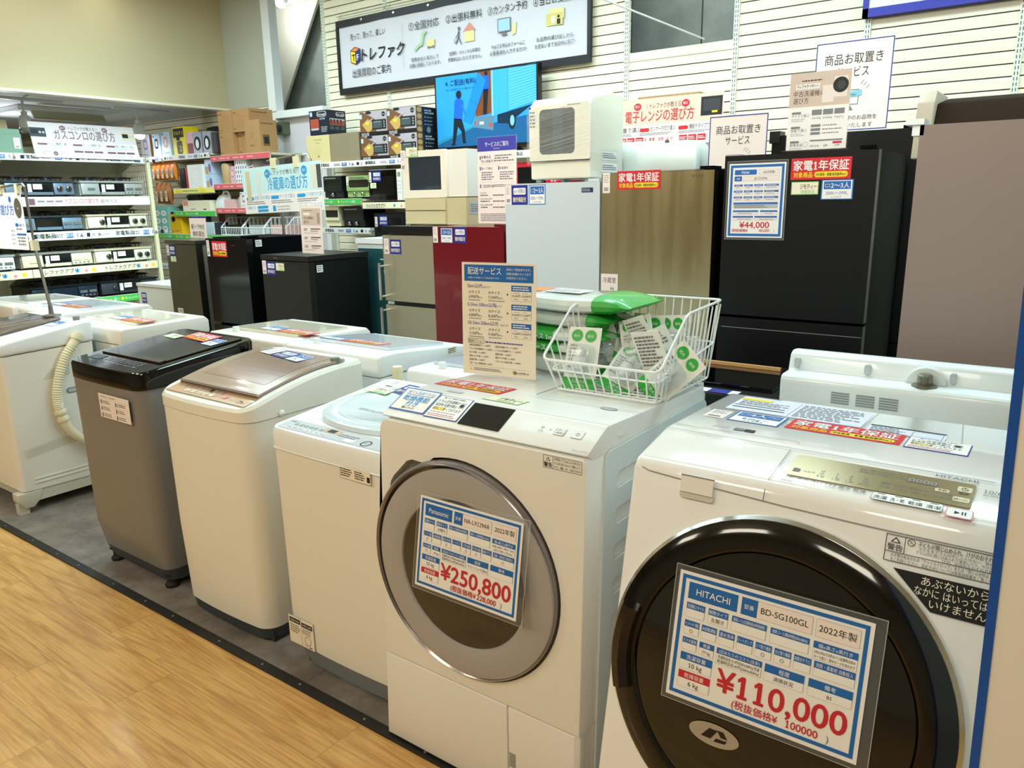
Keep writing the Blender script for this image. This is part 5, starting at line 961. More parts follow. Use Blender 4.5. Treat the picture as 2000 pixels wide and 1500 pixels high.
BK, BD = fridge('glossy black two-door refrigerator with a red warranty sticker, left of the smaller matte dark one', -4.87, -4.41, 3.1, 0.52, 1.262, (0.665,), mk('fridge_gloss_black', '#0D0D0F', 0.14, coat=0.3), mk('fridge_black_side', '#060708', 0.6, spec=0.06), bev=0.02, gap=0.02)
ondoor(st_warranty, BD[1], -4.80, 1.13, 3.1, 'warranty_sticker', w=0.17, h=0.105); ondoor(st_tag, BD[1], -4.862, 1.13, 3.1, 'barcode_tag', w=0.033, h=0.11)
mb = MB(); d = D(mb, (-4.58, 3.0993, 1.205), X_, Z_); d.text(0, 0, 0.010, 'TOSHIBA', mk('print_dark_red', '#7D3236', 0.4), 1); part('print', mb, BD[1])
mb = MB(); d = D(mb, (-4.4085, 3.17, 1.20), Y_, Z_); d.rect(0, 0, 0.05, 0.045, PAPER, 1); d.greek(0.006, 0.006, 0.044, 0.04, 3, INKG); part('rating_label', mb, BK)
DK, DD = fridge('small matte dark refrigerator with a pale guide stand on top', -4.262, -3.80, 3.1, 0.50, 1.125, (0.45,), mk('fridge_brown_black', '#1E1B17', 0.4), mk('fridge_deep_green_black', '#0A0E0D', 0.42), bev=0.014)
mb = MB(); mb.box(-4.265, -3.795, 3.095, 3.60, 1.127, 1.158, mk('fridge_brown_black', '#1E1B17'), bev=0.006); part('top_board', mb, DK)
ondoor(st_tag, DD[1], -4.258, 1.035, 3.1, 'barcode_tag', w=0.04, h=0.085); ondoor(st_sixmonth, DD[1], -4.212, 1.03, 3.1, 'guarantee_sticker', w=0.088, h=0.085); ondoor(st_board, DD[1], -4.12, 1.06, 3.1, 'listing_sticker', w=0.085, h=0.05)
mb = MB(); d = D(mb, (-3.7985, 3.16, 1.055), Y_, Z_); d.rect(0, 0, 0.05, 0.045, PAPER, 1); d.greek(0.006, 0.006, 0.044, 0.04, 3, INKG); part('rating_label', mb, DK)
mb = MB(); d = D(mb, (-4.13, 3.0945, 1.138), X_, Z_); d.text(0, 0, 0.008, 'Panasonic', INKL, 1); part('print', mb, DK)
# fridge turned round: teal back with a cord
TB = thing('refrigerator', 'white refrigerator turned round, its teal back and pale cord showing', 'refrigerator', (-3.72, 3.95, 0))
mb = MB(); mb.box(-4.0, -3.43, 3.70, 4.26, 0.02, 1.20, PANELW, bev=0.01); mb.box(-4.01, -3.42, 3.69, 4.28, 1.202, 1.236, PLAST, bev=0.006); part('cabinet', mb, TB)
mb = MB(); mb.box(-3.99, -3.455, 3.692, 3.70, 0.05, 1.17, mk('back_teal', '#245458', 0.4)); part('back_panel', mb, TB, 'teal back panel')
mb = MB(); P = smooth([(-3.77, 3.685, 1.10), (-3.70, 3.682, 1.09), (-3.665, 3.68, 1.03), (-3.70, 3.683, 0.98), (-3.735, 3.68, 1.02), (-3.70, 3.676, 1.06), (-3.67, 3.679, 1.0), (-3.685, 3.684, 0.90), (-3.715, 3.68, 0.88), (-3.69, 3.68, 0.80), (-3.665, 3.683, 0.62), (-3.65, 3.683, 0.3), (-3.65, 3.683, 0.1)], 6); mb.tube(P, 0.005, mk('cord_grey', '#A9B2AA', 0.5), n=6); part('power_cord', mb, TB)
mb = MB(); mb.box(-3.80, -3.55, 3.74, 3.98, 1.237, 1.25, PAPER); part('top_papers', mb, TB)
# stainless two-door with bar handles
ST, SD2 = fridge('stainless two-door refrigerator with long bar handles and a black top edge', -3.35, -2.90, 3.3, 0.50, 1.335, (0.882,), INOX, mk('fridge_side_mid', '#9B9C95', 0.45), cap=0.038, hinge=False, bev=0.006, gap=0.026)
ondoor(st_sixmonth, SD2[1], -3.288, 1.175, 3.3, 'guarantee_sticker', w=0.088, h=0.085); ondoor(st_tag, SD2[1], -3.338, 1.175, 3.3, 'barcode_tag', w=0.038, h=0.09)
for dd, a, b in ((SD2[1], 0.905, 1.125), (SD2[0], 0.55, 0.86)):
    mb = MB(); mb.cyl((-3.325, 3.235, a), (-3.325, 3.235, b), 0.0085, CHROME, n=12)
    for z in (a + 0.02, b - 0.02): mb.cyl((-3.325, 3.235, z), (-3.325, 3.302, z), 0.006, CHROME, n=8)
    part('handle', mb, dd)
mb = MB(); mb.box(-3.345, -2.905, 3.31, 3.34, 0.872, 0.893, BLACK); mb.box(-3.335, -3.285, 3.303, 3.312, 0.874, 0.891, LGREY); part('door_gap_trim', mb, ST)
REDM = mk('fridge_burgundy', '#6E0D1A', 0.22, coat=0.5)
RD, RDD = fridge('burgundy red refrigerator behind the delivery price stand', -2.86, -2.372, 3.2, 0.55, 1.345, (0.55,), REDM, REDM, bev=0.02)
ondoor(st_tag, RDD[1], -2.856, 1.255, 3.2, 'barcode_tag', w=0.035, h=0.085); ondoor(st_size, RDD[1], -2.80, 1.255, 3.2, 'capacity_sticker', w=0.085, h=0.08); ondoor(st_sixmonth, RDD[1], -2.705, 1.255, 3.2, 'guarantee_sticker', w=0.085, h=0.085)
GREYW = mk('fridge_ice_grey', '#CCD5DA', 0.3, coat=0.3)
WF, WD = fridge('tall ice-grey refrigerator with a compact dishwasher on top', -2.358, -1.812, 3.2, 0.56, 1.558, (0.62,), GREYW, GREYW, bev=0.014)
ondoor(st_tag, WD[1], -2.355, 1.455, 3.2, 'barcode_tag', w=0.035, h=0.092); ondoor(st_sixmonth, WD[1], -2.318, 1.452, 3.2, 'guarantee_sticker', w=0.098, h=0.095); ondoor(st_size, WD[1], -2.212, 1.452, 3.2, 'capacity_sticker', w=0.098, h=0.095)
mb = MB(); d = D(mb, (-1.91, 3.1992, 1.505), X_, Z_); d.rect(0, 0, 0.062, 0.022, mk('badge_navy', '#22305A', 0.4), 1); d.greek(0.004, 0.004, 0.058, 0.018, 2, INKL); part('badge', mb, WD[1])
SF, SD3 = fridge('bronze brushed-steel refrigerator with a red warranty sticker, between ice-grey and black fridges', -1.803, -1.262, 3.2, 0.58, 1.594, (1.042,), GOLDB, mk('fridge_black_side', '#0C0D0F'), bev=0.022, gap=0.014)
ondoor(st_warranty, SD3[1], -1.722, 1.513, 3.2, 'warranty_sticker', w=0.215, h=0.082); ondoor(st_tag, SD3[1], -1.797, 1.50, 3.2, 'barcode_tag', w=0.038, h=0.09)
mb = MB(); d = D(mb, (-1.365, 3.1993, 1.56), X_, Z_); d.text(0, 0, 0.012, 'SHARP', CHROME, 1, sx=1.3, bold=0.02); part('print', mb, SD3[1])
mb = MB(); d = D(mb, (-1.80, 3.1985, 1.045), X_, Z_); d.slab(0, 0, 0.09, 0.085, -0.0004, PAPERP); d.text(0.045, 0.045, 0.022, '冷蔵室', INK, 2, 'C', w=0.07); d.f([(0.05, 0.01), (0.055, 0.03), (0.06, 0.012)], GREEN, 2); d.f([(0.06, 0.01), (0.066, 0.028), (0.07, 0.01)], GREEN, 2); part('room_card', mb, SD3[1], 'card reading 冷蔵室')
HK = mk('fridge_satin_black', '#0B0D0F', 0.36, spec=0.35)
HF, HDD = fridge('tall satin-black refrigerator with a ¥44,000 price card and red sticker on its door', -1.218, -0.628, 3.2, 0.60, 1.645, (0.55, 0.975), HK, mk('fridge_black_side', '#0C0D0F'), bev=0.014, gap=0.012)
mb = MB(); d = D(mb, (-1.2, 3.1993, 0.925), X_, Z_); d.rect(0.0, 0, 0.57, 0.003, MGREY, 1); part('drawer_lip', mb, HDD[1])
ondoor(st_warranty, HDD[2], -0.945, 1.535, 3.2, 'warranty_sticker', w=0.225, h=0.082); ondoor(st_board, HDD[2], -0.940, 1.478, 3.2, 'listing_sticker', w=0.105, h=0.05); ondoor(st_size, HDD[2], -0.825, 1.458, 3.2, 'capacity_sticker', w=0.118, h=0.075)
t = thing('price_card', 'upright price card showing ¥44,000 on the tall satin-black refrigerator', 'price card', (-1.076, 3.195, 1.31))
mb = MB(); O = (-1.196, 3.1962, 1.308); d = D(mb, O, X_, Z_); W, H = 0.232, 0.298; d.slab(0, 0, W, H, 0.001, PAPER); d.box(0.006, 0.006, W - 0.006, H - 0.006, 0.010, BLUE, 1)
d.rect(0.024, H - 0.045, 0.115, H - 0.025, BLUE, 1); d.text(0.07, H - 0.040, 0.012, 'Haier', PAPER, 2, 'C', bold=0.02); d.rect(0.122, H - 0.045, 0.208, H - 0.025, LGREY, 1); d.rect(0.123, H - 0.044, 0.207, H - 0.026, PAPERP, 2); d.text(0.165, H - 0.040, 0.009, '2021年製', INK, 3, 'C')
d.rect(0.024, H - 0.070, 0.055, H - 0.050, BLUE, 1); d.text(0.04, H - 0.063, 0.006, '型番', PAPER, 2, 'C'); d.rect(0.058, H - 0.070, 0.208, H - 0.050, LGREY, 1); d.rect(0.059, H - 0.069, 0.207, H - 0.051, PAPERP, 2); d.text(0.133, H - 0.065, 0.010, 'JR-CV29A', INK, 3, 'C')
for r in range(3):
    y = H - 0.083 - 0.024 * r
    for i, (a, b) in enumerate(((0.024, 0.060), (0.066, 0.102), (0.108, 0.144), (0.150, 0.208))): d.rect(a, y - 0.018, b, y, LGREY, 1); d.rect(a + 0.0008, y - 0.0172, b - 0.0008, y - 0.008, PAPERP, 2); d.rect(a, y - 0.008, b, y, BLUE, 2); d.greek(a + 0.006, y - 0.006, b - 0.004, y - 0.002, 1, PAPER, 3); d.greek(a + 0.008, y - 0.015, b - 0.008, y - 0.011, 1, INKG, 3)
d.rect(0.024, H - 0.163, 0.208, H - 0.155, BLUE, 1); d.rect(0.024, H - 0.180, 0.208, H - 0.163, LGREY, 1); d.greek(0.03, H - 0.178, 0.2, H - 0.165, 2, INKG)
for a, b, q in ((0.024, 0.130, 0.187), (0.138, 0.208, 0.187), (0.024, 0.11, 0.210), (0.116, 0.208, 0.210)): d.rect(a, H - q - 0.018, b, H - q, LGREY, 1); d.rect(a + 0.001, H - q - 0.017, b - 0.001, H - q - 0.007, PAPERP, 2); d.rect(a, H - q - 0.007, b, H - q, BLUE, 2); d.greek(a + 0.02, H - q - 0.015, b - 0.01, H - q - 0.010, 1, INKG, 3)
d.text(W / 2, 0.040, 0.027, '¥44,000', REDK, 2, 'C', bold=0.035, sx=1.1); d.text(0.022, 0.024, 0.011, '(税抜価格¥', REDK, 2, bold=0.015, w=0.075); d.text(0.18, 0.024, 0.0125, '40,000', REDK, 2, 'R', bold=0.015); d.text(0.197, 0.024, 0.011, ')', INKG, 2); part('printed_sheet', mb, t)
mb = MB(); d = D(mb, O, X_, Z_); d.slab(-0.008, -0.008, W + 0.008, H + 0.010, 0.0012, CLEAR, -0.001); d.box(-0.008, -0.008, W + 0.008, H + 0.010, 0.0012, mk('sleeve_edge', '#C9CCCB'), 3); part('clear_sleeve', mb, t, 'clear plastic sleeve')
RB, RBD = fridge('black refrigerator farther back, its top showing behind the tall satin-black one', -1.24, -0.60, 3.86, 0.60, 1.758, (0.8,), HK, mk('fridge_black_side', '#0C0D0F'), bev=0.01)
mb = MB(); mb.box(-1.25, -1.20, 3.85, 3.93, 1.72, 1.775, BLACK, bev=0.004); part('hinge', mb, RB)
mb = MB(); mb.box(-0.64, -0.595, 3.84, 3.93, 1.75, 1.785, BLACK, bev=0.004); part('hinge', mb, RB)
# big taupe fridge at the right
TP = mk('fridge_taupe', '#8C7C74', 0.45, spec=0.3); TPD = mk('fridge_taupe_dark', '#2A2018', 0.8, spec=0.08)
BT = thing('refrigerator', 'large taupe refrigerator at the right, dark raised cover at the rear of its top', 'refrigerator', (0.0, 3.25, 0))
mb = MB(); mb.box(-0.44, 0.42, 2.975, 3.62, 0.02, 1.69, mk('fridge_side_pale', '#B9BDB4', 0.45), bev=0.01); part('cabinet', mb, BT)
mb = MB(); mb.box(-0.452, 0.43, 2.90, 2.965, 0.06, 1.692, TP, bev=0.008); part('door', mb, BT, 'flat taupe door')
mb = MB(); mb.box(-0.43, 0.41, 2.966, 2.974, 0.08, 1.67, mk('gasket_teal_grey', '#5E6E68', 0.5)); part('door_gasket', mb, BT)
mb = MB(); mb.prism([(3.30, 1.692), (3.36, 1.80), (3.60, 1.836), (3.63, 1.692)], 0, -0.475, 0.44, TPD, bev=0.008); part('rear_cover', mb, BT)
mb = MB(); mb.prism([(3.27, 1.60), (3.30, 1.80), (3.34, 1.845), (3.61, 1.846), (3.63, 1.60)], 0, -0.532, -0.474, mk('fridge_beige_end', '#B4AA97', 0.45), bev=0.006); part('cover_end', mb, BT, 'beige end piece')
mb = MB(); mb.box(-0.495, -0.44, 2.89, 2.99, 1.694, 1.712, PLAST, bev=0.006); mb.box(-0.475, -0.44, 2.90, 2.97, 1.66, 1.694, PLAST, bev=0.006); part('hinge', mb, BT, 'white hinge cap')

# ------------------------------------------------------------------ appliances standing on the refrigerators
t = thing('dishwasher', 'compact white dishwasher wrapped in film on the ice-grey refrigerator', 'dishwasher', (-2.0, 3.4, 1.56)); DWH = mk('dishwasher_ivory', '#EFE9D6', 0.3, coat=0.3)
mb = MB(); mb.prism([(3.235, 1.572), (3.235, 1.915), (3.26, 1.945), (3.44, 1.972), (3.56, 1.972), (3.56, 1.572)], 0, -2.225, -1.885, DWH, bev=0.010); part('cabinet', mb, t)
mb = MB(frame((-2.225, 3.222, 1.572), X_, Z_)); mb.plate(slot(0.003, 0.345, 0.085, 0.342, 0.012), [slot(0.062, 0.262, 0.115, 0.322, 0.022)], 0.014, DWH); dd = part('door', mb, t)
mb = MB(frame((-2.225, 3.224, 1.572), X_, Z_)); mb.prism(slot(0.060, 0.264, 0.113, 0.324, 0.022), 2, -0.010, -0.002, mk('window_smoke', '#33332F', 0.08, coat=0.5))
mb.prism(slot(0.135, 0.19, 0.118, 0.318, 0.006), 2, -0.004, -0.0015, mk('window_reflection_strip', '#3A4648', 0.06)); part('door_window', mb, dd, 'smoky window')
mb = MB(); d = D(mb, (-2.225, 3.221, 1.572), X_, Z_); d.rect(0.006, 0.082, 0.345, 0.086, INK, 1); d.greek(0.222, 0.330, 0.30, 0.338, 1, INKG); d.rect(0.004, 0.29, 0.045, 0.338, PAPERP, 1); d.rect(0.004, 0.328, 0.014, 0.338, NAVY, 2); d.greek(0.008, 0.24, 0.042, 0.32, 5, INKG); part('print', mb, t)
mb = MB()
for k in range(26):
    z = 1.66 + 0.0085 * k; y0 = 3.212; mb.quad([(-2.23, y0, z - 0.01 + random.uniform(-.004, .004)), (-1.87, y0, z + 0.055 + random.uniform(-.004, .004)), (-1.87, y0, z + 0.059), (-2.23, y0, z - 0.006)], FILM)
mb.quad([(-2.23, 3.2125, 1.64), (-1.87, 3.2125, 1.69), (-1.87, 3.2125, 1.93), (-2.23, 3.2125, 1.88)], FILM); mb.quad([(-1.873, 3.2125, 1.69), (-1.873, 3.56, 1.66), (-1.873, 3.56, 1.90), (-1.873, 3.2125, 1.93)], FILM); part('stretch_film', mb, t, 'stretch film')
mb = MB(); d = D(mb, (-1.8845, 3.32, 1.60), Y_, Z_)
for z in (0.0, 0.055): mb = MB(); d = D(mb, (-1.8845, 3.32, 1.60), Y_, Z_); d.rect(0.02, z, 0.18, z + 0.045, PAPER, 0.5); d.box(0.02, z, 0.18, z + 0.045, 0.0008, INKG, 1); d.greek(0.03, z + 0.008, 0.17, z + 0.036, 3, INKG); part('side_label', mb, t)
for x, y in ((-2.21, 3.26), (-1.93, 3.26), (-2.21, 3.50), (-1.93, 3.50)): mb = MB(); mb.box(x, x + 0.03, y, y + 0.03, 1.5585, 1.573, LGREY); part('foot', mb, t)
t = thing('dishwasher', 'low white countertop dishwasher on the bronze refrigerator, in front of the pink guide', 'dishwasher', (-1.7, 3.6, 1.594))
mb = MB(); mb.loft([[(-1.985, 3.58, 1.597), (-1.505, 3.58, 1.597), (-1.505, 3.76, 1.597), (-1.985, 3.76, 1.597)], [(-1.985, 3.58, 1.70), (-1.508, 3.58, 1.70), (-1.508, 3.76, 1.70), (-1.985, 3.76, 1.70)], [(-1.975, 3.60, 1.752), (-1.53, 3.60, 1.742), (-1.53, 3.74, 1.742), (-1.975, 3.74, 1.752)]], mk('plastic_mint_white', '#E2EDE8', 0.35, coat=0.2), bev=0.012); part('cabinet', mb, t)
mb = MB(); mb.lathe((-1.665, 3.598, 1.738), [(0.012, -0.003), (0.012, 0.001)], CHROME, n=16, axis=1); part('badge', mb, t)
t = thing('steam_oven', 'white oven with a dark mirrored door stacked on a beige oven over the steel refrigerator', 'oven', (-3.15, 3.55, 1.495)); WO_ = mk('oven_white', '#EAE6DC', 0.35)
mb = MB(); mb.box(-3.345, -2.86, 3.515, 3.75, 1.500, 1.765, WO_, bev=0.008); part('cabinet', mb, t)
mb = MB(frame((-3.345, 3.495, 1.497), X_, Z_)); mb.plate(slot(0, 0.345, 0, 0.272, 0.008), [slot(0.05, 0.305, 0.045, 0.235, 0.004)], 0.02, mk('oven_cream_white', '#F2EAD9', 0.35)); o = part('door', mb, t)
mb = MB(); mb.box(-3.297, -3.038, 3.500, 3.512, 1.540, 1.734, mk('mirror_dark', '#3B4650', 0.04, 0.3, coat=1.0)); part('door_window', mb, o)
mb = MB(); st_tag(mb, (-3.355, 3.4935, 1.655), X_, Z_, w=0.04, h=0.12); part('barcode_tag', mb, t); mb = MB(); st_board(mb, (-3.31, 3.4925, 1.735), X_, Z_, w=0.095, h=0.055); part('listing_sticker', mb, t)
t = thing('toaster_oven', 'beige two-tone oven under the white mirrored oven, on the steel refrigerator', 'oven', (-3.15, 3.55, 1.337))
mb = MB(); mb.box(-3.335, -2.86, 3.50, 3.76, 1.34, 1.495, mk('oven_beige', '#CBBF97', 0.45), bev=0.006); part('cabinet', mb, t)
mb = MB(); mb.box(-3.33, -3.01, 3.488, 3.499, 1.425, 1.49, mk('oven_beige_light', '#CFC39C', 0.45), bev=0.004); mb.box(-3.33, -3.01, 3.488, 3.499, 1.345, 1.418, mk('oven_beige_light', '#CFC39C'), bev=0.004); part('front_panel', mb, t)
mb = MB(); d = D(mb, (-2.8585, 3.53, 1.40), Y_, Z_); d.rect(0, 0, 0.18, 0.07, LGREY, 1); d.greek(0.01, 0.01, 0.17, 0.06, 4, INKG); part('side_label', mb, t)
# ------------------------------------------------------------------ shelving along the slat wall
def strip(mb, O, u, v, L, h, kind):
    """printed price rail"""
    d = D(mb, O, u, v, 0.0006); base = {'w': PAPER, 'p': PINKR, 'g': mk('rail_green', '#4BBF52', 0.5), 'y': mk('rail_yellow', '#F0E57A', 0.5), 'a': mk('rail_app', '#F1E6C2', 0.5), 'r': PAPERP}[kind]
    d.slab(0, 0, L, h, -0.002, base); d.mb = mb; s = d
    def T(x, q, m, k=0.5, b=0.02): s.text(x, h * 0.3, h * k, q, m, 6, bold=b)
    x = 0.05
    while x < L - 0.35:
        if kind == 'w':
            T(x, '家電製品', INK); s.greek(x + 0.17, h * 0.25, x + 0.25, h * 0.75, 2, INKG, 6); s.rect(x + 0.27, h * 0.2, x + 0.33, h * 0.8, BLUE, 6); T(x + 0.275, '買取', PAPER, 0.42) if False else s.text(x + 0.3, h * 0.35, h * 0.36, '買取', PAPER, 7, 'C')
            s.rect(x + 0.36, h * 0.25, x + 0.375, h * 0.8, mk('icon_lilac', '#A9A3CC', 0.5), 6); s.f([(x + 0.385, h * .25), (x + 0.42, h * .25), (x + 0.41, h * .6), (x + 0.40, h * .7)], INKG, 6); s.rect(x + 0.45, h * 0.25, x + 0.48, h * 0.75, INK, 6); s.circ(x + 0.51, h * 0.5, h * 0.22, INKL, 6); logo(s, x + 0.55, h * 0.28, h * 0.4, 6, 'トレファク', 0.8); x += 0.72
        elif kind == 'p':
            s.text(x, h * 0.3, h * 0.4, 'SALE', PAPER, 6, bold=0.03); s.rect(x + 0.10, h * 0.3, x + 0.2, h * 0.6, mk('rail_rose', '#F0A3A6', 0.5), 6); x += 0.22
        elif kind == 'g': s.rect(x + 0.0, h * 0.2, x + 0.012, h * 0.8, YEL, 6); T(x + 0.02, 'もっと届く', PAPER, 0.42); s.circ(x + 0.20, h * 0.5, h * 0.25, YEL, 6); T(x + 0.225, 'キャンペーン情報', PAPER, 0.4); x += 0.5
        elif kind == 'y': s.rect(x, h * 0.25, x + 0.10, h * 0.75, YEL, 6); s.greek(x + 0.12, h * 0.3, x + 0.42, h * 0.7, 1, INKG, 6); s.rect(x + 0.44, h * 0.2, x + 0.52, h * 0.8, YEL, 6); x += 0.6
        elif kind == 'a': T(x, 'トレファクアプリ', INK, 0.5); s.greek(x, h * 0.1, x + 0.2, h * 0.24, 1, INKL, 6); s.circ(x + 0.32, h * 0.5, h * 0.25, SKYB, 6); s.circ(x + 0.40, h * 0.4, h * 0.2, mk('icon_pink', '#E88CA6', 0.5), 6); s.circ(x + 0.47, h * 0.5, h * 0.28, YEL, 6); x += 0.58
        elif kind == 'r': s.rect(x, h * 0.15, x + 0.05, h * 0.85, PURP, 6); s.text(x + 0.30, h * 0.3, h * 0.5, 'ガスコンロの選び方', REDK, 6, w=0.3); [s.rect(x + 0.07 + 0.075 * k, h * 0.45, x + 0.13 + 0.075 * k, h * 0.62, MGREY, 6) for k in range(3)]; s.greek(x + 0.07, h * 0.15, x + 0.28, h * 0.38, 1, INKL, 6); s.text(x + 0.62, h * 0.3, h * 0.4, '都市ガス', INKG, 6); x += 0.85
SH1 = thing('shelf_unit', 'long ivory shelf unit on the slat wall carrying boxed toasters, ovens and the television', 'shelf', (-3.6, 4.8, 0))
def board(t, x0, x1, y0, y1, z, kind=None, segs=None, th=0.02, h=0.045):
    mb = MB(); mb.box(x0, x1, y0, y1, z - th, z, SHELFW, bev=0.003); mb.box(x0, x1, y0 - 0.004, y0 + 0.006, z - h - 0.004, z + 0.004, SHELFW); b = part('shelf_board', mb, t)
    for a, c, k in (segs or ((x0, x1, kind),)):
        mb = MB(); strip(mb, (a + 0.004, y0 - 0.0045, z - h), X_, Z_, c - a - 0.008, h, k); part('price_rail', mb, b)
    return b
def bracket(t, x, y0, y1, z):
    mb = MB(); mb.prism([(y0 + 0.02, z), (y1, z), (y1, z - 0.14), (y1 - 0.05, z - 0.13), (y0 + 0.05, z - 0.03)], 0, x - 0.004, x + 0.004, SHELFW); part('bracket', mb, t)
board(SH1, -5.42, -4.12, 4.60, 4.985, 1.812, segs=((-5.42, -4.86, 'w'), (-4.86, -4.12, 'w'))); board(SH1, -4.11, -1.80, 4.60, 4.985, 1.812, 'w')
board(SH1, -5.42, -4.89, 4.60, 4.985, 1.505, 'g'); board(SH1, -4.88, -3.40, 4.60, 4.985, 1.470, segs=((-4.88, -4.14, 'a'), (-4.14, -3.40, 'w'))); board(SH1, -3.39, -1.8, 4.60, 4.985, 1.540, 'p')
board(SH1, -5.42, -4.80, 4.60, 4.985, 1.262, 'w'); board(SH1, -4.79, -1.8, 4.60, 4.985, 1.17, 'p'); board(SH1, -5.42, -1.8, 4.60, 4.985, 0.90, 'w')
for x in (-4.885, -4.145, -3.39): [bracket(SH1, x, 4.86, 4.985, z) for z in (1.79, 1.445)]
SH2 = thing('shelf_unit', 'ivory shelf unit in the left alcove stacked with cartons and small goods', 'shelf', (-7.1, 4.8, 0))
board(SH2, -8.30, -7.0, 4.60, 4.985, 1.975, 'w'); board(SH2, -6.99, -6.05, 4.60, 4.985, 1.935, 'p'); board(SH2, -7.70, -6.98, 4.60, 4.985, 1.640, 'y'); board(SH2, -6.97, -6.2, 4.60, 4.985, 1.670, 'p')
board(SH2, -7.75, -6.99, 4.60, 4.985, 1.412, 'g'); board(SH2, -6.98, -6.2, 4.60, 4.985, 1.440, 'p'); board(SH2, -8.30, -5.92, 4.60, 4.985, 1.175, 'g'); board(SH2, -8.30, -5.92, 4.60, 4.985, 0.85, 'w')
for x in (-6.99, -6.10): [bracket(SH2, x, 4.90, 4.985, z) for z in (1.91, 1.62)]
mb = MB(); mb.box(-8.30, -7.73, 4.70, 4.985, 1.725, 1.735, SHELFW); mb.box(-8.30, -7.73, 4.70, 4.985, 1.485, 1.495, SHELFW); part('shelf_board', mb, SH2)
def carton(name, label, cat, x0, x1, y0, dep, z0, z1, m, draw=None, side=None, group=None, bev=0.003):
    t = thing(name, label, cat, ((x0 + x1) / 2, y0 + dep / 2, z0), group=group); mb = MB(); mb.box(x0, x1, y0, y0 + dep, z0, z1, m, bev=bev); part('box', mb, t)
    if draw: mb = MB(); draw(D(mb, (x0, y0, z0), X_, Z_, 0.0006), x1 - x0, z1 - z0); part('front_print', mb, t)
    if side: mb = MB(); side(D(mb, (x1, y0, z0), Y_, Z_, 0.0006), dep, z1 - z0); part('side_print', mb, t)
    return t
# right shelf: boxed goods
NB = mk('box_navy', '#141D33', 0.4); BW = mk('box_black', '#1B1716', 0.4)
def dl(d, W, H): d.rr(W * .42, H * .74, W * .93, H * .95, H * .1, PAPER, 1); d.rr(W * .44, H * .755, W * .91, H * .935, H * .09, NB, 2); d.text(W * .675, H * .79, H * .10, "DeLonghi", PAPER, 3, 'C', w=W * .42, bold=.03); d.text(W * .7, H * .62, H * .08, 'ACTIVE', PAPER, 1, 'C'); d.rect(W * .06, H * .2, W * .5, H * .66, mk('print_toaster_red', '#B4523D', 0.3), 1); d.rect(W * .08, H * .2, W * .48, H * .28, LGREY, 2); [d.rect(W * (.14 + .09 * k), H * .28, W * (.15 + .09 * k), H * .66, mk('print_red_dark', '#7B2D22', 0.4), 2) for k in range(4)]; d.greek(W * .62, H * .1, W * .95, H * .34, 4, INKL); d.rect(W * .05, H * .78, W * .17, H * .95, CYL2, 1)
CYL2 = mk('print_ice', '#BFE0F2', 0.5)
def dls(d, W, H): d.rr(W * .45, H * .76, W * .92, H * .93, H * .08, PAPER, 1); d.rr(W * .47, H * .775, W * .90, H * .915, H * .07, NB, 2); d.text(W * .685, H * .80, H * .08, "DeLonghi", PAPER, 3, 'C', w=W * .38, bold=.03); d.rect(W * .08, H * .38, W * .93, H * .66, mk('print_scene', '#A4594A', 0.4), 1); [d.rect(W * (.12 + .18 * k), H * .42, W * (.22 + .18 * k), H * .62, mk('print_red_dark', '#7B2D22'), 2) for k in range(4)]; d.rect(W * .08, H * .58, W * .93, H * .66, LGREY, 2); [d.greek(W * (.08 + .31 * k), H * .2, W * (.33 + .31 * k), H * .34, 4, MGREY) for k in range(3)]
carton('appliance_carton', 'navy boxed red toaster on top of the cream and brown boxes', 'box', -5.50, -5.262, 4.62, 0.20, 2.046, 2.245, NB, dl, dls)
def tos(d, W, H):
    for y, q, k in ((.82, 'Toast & Bake', .07), (.70, 'Toaster', .06), (.56, '----', .03), (.42, '', 0)): d.text(W / 2, H * y, H * k, q, mk('box_print_brown', '#8C8064', 0.5), 1, 'C') if q else 0
    d.box(W * .38, H * .36, W * .62, H * .48, .001, mk('box_print_brown', '#8C8064'), 1); d.rect(W * .47, H * .2, W * .53, H * .28, mk('box_print_brown', '#8C8064'), 1)
carton('appliance_carton', 'cream cardboard toaster box at the left end of the top shelf', 'box', -5.56, -5.262, 4.62, 0.32, 1.8135, 2.043, mk('box_cream', '#D9C991', 0.6), tos)
carton('appliance_carton', 'taupe cardboard toaster box between the cream box and the black oven boxes', 'box', -5.255, -4.90, 4.62, 0.32, 1.8135, 2.043, mk('box_taupe', '#8F8266', 0.6), tos)
BRD, CRS, MAUV = mk('print_bread', '#C6A15C', 0.5), mk('print_crust', '#7A5131', 0.5), mk('print_mauve_grey', '#B3A9B0', 0.5)
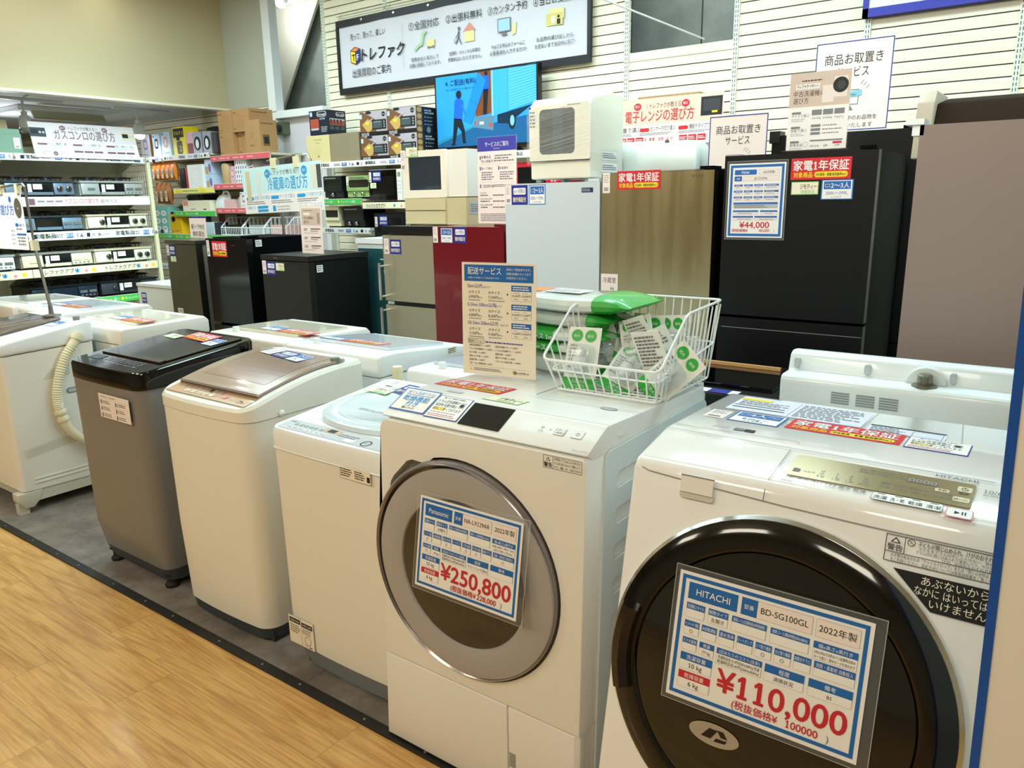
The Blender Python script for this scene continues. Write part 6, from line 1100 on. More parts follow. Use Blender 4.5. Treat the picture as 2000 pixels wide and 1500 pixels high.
def ovt(d, W, H):
    d.rect(0, H * .12, W, H, MAUV, 1); d.f([(0, H * .12), (W * .6, H * .12), (W * .55, H * .7), (W * .1, H), (0, H)], CRS, 2); d.f([(W * .08, H * .48), (W * .30, H * .70), (W * .52, H * .52), (W * .42, H * .22), (W * .28, H * .14)], BRD, 3); d.circ(W * .28, H * .52, W * .07, YEL, 4, ry=H * .06); d.line(W * .32, H * .56, W * .58, H * .78, H * .04, LGREY, 5); d.circ(W * .33, H * .95, W * .11, INK, 4, ry=H * .06)
    d.rr(W * .46, H * .24, W * .97, H * .64, H * .03, INK, 4); d.rr(W * .49, H * .30, W * .82, H * .58, H * .02, mk('print_oven_glass', '#4A585A', 0.3), 5); d.line(W * .53, H * .55, W * .78, H * .55, H * .02, LGREY, 6); [d.circ(W * .90, H * (.34 + .1 * k), W * .02, LGREY, 6) for k in range(3)]; d.circ(W * .88, H * .85, W * .065, INK, 3, ry=H * .10); d.text(W * .88, H * .83, H * .05, 'siroca', PAPER, 4, 'C', w=W * .1)
    d.rect(0, 0, W, H * .16, BW, 3); d.text(W * .05, H * .06, H * .07, 'BLACK SIZE', PAPER, 4, bold=.03); d.text(W * .05, H * .0, H * .05, 'OVEN TOASTER', PAPER, 4, bold=.02); d.rect(W * .01, H * .72, W * .09, H * .9, CYL2, 4)
def ovs(d, W, H): d.rect(0, 0, W * .30, H, CRS, 1); [d.circ(W * .15, H * (.12 + .25 * k), W * .12, BRD, 2, ry=H * .10) for k in range(4)]; d.text(W * .42, H * .84, H * .06, 'BLACK SIZE', PAPER, 1, bold=.03, w=W * .5); d.text(W * .42, H * .74, H * .06, 'OVEN TOASTER', PAPER, 1, bold=.03, w=W * .5); [d.greek(W * .5, H * (.58 - .14 * k), W * .85, H * (.62 - .14 * k), 1, INKL) for k in range(3)]; [d.rect(W * .42, H * (.58 - .14 * k), W * .45, H * (.62 - .14 * k), PAPER, 1) for k in range(3)]; d.circ(W * .6, H * .12, W * .1, MGREY, 1)
for x0, x1, z0, z1, lab in ((-4.875, -4.565, 1.8135, 2.0, 'lower left of the four black boxed oven toasters'), (-4.56, -4.25, 1.8135, 2.0, 'lower right of the four black boxed oven toasters'), (-4.875, -4.565, 2.002, 2.19, 'upper left of the four black boxed oven toasters'), (-4.56, -4.25, 2.002, 2.195, 'upper right of the four black boxed oven toasters')):
    carton('appliance_carton', lab, 'box', x0, x1, 4.62, 0.235, z0, z1, BW, ovt, ovs, group='four boxed oven toasters on the top shelf')
carton('appliance_carton', 'open kraft box behind the pink microwave guide board', 'box', -2.40, -1.98, 4.72, 0.24, 1.8135, 2.105, KRAFT)
# right shelf: ovens
def oven(name, label, x0, x1, y0, dep, z0, z1, m, gl, dm=None, knobs=0, panel=0.0, handle=True, bottom=0.0, arch=False, feet=True):
    t = thing(name, label, 'oven', ((x0 + x1) / 2, y0 + dep / 2, z0)); W, H = x1 - x0, z1 - z0; f = 0.012 if feet else 0.0
    mb = MB(); mb.box(x0, x1, y0 + 0.014, y0 + dep, z0 + f, z1, m, bev=0.008); part('cabinet', mb, t)
    wx = W * (1 - panel); b0 = H * bottom
    mb = MB(frame((x0, y0, z0 + f), X_, Z_)); hh = slot(W * .09, wx - W * .07, b0 + H * .16, H * .82 - f, H * (0.12 if arch else 0.04)); mb.plate(slot(0.003, wx - 0.002, b0 + 0.003, H - f - 0.003, 0.008), [hh], 0.014, dm or m); dr = part('door', mb, t)
    mb = MB(); mb.box(x0 + W * .085, x0 + wx - W * .065, y0 + 0.004, y0 + 0.013, z0 + f + b0 + H * .15, z1 - H * .17, gl); part('door_window', mb, dr)
    if handle: mb = MB(); mb.cyl((x0 + W * .2, y0 - 0.018, z1 - H * .10), (x0 + wx - W * .2, y0 - 0.018, z1 - H * .10), 0.006, CHROME, n=10); [mb.cyl((x, y0 - 0.018, z1 - H * .10), (x, y0 + 0.002, z1 - H * .10), 0.004, CHROME, n=8) for x in (x0 + W * .22, x0 + wx - W * .22)]; part('handle', mb, dr)
    for k in range(knobs):
        mb = MB()
        if bottom: c = (x0 + W * (k + 1) / (knobs + 1), y0 + 0.006, z0 + f + H * bottom * .5)
        else: c = (x1 - W * panel / 2, y0 + 0.006, z0 + H * (.25 + .3 * k))
        mb.lathe(c, [(0.016, 0.0), (0.015, -0.014), (0.011, -0.017)], CHROME, n=16, axis=1); mb.box(c[0] - .002, c[0] + .002, y0 - 0.013, y0 - 0.008, c[2] - .012, c[2] + .012, BLACK); part('knob', mb, t)
    if panel: mb = MB(); d = D(mb, (x0 + wx, y0 + 0.0138, z0 + f), X_, Z_); w = W * panel; d.slab(0.002, 0.004, w - 0.003, H - f - 0.004, -0.012, m); d.rect(w * .2, H * .72, w * .75, H * .86, mk('lcd_green', '#7E8F68', 0.3), 32); [d.circ(w * (.3 + .35 * (k % 2)), H * (.58 - .11 * (k // 2)), w * .11, LGREY, 32) for k in range(8)]; part('control_panel', mb, t)
    if feet:
        for x in (x0 + 0.02, x1 - 0.045): mb = MB(); mb.box(x, x + 0.025, y0 + 0.03, y0 + dep - 0.04, z0, z0 + f + 0.001, RUB); part('foot', mb, t)
    return t
OVG = mk('oven_glass', '#2B241C', 0.1, coat=0.4); OVK = mk('oven_glass_black', '#131516', 0.07, coat=0.6)
oven('toaster_oven', 'black toaster oven at the left of the middle shelf, half behind the pale blue guide', -5.385, -5.15, 4.625, 0.28, 1.507, 1.70, SATINK, OVK, knobs=1, bottom=0.25)
g = oven('toaster_oven', 'green retro toaster oven with an arched window and chrome handle', -5.095, -4.80, 4.625, 0.28, 1.507, 1.695, mk('retro_green', '#8DAE6A', 0.35, coat=0.2), OVG, knobs=2, bottom=0.26, arch=True)
sticker(st_tag, g, (-5.09, 4.6245, 1.62), X_, Z_, 'barcode_tag', w=0.028, h=0.07)
mwv = oven('microwave_oven', 'white-cased microwave with a black glass door beside the green toaster oven', -4.795, -4.415, 4.60, 0.32, 1.473, 1.732, mk('oven_white', '#EAE6DC'), OVK, dm=GLOSSK, panel=0.16, handle=False)
sticker(st_sixmonth, mwv, (-4.745, 4.5988, 1.64), X_, Z_, 'guarantee_sticker', w=0.10, h=0.08); sticker(st_board, mwv, (-4.775, 4.5988, 1.585), X_, Z_, 'listing_sticker', w=0.07, h=0.045); sticker(st_tag, mwv, (-4.785, 4.5988, 1.635), X_, Z_, 'barcode_tag', w=0.028, h=0.08)
oven('toaster_oven', 'cream toaster oven low on the shelf, right of the tall narrow guide stand', -5.40, -5.21, 4.625, 0.26, 1.264, 1.445, CREAM, OVG, handle=False, bottom=0.25)
oven('toaster_oven', 'black toaster oven with two knobs on the lower shelf', -5.165, -4.905, 4.625, 0.26, 1.264, 1.435, SATINK, OVK, knobs=2, bottom=0.28)
lm = oven('microwave_oven', 'black microwave on the lower shelf with a navy guarantee sticker, behind the steel refrigerator', -4.785, -4.35, 4.625, 0.32, 1.172, 1.385, SATINK, OVK, panel=0.2, handle=False)
sticker(st_sixmonth, lm, (-4.72, 4.6238, 1.285), X_, Z_, 'guarantee_sticker', w=0.10, h=0.08); sticker(st_tag, lm, (-4.77, 4.6238, 1.275), X_, Z_, 'barcode_tag', w=0.03, h=0.08)
oven('microwave_oven', 'red microwave showing between the service sheet and the wrapped dishwasher', -3.33, -2.95, 4.625, 0.32, 1.542, 1.735, mk('oven_red', '#C22231', 0.3, coat=0.3), OVK, panel=0.2, handle=False)
oven('microwave_oven', 'black microwave on the middle shelf just left of the service sheet', -4.05, -3.65, 4.625, 0.32, 1.472, 1.70, SATINK, OVK, panel=0.18, handle=False)
# alcove shelf: top row
def icon(c, shape):
    def f(d, W, H): d.rr(W * .30, H * .35, W * .70, H * .80, W * .12, c, 1); d.rr(W * .38, H * .45, W * .62, H * .70, W * .08, PAPER, 2); d.greek(W * .1, H * .08, W * .9, H * .2, 1, INKL); d.rect(W * .08, H * .86, W * .3, H * .94, mk('icon_blue', '#4A78D0', 0.5), 1)
    return f
LIL = mk('box_lilac_white', '#E9EAF6', 0.5); PBL = mk('box_pale_blue', '#C7DAF0', 0.5)
carton('goods_box', 'white box with a lilac ring print at the far left of the alcove top shelf', 'box', -8.285, -8.10, 4.63, 0.2, 1.977, 2.21, LIL, icon(mk('icon_lilac', '#A9A3CC'), 0), lambda d, W, H: d.rect(0, 0, W, H, mk('side_gold', '#A97B35', 0.5), 1))
carton('goods_box', 'pale blue box with a cup print, second on the alcove top shelf', 'box', -8.05, -7.90, 4.63, 0.2, 1.977, 2.207, PBL, icon(INK, 0))
carton('goods_box', 'pale blue box with a pink print, left of the yellow box', 'box', -7.88, -7.715, 4.63, 0.2, 1.977, 2.221, PBL, icon(mk('icon_coral', '#D8877F', 0.5), 0))
def ylw(d, W, H): d.rect(W * .08, H * .62, W * .92, H * .94, INK, 1); d.text(W * .5, H * .72, H * .12, 'マルチ 2', YEL, 2, 'C', w=W * .75, bold=.03); d.rect(W * .3, H * .52, W * .6, H * .62, INK, 1); d.rr(W * .3, H * .04, W * .75, H * .5, W * .1, mk('print_dark_olive', '#3C3820', 0.5), 1); d.text(W * .6, H * .14, H * .22, '2', YEL, 2, 'C', bold=.03)
carton('goods_box', 'tall bright yellow box with black print on the alcove top shelf', 'box', -7.66, -7.44, 4.63, 0.16, 1.977, 2.255, mk('box_yellow', '#F2DC1E', 0.45), ylw)
m = MB(); m.loft([[(-7.23 + 0.17 * s_ * math.cos(2 * PI * k / 20), 4.88 + 0.09 * s_ * math.sin(2 * PI * k / 20), z) for k in range(20)] for s_, z in ((.9, 1.977), (1, 2.0), (1, 2.2), (.9, 2.24), (.5, 2.25))], BLACK); solo('carry_case', m, 'black rounded case behind the hair dryer boxes', 'case', (-7.23, 4.88, 1.977))
carton('goods_box', 'slim pink and dark red box beside the yellow box', 'box', -7.43, -7.315, 4.64, 0.12, 1.977, 2.19, mk('box_pink', '#E8B6C6', 0.5), lambda d, W, H: d.rect(W * .1, 0, W * .95, H * .5, mk('print_wine', '#84404A', 0.5), 1))
for x0, x1, q in ((-7.30, -7.155, 'left'), (-7.13, -6.995, 'right')):
    carton('goods_box', q + ' one of two silver dryer boxes on the alcove top shelf', 'box', x0, x1, 4.63, 0.12, 1.977, 2.18, mk('box_silver', '#9CA0AC', 0.4, 0.3), lambda d, W, H: (d.circ(W * .5, H * .48, W * .4, INK, 1, ry=H * .33), d.circ(W * .48, H * .46, W * .2, PAPER, 2, ry=H * .22)), group='two silver dryer boxes')
carton('goods_box', 'dark slim box squeezed between dryer boxes and cartons', 'box', -6.975, -6.90, 4.63, 0.12, 1.977, 2.165, mk('box_dark_brown', '#3B3236', 0.5))
def kr(d, W, H): d.box(W * .3, H * .25, W * .52, H * .75, .0015, KRAFTD, 1); d.box(W * .62, H * .2, W * .85, H * .7, .0015, KRAFTD, 1); d.greek(W * .06, H * .8, W * .3, H * .88, 1, KRAFTD); d.greek(W * .06, H * .1, W * .25, H * .18, 1, KRAFTD)
def krx(d, W, H): d.rect(W * .5, H * .25, W * .9, H * .36, INK, 1); d.greek(W * .1, H * .8, W * .9, H * .9, 1, KRAFTD); d.box(W * .15, H * .4, W * .4, H * .7, .0015, KRAFTD, 1)
kg = 'kraft cartons stacked on the alcove top shelf'
carton('kraft_carton', 'upper left kraft carton of the alcove stack', 'box', -6.89, -6.662, 4.66, 0.26, 2.146, 2.352, KRAFT, kr, group=kg); carton('kraft_carton', 'upper right kraft carton of the alcove stack', 'box', -6.655, -6.40, 4.66, 0.28, 2.146, 2.352, KRAFT, kr, krx, group=kg)
carton('kraft_carton', 'lower left kraft carton of the alcove stack', 'box', -6.88, -6.66, 4.65, 0.28, 1.9365, 2.144, KRAFT, kr, group=kg); carton('kraft_carton', 'lower middle kraft carton of the alcove stack, behind the front one', 'box', -6.655, -6.42, 4.70, 0.24, 1.9365, 2.144, KRAFT, kr, group=kg)
def kf(d, W, H): d.greek(W * .3, H * .2, W * .6, H * .26, 1, KRAFTD); d.ring(W * .45, H * .55, W * .10, W * .015, KRAFTD, 1)
carton('kraft_carton', 'large kraft carton standing in front of the stack with an oven print on its side', 'box', -6.415, -6.19, 4.612, 0.19, 1.941, 2.232, KRAFT, kf, lambda d, W, H: (d.rr(W * .15, H * .2, W * .55, H * .55, .01, KRAFTD, 1), d.rect(W * .22, H * .27, W * .48, H * .48, INK, 2), d.greek(W * .1, H * .85, W * .9, H * .93, 1, KRAFTD), d.box(W * .65, H * .12, W * .92, H * .22, .002, KRAFTD, 1)), group=kg)
# alcove: second row
def pouch(x, z0, z1, lab, w=0.085, col=ORANGE):
    t = thing('refill_pouch', lab, 'pouch', (x, 4.63, z0), group='orange pouches on the alcove pegs'); n = 8
    mb = MB(); rings = []
    for k in range(n + 1): q = k / n; th = 0.004 + 0.028 * math.sin(PI * min(1, q * 1.1)) ** 0.7 if q < .9 else 0.003; rings.append([(x + w / 2 * c, 4.64 + th * s_, z0 + (z1 - z0) * q) for c, s_ in ((-1, 0), (-.7, -1), (0, -1.1), (.7, -1), (1, 0), (.7, 1), (0, 1.1), (-.7, 1))])
    mb.loft(rings, col); part('bag', mb, t)
    mb = MB(); d = D(mb, (x - w / 2, 4.603, z0), X_, Z_); d.rect(w * .25, (z1 - z0) * .1, w * .75, (z1 - z0) * .6, mk('pouch_label', '#D9C9B4', 0.4), 1); d.greek(w * .3, (z1 - z0) * .3, w * .7, (z1 - z0) * .5, 2, INKG); part('label_print', mb, t)
for k in range(5): pouch(-8.06 + 0.088 * k, 1.736, 1.93, ('first', 'second', 'third', 'fourth', 'fifth')[k] + ' from the left of the upper row of orange pouches', col=(mk('pouch_blue_white', '#BFDCE6', 0.3) if False else ORANGE))
BRN = mk('pouch_brown', '#A8642A', 0.35)
for k in range(3): pouch(-8.05 + 0.095 * k, 1.497, 1.712, ('left', 'middle', 'right')[k] + ' of the three brown-orange pouches in the lower row', w=0.09, col=BRN)
carton('goods_box', 'slim black box left of the white upright box on the second alcove shelf', 'box', -7.59, -7.50, 4.62, 0.2, 1.642, 1.842, SATINK); carton('goods_box', 'thin red box wedged beside the white upright box', 'box', -7.485, -7.43, 4.62, 0.2, 1.642, 1.848, mk('box_red', '#B3242C', 0.4))
carton('goods_box', 'white upright box with a faint line drawing on the second alcove shelf', 'box', -7.41, -7.15, 4.60, 0.2, 1.642, 1.872, PAPER, lambda d, W, H: (d.box(W * .25, H * .2, W * .8, H * .8, .001, INKL, 1), d.rect(W * .65, 0, W * .85, H * .07, YEL, 1)))
for i, (z0, z1) in enumerate(((1.642, 1.775), (1.777, 1.913))): carton('goods_box', ('lower', 'upper') [i] + ' purple-print box right of the white upright box', 'box', -7.13, -7.015, 4.62, 0.14, z0, z1, PBL, lambda d, W, H: (d.rect(W * .05, 0, W * .45, H * .5, BRD, 1), d.circ(W * .7, H * .4, W * .2, mk('icon_violet', '#7C7AC0', 0.5), 1, ry=H * .32)))
t = thing('display_rack', 'small black display rack with drawers on the second alcove shelf', 'rack', (-6.83, 4.75, 1.672)); mb = MB(); mb.box(-6.965, -6.685, 4.70, 4.95, 1.672, 1.91, BLACK, bev=0.004); part('frame', mb, t)
mb = MB(); [mb.box(-6.95, -6.87, 4.693, 4.70, 1.70 + 0.07 * k, 1.755 + 0.07 * k, DGREY, bev=0.003) for k in range(3)]; part('drawer_fronts', mb, t)
m = MB(); m.lathe((-6.80, 4.66, 1.672), [(0.058, 0), (0.062, 0.01), (0.062, 0.175), (0.05, 0.192)], mk('canister_tan', '#B99C6C', 0.4), n=24); solo('canister', m, 'tan round canister in front of the black display rack', 'canister', (-6.80, 4.66, 1.672))
carton('goods_box', 'small pink box right of the tan canister', 'box', -6.715, -6.65, 4.62, 0.1, 1.672, 1.835, mk('box_pink', '#E8B6C6'), icon(mk('icon_coral', '#D8877F'), 0))
def lat(d, W, H):
    for i in range(5):
        for j in range(5): d.f([(W * (.04 + .2 * i + .08 * (j % 2)), H * (.05 + .19 * j)), (W * (.10 + .2 * i + .08 * (j % 2)), H * (.05 + .19 * j)), (W * (.14 + .2 * i + .06 * (j % 2)), H * (.17 + .19 * j)), (W * (.08 + .2 * i + .06 * (j % 2)), H * (.17 + .19 * j))], NAVY if (i + j) % 3 else INK, 1)
carton('goods_box', 'white box with a navy slanted pattern on the second alcove shelf', 'box', -6.635, -6.46, 4.62, 0.14, 1.672, 1.888, PAPER, lat)
m = MB(); m.lathe((-6.36, 4.72, 1.672), [(0.075, 0), (0.085, 0.03), (0.085, 0.18), (0.07, 0.22), (0.02, 0.23)], mk('bundle_grey', '#8E8B80', 0.6), n=20); solo('blanket_roll', m, 'grey rolled bundle behind the red card on the alcove shelf', 'roll', (-6.36, 4.72, 1.672))
m = MB(); d = D(m, (-6.42, 4.61, 1.69), (1, 0, 0.25), (-0.25, 0, 1)); d.slab(0, 0, 0.11, 0.12, 0.002, PAPER); d.rect(0.006, 0.006, 0.104, 0.114, mk('card_crimson', '#B2283A', 0.5), 1); d.text(0.055, 0.055, 0.02, 'SALE', PAPER, 2, 'C'); solo('sale_card', m, 'tilted crimson card leaning on the grey bundle', 'card', (-6.37, 4.61, 1.69))
carton('goods_box', 'small violet box at the right end of the second alcove shelf', 'box', -6.26, -6.09 + 0.0, 4.66, 0.1, 1.672, 1.832, mk('box_violet', '#9D83A8', 0.5))
# alcove: third row
carton('goods_box', 'flat beige box with a red print on the third alcove shelf', 'box', -7.59, -7.10, 4.615, 0.14, 1.417, 1.522, mk('box_ivory', '#E6DCC0', 0.5), lambda d, W, H: (d.rect(W * .02, H * .5, W * .2, H * .95, mk('icon_coral', '#D8877F'), 1), d.rect(W * .75, H * .1, W * .85, H * .2, INK, 1), d.greek(W * .3, H * .1, W * .5, H * .25, 1, INKG)))
t = thing('toaster', 'metal pop-up toaster end on the third alcove shelf, left of the flat beige box', 'toaster', (-7.60, 4.80, 1.414)); mb = MB(); mb.box(-7.74, -7.46, 4.78, 4.95, 1.42, 1.585, DGREY, bev=0.02); part('body', mb, t); mb = MB(); mb.tube([(-7.70, 4.77, 1.50), (-7.70, 4.74, 1.57), (-7.50, 4.74, 1.57), (-7.50, 4.77, 1.50)], 0.006, BLACK, n=6); part('handle', mb, t)
t = thing('garment_steamer', 'white steam iron with a loop handle on the third alcove shelf', 'iron', (-6.96, 4.70, 1.442)); mb = MB(); mb.loft([[(-6.96 + a * s_, 4.70 + b * s_, z) for a, b in ((-.10, -.05), (.07, -.06), (.10, 0), (.07, .06), (-.10, .05))] for s_, z in ((1, 1.442), (1, 1.49), (.8, 1.54), (.4, 1.575))], PLAST, bev=0.008); part('body', mb, t)
mb = MB(); mb.tube([(-6.99, 4.70, 1.55), (-6.97, 4.70, 1.60), (-6.90, 4.70, 1.60), (-6.87, 4.70, 1.53), (-6.88, 4.70, 1.48)], 0.012, PLAST, n=8); part('handle', mb, t)
carton('goods_box', 'pink open case on the third alcove shelf', 'box', -6.85, -6.72, 4.61, 0.15, 1.442, 1.525, mk('box_blush', '#DDB2AE', 0.5)); m = MB(); m.lathe((-6.65, 4.70, 1.442), [(0.05, 0), (0.06, 0.03), (0.055, 0.09), (0.035, 0.12), (0.045, 0.13)], mk('jug_grey', '#B9B4AE', 0.3), n=20); solo('glass_jug', m, 'small grey jug beside the pink case', 'jug', (-6.65, 4.70, 1.442))
carton('goods_box', 'slim blush box with a bottle print at the right of the third alcove shelf', 'box', -6.58, -6.48, 4.61, 0.12, 1.442, 1.59, PAPERP, icon(INKG, 0))
# alcove: fourth row
def grn(d, W, H): [d.circ(W * (.27 + .45 * (k % 2)), H * (.2 + .28 * (k // 2)), W * .18, PAPER, 1, ry=H * .10) for k in range(6)]; [d.circ(W * (.27 + .45 * (k % 2)), H * (.2 + .28 * (k // 2)), W * .09, LGREY, 2, ry=H * .05) for k in range(6)]
carton('goods_box', 'dusty teal box with six round pictures on the lower alcove shelf', 'box', -8.17, -7.885, 4.61, 0.2, 1.177, 1.465, TEALG, grn)
t = thing('lantern', 'yellow handheld lamp body with black top beside the dusty teal box', 'lamp', (-7.75, 4.68, 1.177)); mb = MB(); mb.box(-7.87, -7.665, 4.62, 4.76, 1.178, 1.385, mk('lamp_yellow', '#E9B41C', 0.35, coat=0.2), bev=0.025); part('body', mb, t); mb = MB(); mb.lathe((-7.80, 4.618, 1.335), [(0.028, 0.0), (0.028, -0.008), (0.012, -0.012)], BLACK, n=18, axis=1); part('dial', mb, t); mb = MB(); mb.box(-7.86, -7.69, 4.63, 4.75, 1.384, 1.41, BLACK, bev=0.01); part('cap', mb, t)
m = MB(); m.lathe((-7.53, 4.865, 1.177), [(0.10, 0), (0.125, 0.03), (0.125, 0.12), (0.11, 0.16), (0.03, 0.20), (0.02, 0.215)], mk('pot_glass', '#5B6A70', 0.15, coat=0.5), n=28); solo('cooking_pot', m, 'dark glass-lidded pot on the lower alcove shelf', 'pot', (-7.53, 4.865, 1.177))
carton('goods_box', 'white and dark red box behind the pale blue machine on the lower alcove shelf', 'box', -7.36, -7.11, 4.78, 0.14, 1.177, 1.375, PAPER, lambda d, W, H: d.rect(W * .55, H * .3, W, H, mk('print_wine', '#84404A'), 1))
t = thing('hot_plate', 'low pale blue machine with dark end on the lower alcove shelf', 'hot plate', (-7.21, 4.62, 1.177)); mb = MB(); mb.prism([(-7.45, 1.18), (-7.45, 1.25), (-7.38, 1.30), (-7.08, 1.305), (-7.06, 1.18)], 1, 4.612, 4.73, mk('machine_pale_blue', '#B6C6D2', 0.3, coat=0.3), bev=0.006); part('body', mb, t); mb = MB(); mb.box(-7.055, -6.985, 4.612, 4.73, 1.18, 1.30, DGREY, bev=0.01); part('end_panel', mb, t)
def small_basket(x0, x1, y0, y1, z0, z1, lab, col):
    t = thing('wire_basket', lab, 'basket', ((x0 + x1) / 2, (y0 + y1) / 2, z0)); mb = MB(); mb.tube([(x0, y0, z0 + (z1 - z0) * .45), (x1, y0, z0 + (z1 - z0) * .45), (x1, y0 + .1, z1), (x1, y1, z1), (x0, y1, z1), (x0, y0 + .1, z1)], 0.006, STEELW, n=6, closed=True)
    mb.tube([(x0 + .01, y0 + .01, z0 + .003), (x1 - .01, y0 + .01, z0 + .003), (x1 - .01, y1 - .01, z0 + .003), (x0 + .01, y1 - .01, z0 + .003)], 0.004, STEELW, n=6, closed=True); part('rim', mb, t)
    mb = MB(); n = 12
    for k in range(n + 1): x = x0 + (x1 - x0) * k / n; mb.tube([(x, y0, z0 + (z1 - z0) * .45), (x, y0 + .005, z0 + .003), (x, y1 - .005, z0 + .003), (x, y1, z1)], 0.0035, STEELW, n=5)
    for k in range(8): y = y0 + (y1 - y0) * k / 7; zt = z0 + (z1 - z0) * (.45 + .55 * min(1, (y - y0) / .1)); mb.tube([(x0, y, zt), (x0 + .004, y, z0 + .003), (x1 - .004, y, z0 + .003), (x1, y, zt)], 0.0035, STEELW, n=5)
    part('wires', mb, t)
    m = MB(); m.box(x0 + .04, x1 - .04, y0 + .05, y1 - .04, z0 + .009, z0 + (z1 - z0) * .6, col, bev=0.01); solo('goods_box', m, 'small goods lying in the ' + lab.split(' on ')[0], 'box', ((x0 + x1) / 2, (y0 + y1) / 2, z0 + .009))
small_basket(-6.96, -6.625, 4.62, 4.95, 1.177, 1.345, 'left wire basket of three on the lower alcove shelf', BLACK); small_basket(-6.61, -6.285, 4.62, 4.95, 1.177, 1.345, 'middle wire basket of three on the lower alcove shelf', LGREY); small_basket(-6.27, -5.94, 4.62, 4.95, 1.177, 1.345, 'right wire basket of three on the lower alcove shelf', mk('box_blush', '#DDB2AE'))

# ------------------------------------------------------------------ gas stove rack at the left
RK = thing('stove_rack', 'ivory gondola rack at the left holding rows of gas stoves', 'rack', (-7.6, 3.2, 0)); XF = -7.40
mb = MB(); mb.box(-7.93, -7.90, 1.80, 4.19, 0.02, 2.02, mk('rack_back', '#CFC9B0', 0.6)); part('back_board', mb, RK)
for y in (1.82, 3.0, 4.18): mb = MB(); mb.box(-7.90, -7.86, y - 0.022, y + 0.022, 0, 2.02, SHELFW, bev=0.004); part('post', mb, RK)
mb = MB(); mb.box(-7.425, -7.395, 4.165, 4.20, 0.0, 1.93, CREAM, bev=0.004); part('end_post', mb, RK)
mb = MB()
for k in range(12): mb.cyl((-7.86 + 0.037 * k, 4.182, 0.4), (-7.86 + 0.037 * k, 4.182, 1.9), 0.0025, SHELFW, n=5)
for k in range(12): mb.cyl((-7.87, 4.182, 0.45 + 0.13 * k), (-7.42, 4.182, 0.45 + 0.13 * k), 0.003, SHELFW, n=5)
part('end_mesh', mb, RK, 'wire mesh end panel')
mb = MB(); mb.box(-7.92, -7.38, 1.80, 4.16, 0.0, 0.12, SHELFW, bev=0.004); part('base', mb, RK)
for z, h, segs in ((1.93, 0.055, ((1.82, 3.0, 'w'), (3.0, 4.16, 'w'))), (1.565, 0.078, ((1.82, 3.0, 'r'), (3.0, 4.16, 'r'))), (1.262, 0.072, ((1.82, 3.0, 'w'), (3.0, 4.16, 'w'))), (0.942, 0.068, ((1.82, 3.0, 'a'), (3.0, 4.16, 'a'))), (0.640, 0.06, ((1.82, 3.0, 'g'), (3.0, 4.16, 'g')))):
    for a, c, k in segs:
        mb = MB(); mb.box(-7.90, XF, a, c - 0.004, z - 0.02, z, SHELFW, bev=0.003); mb.box(XF - 0.004, XF + 0.003, a, c - 0.004, z - h, z + 0.004, SHELFW); b = part('shelf_board', mb, RK)
        mb = MB(); strip(mb, (XF + 0.0035, a + 0.006, z - h), Y_, Z_, c - a - 0.016, h, k); part('price_rail', mb, b)
        mb = MB(); mb.prism([(-7.88, z - 0.02), (-7.55, z - 0.02), (-7.58, z - 0.05), (-7.88, z - 0.16)], 1, c - 0.03, c - 0.022, SHELFW); part('bracket', mb, RK)
mb = MB(); d = D(mb, (XF + 0.014, 3.17, 1.905), (0.02, 1, 0), (-0.25, 0, 1)); W, H = 0.925, 0.31; d.slab(0, 0, W, H, 0.003, PAPER)
d.rect(0, H * .46, W, H, mk('guide_grey_pink', '#D9CFD0', 0.5), 1); d.text(W * .48, H * .82, .03, '\\ トレファクが教える! /', INK, 2, 'C', w=W * .3); d.text(W * .21, H * .55, .075, 'ガスコンロの選び方', PURP, 2, bold=.02, w=W * .58); [d.circ(W * x, H * .86, .026, PURP, 2, ry=.022) for x in (.3, .70)]; [d.text(W * x, H * .84, .014, '選び', PAPER, 3, 'C') for x in (.3, .70)]
for x, c in ((.0, DGREY), (.86, mk('print_cream', '#D9CDB4', 0.5))): d.rect(W * x, H * .58, W * (x + .14), H * .84, c, 2); d.rect(W * (x + .01), H * .66, W * (x + .07), H * .78, INK, 3); [d.circ(W * (x + .09 + .03 * k), H * .71, .010, LGREY, 3) for k in range(2)]
for i, q in enumerate(('ガスの種類で選ぶ', 'グリルの種類で選ぶ', '素材・機能などで選ぶ')): x = W * (.04 + .32 * i); d.rr(x, H * .35, x + W * .09, H * .41, .008, PURP, 2); d.text(x + W * .095, H * .355, .022, q, INK, 2, w=W * .19); d.greek(x, H * .25, x + W * .28, H * .33, 2, INKL)
d.box(W * .04, H * .04, W * .32, H * .21, .0015, INKL, 2); d.text(W * .07, H * .09, .03, '都市ガス', PURP, 2, w=W * .09); d.circ(W * .185, H * .12, .02, PURP, 2); d.text(W * .185, H * .10, .012, 'or', PAPER, 3, 'C'); d.text(W * .22, H * .09, .03, 'LPガス', PURP, 2, w=W * .08)
for i in (1, 2): [d.rr(W * (.04 + .32 * i + .095 * k), H * .16, W * (.04 + .32 * i + .095 * k + .085), H * .22, .004, PURP, 2) for k in range(3)]; [d.greek(W * (.045 + .32 * i + .095 * k), H * .05, W * (.12 + .32 * i + .095 * k), H * .13, 2, INKL) for k in range(3)]
t = thing('guide_board', 'slanted ガスコンロの選び方 gas stove guide board on top of the stove rack', 'sign', (XF, 3.6, 1.905)); part('printed_board', mb, t)
mb = MB(); mb.box(XF - 0.12, XF + 0.008, 3.17, 4.10, 1.9345, 1.9365, CLEAR); mb.prism([(XF - 0.10, 1.937), (XF + 0.0, 1.937), (XF - 0.075, 2.18)], 1, 3.6, 3.61, CLEAR); part('clear_foot', mb, t)
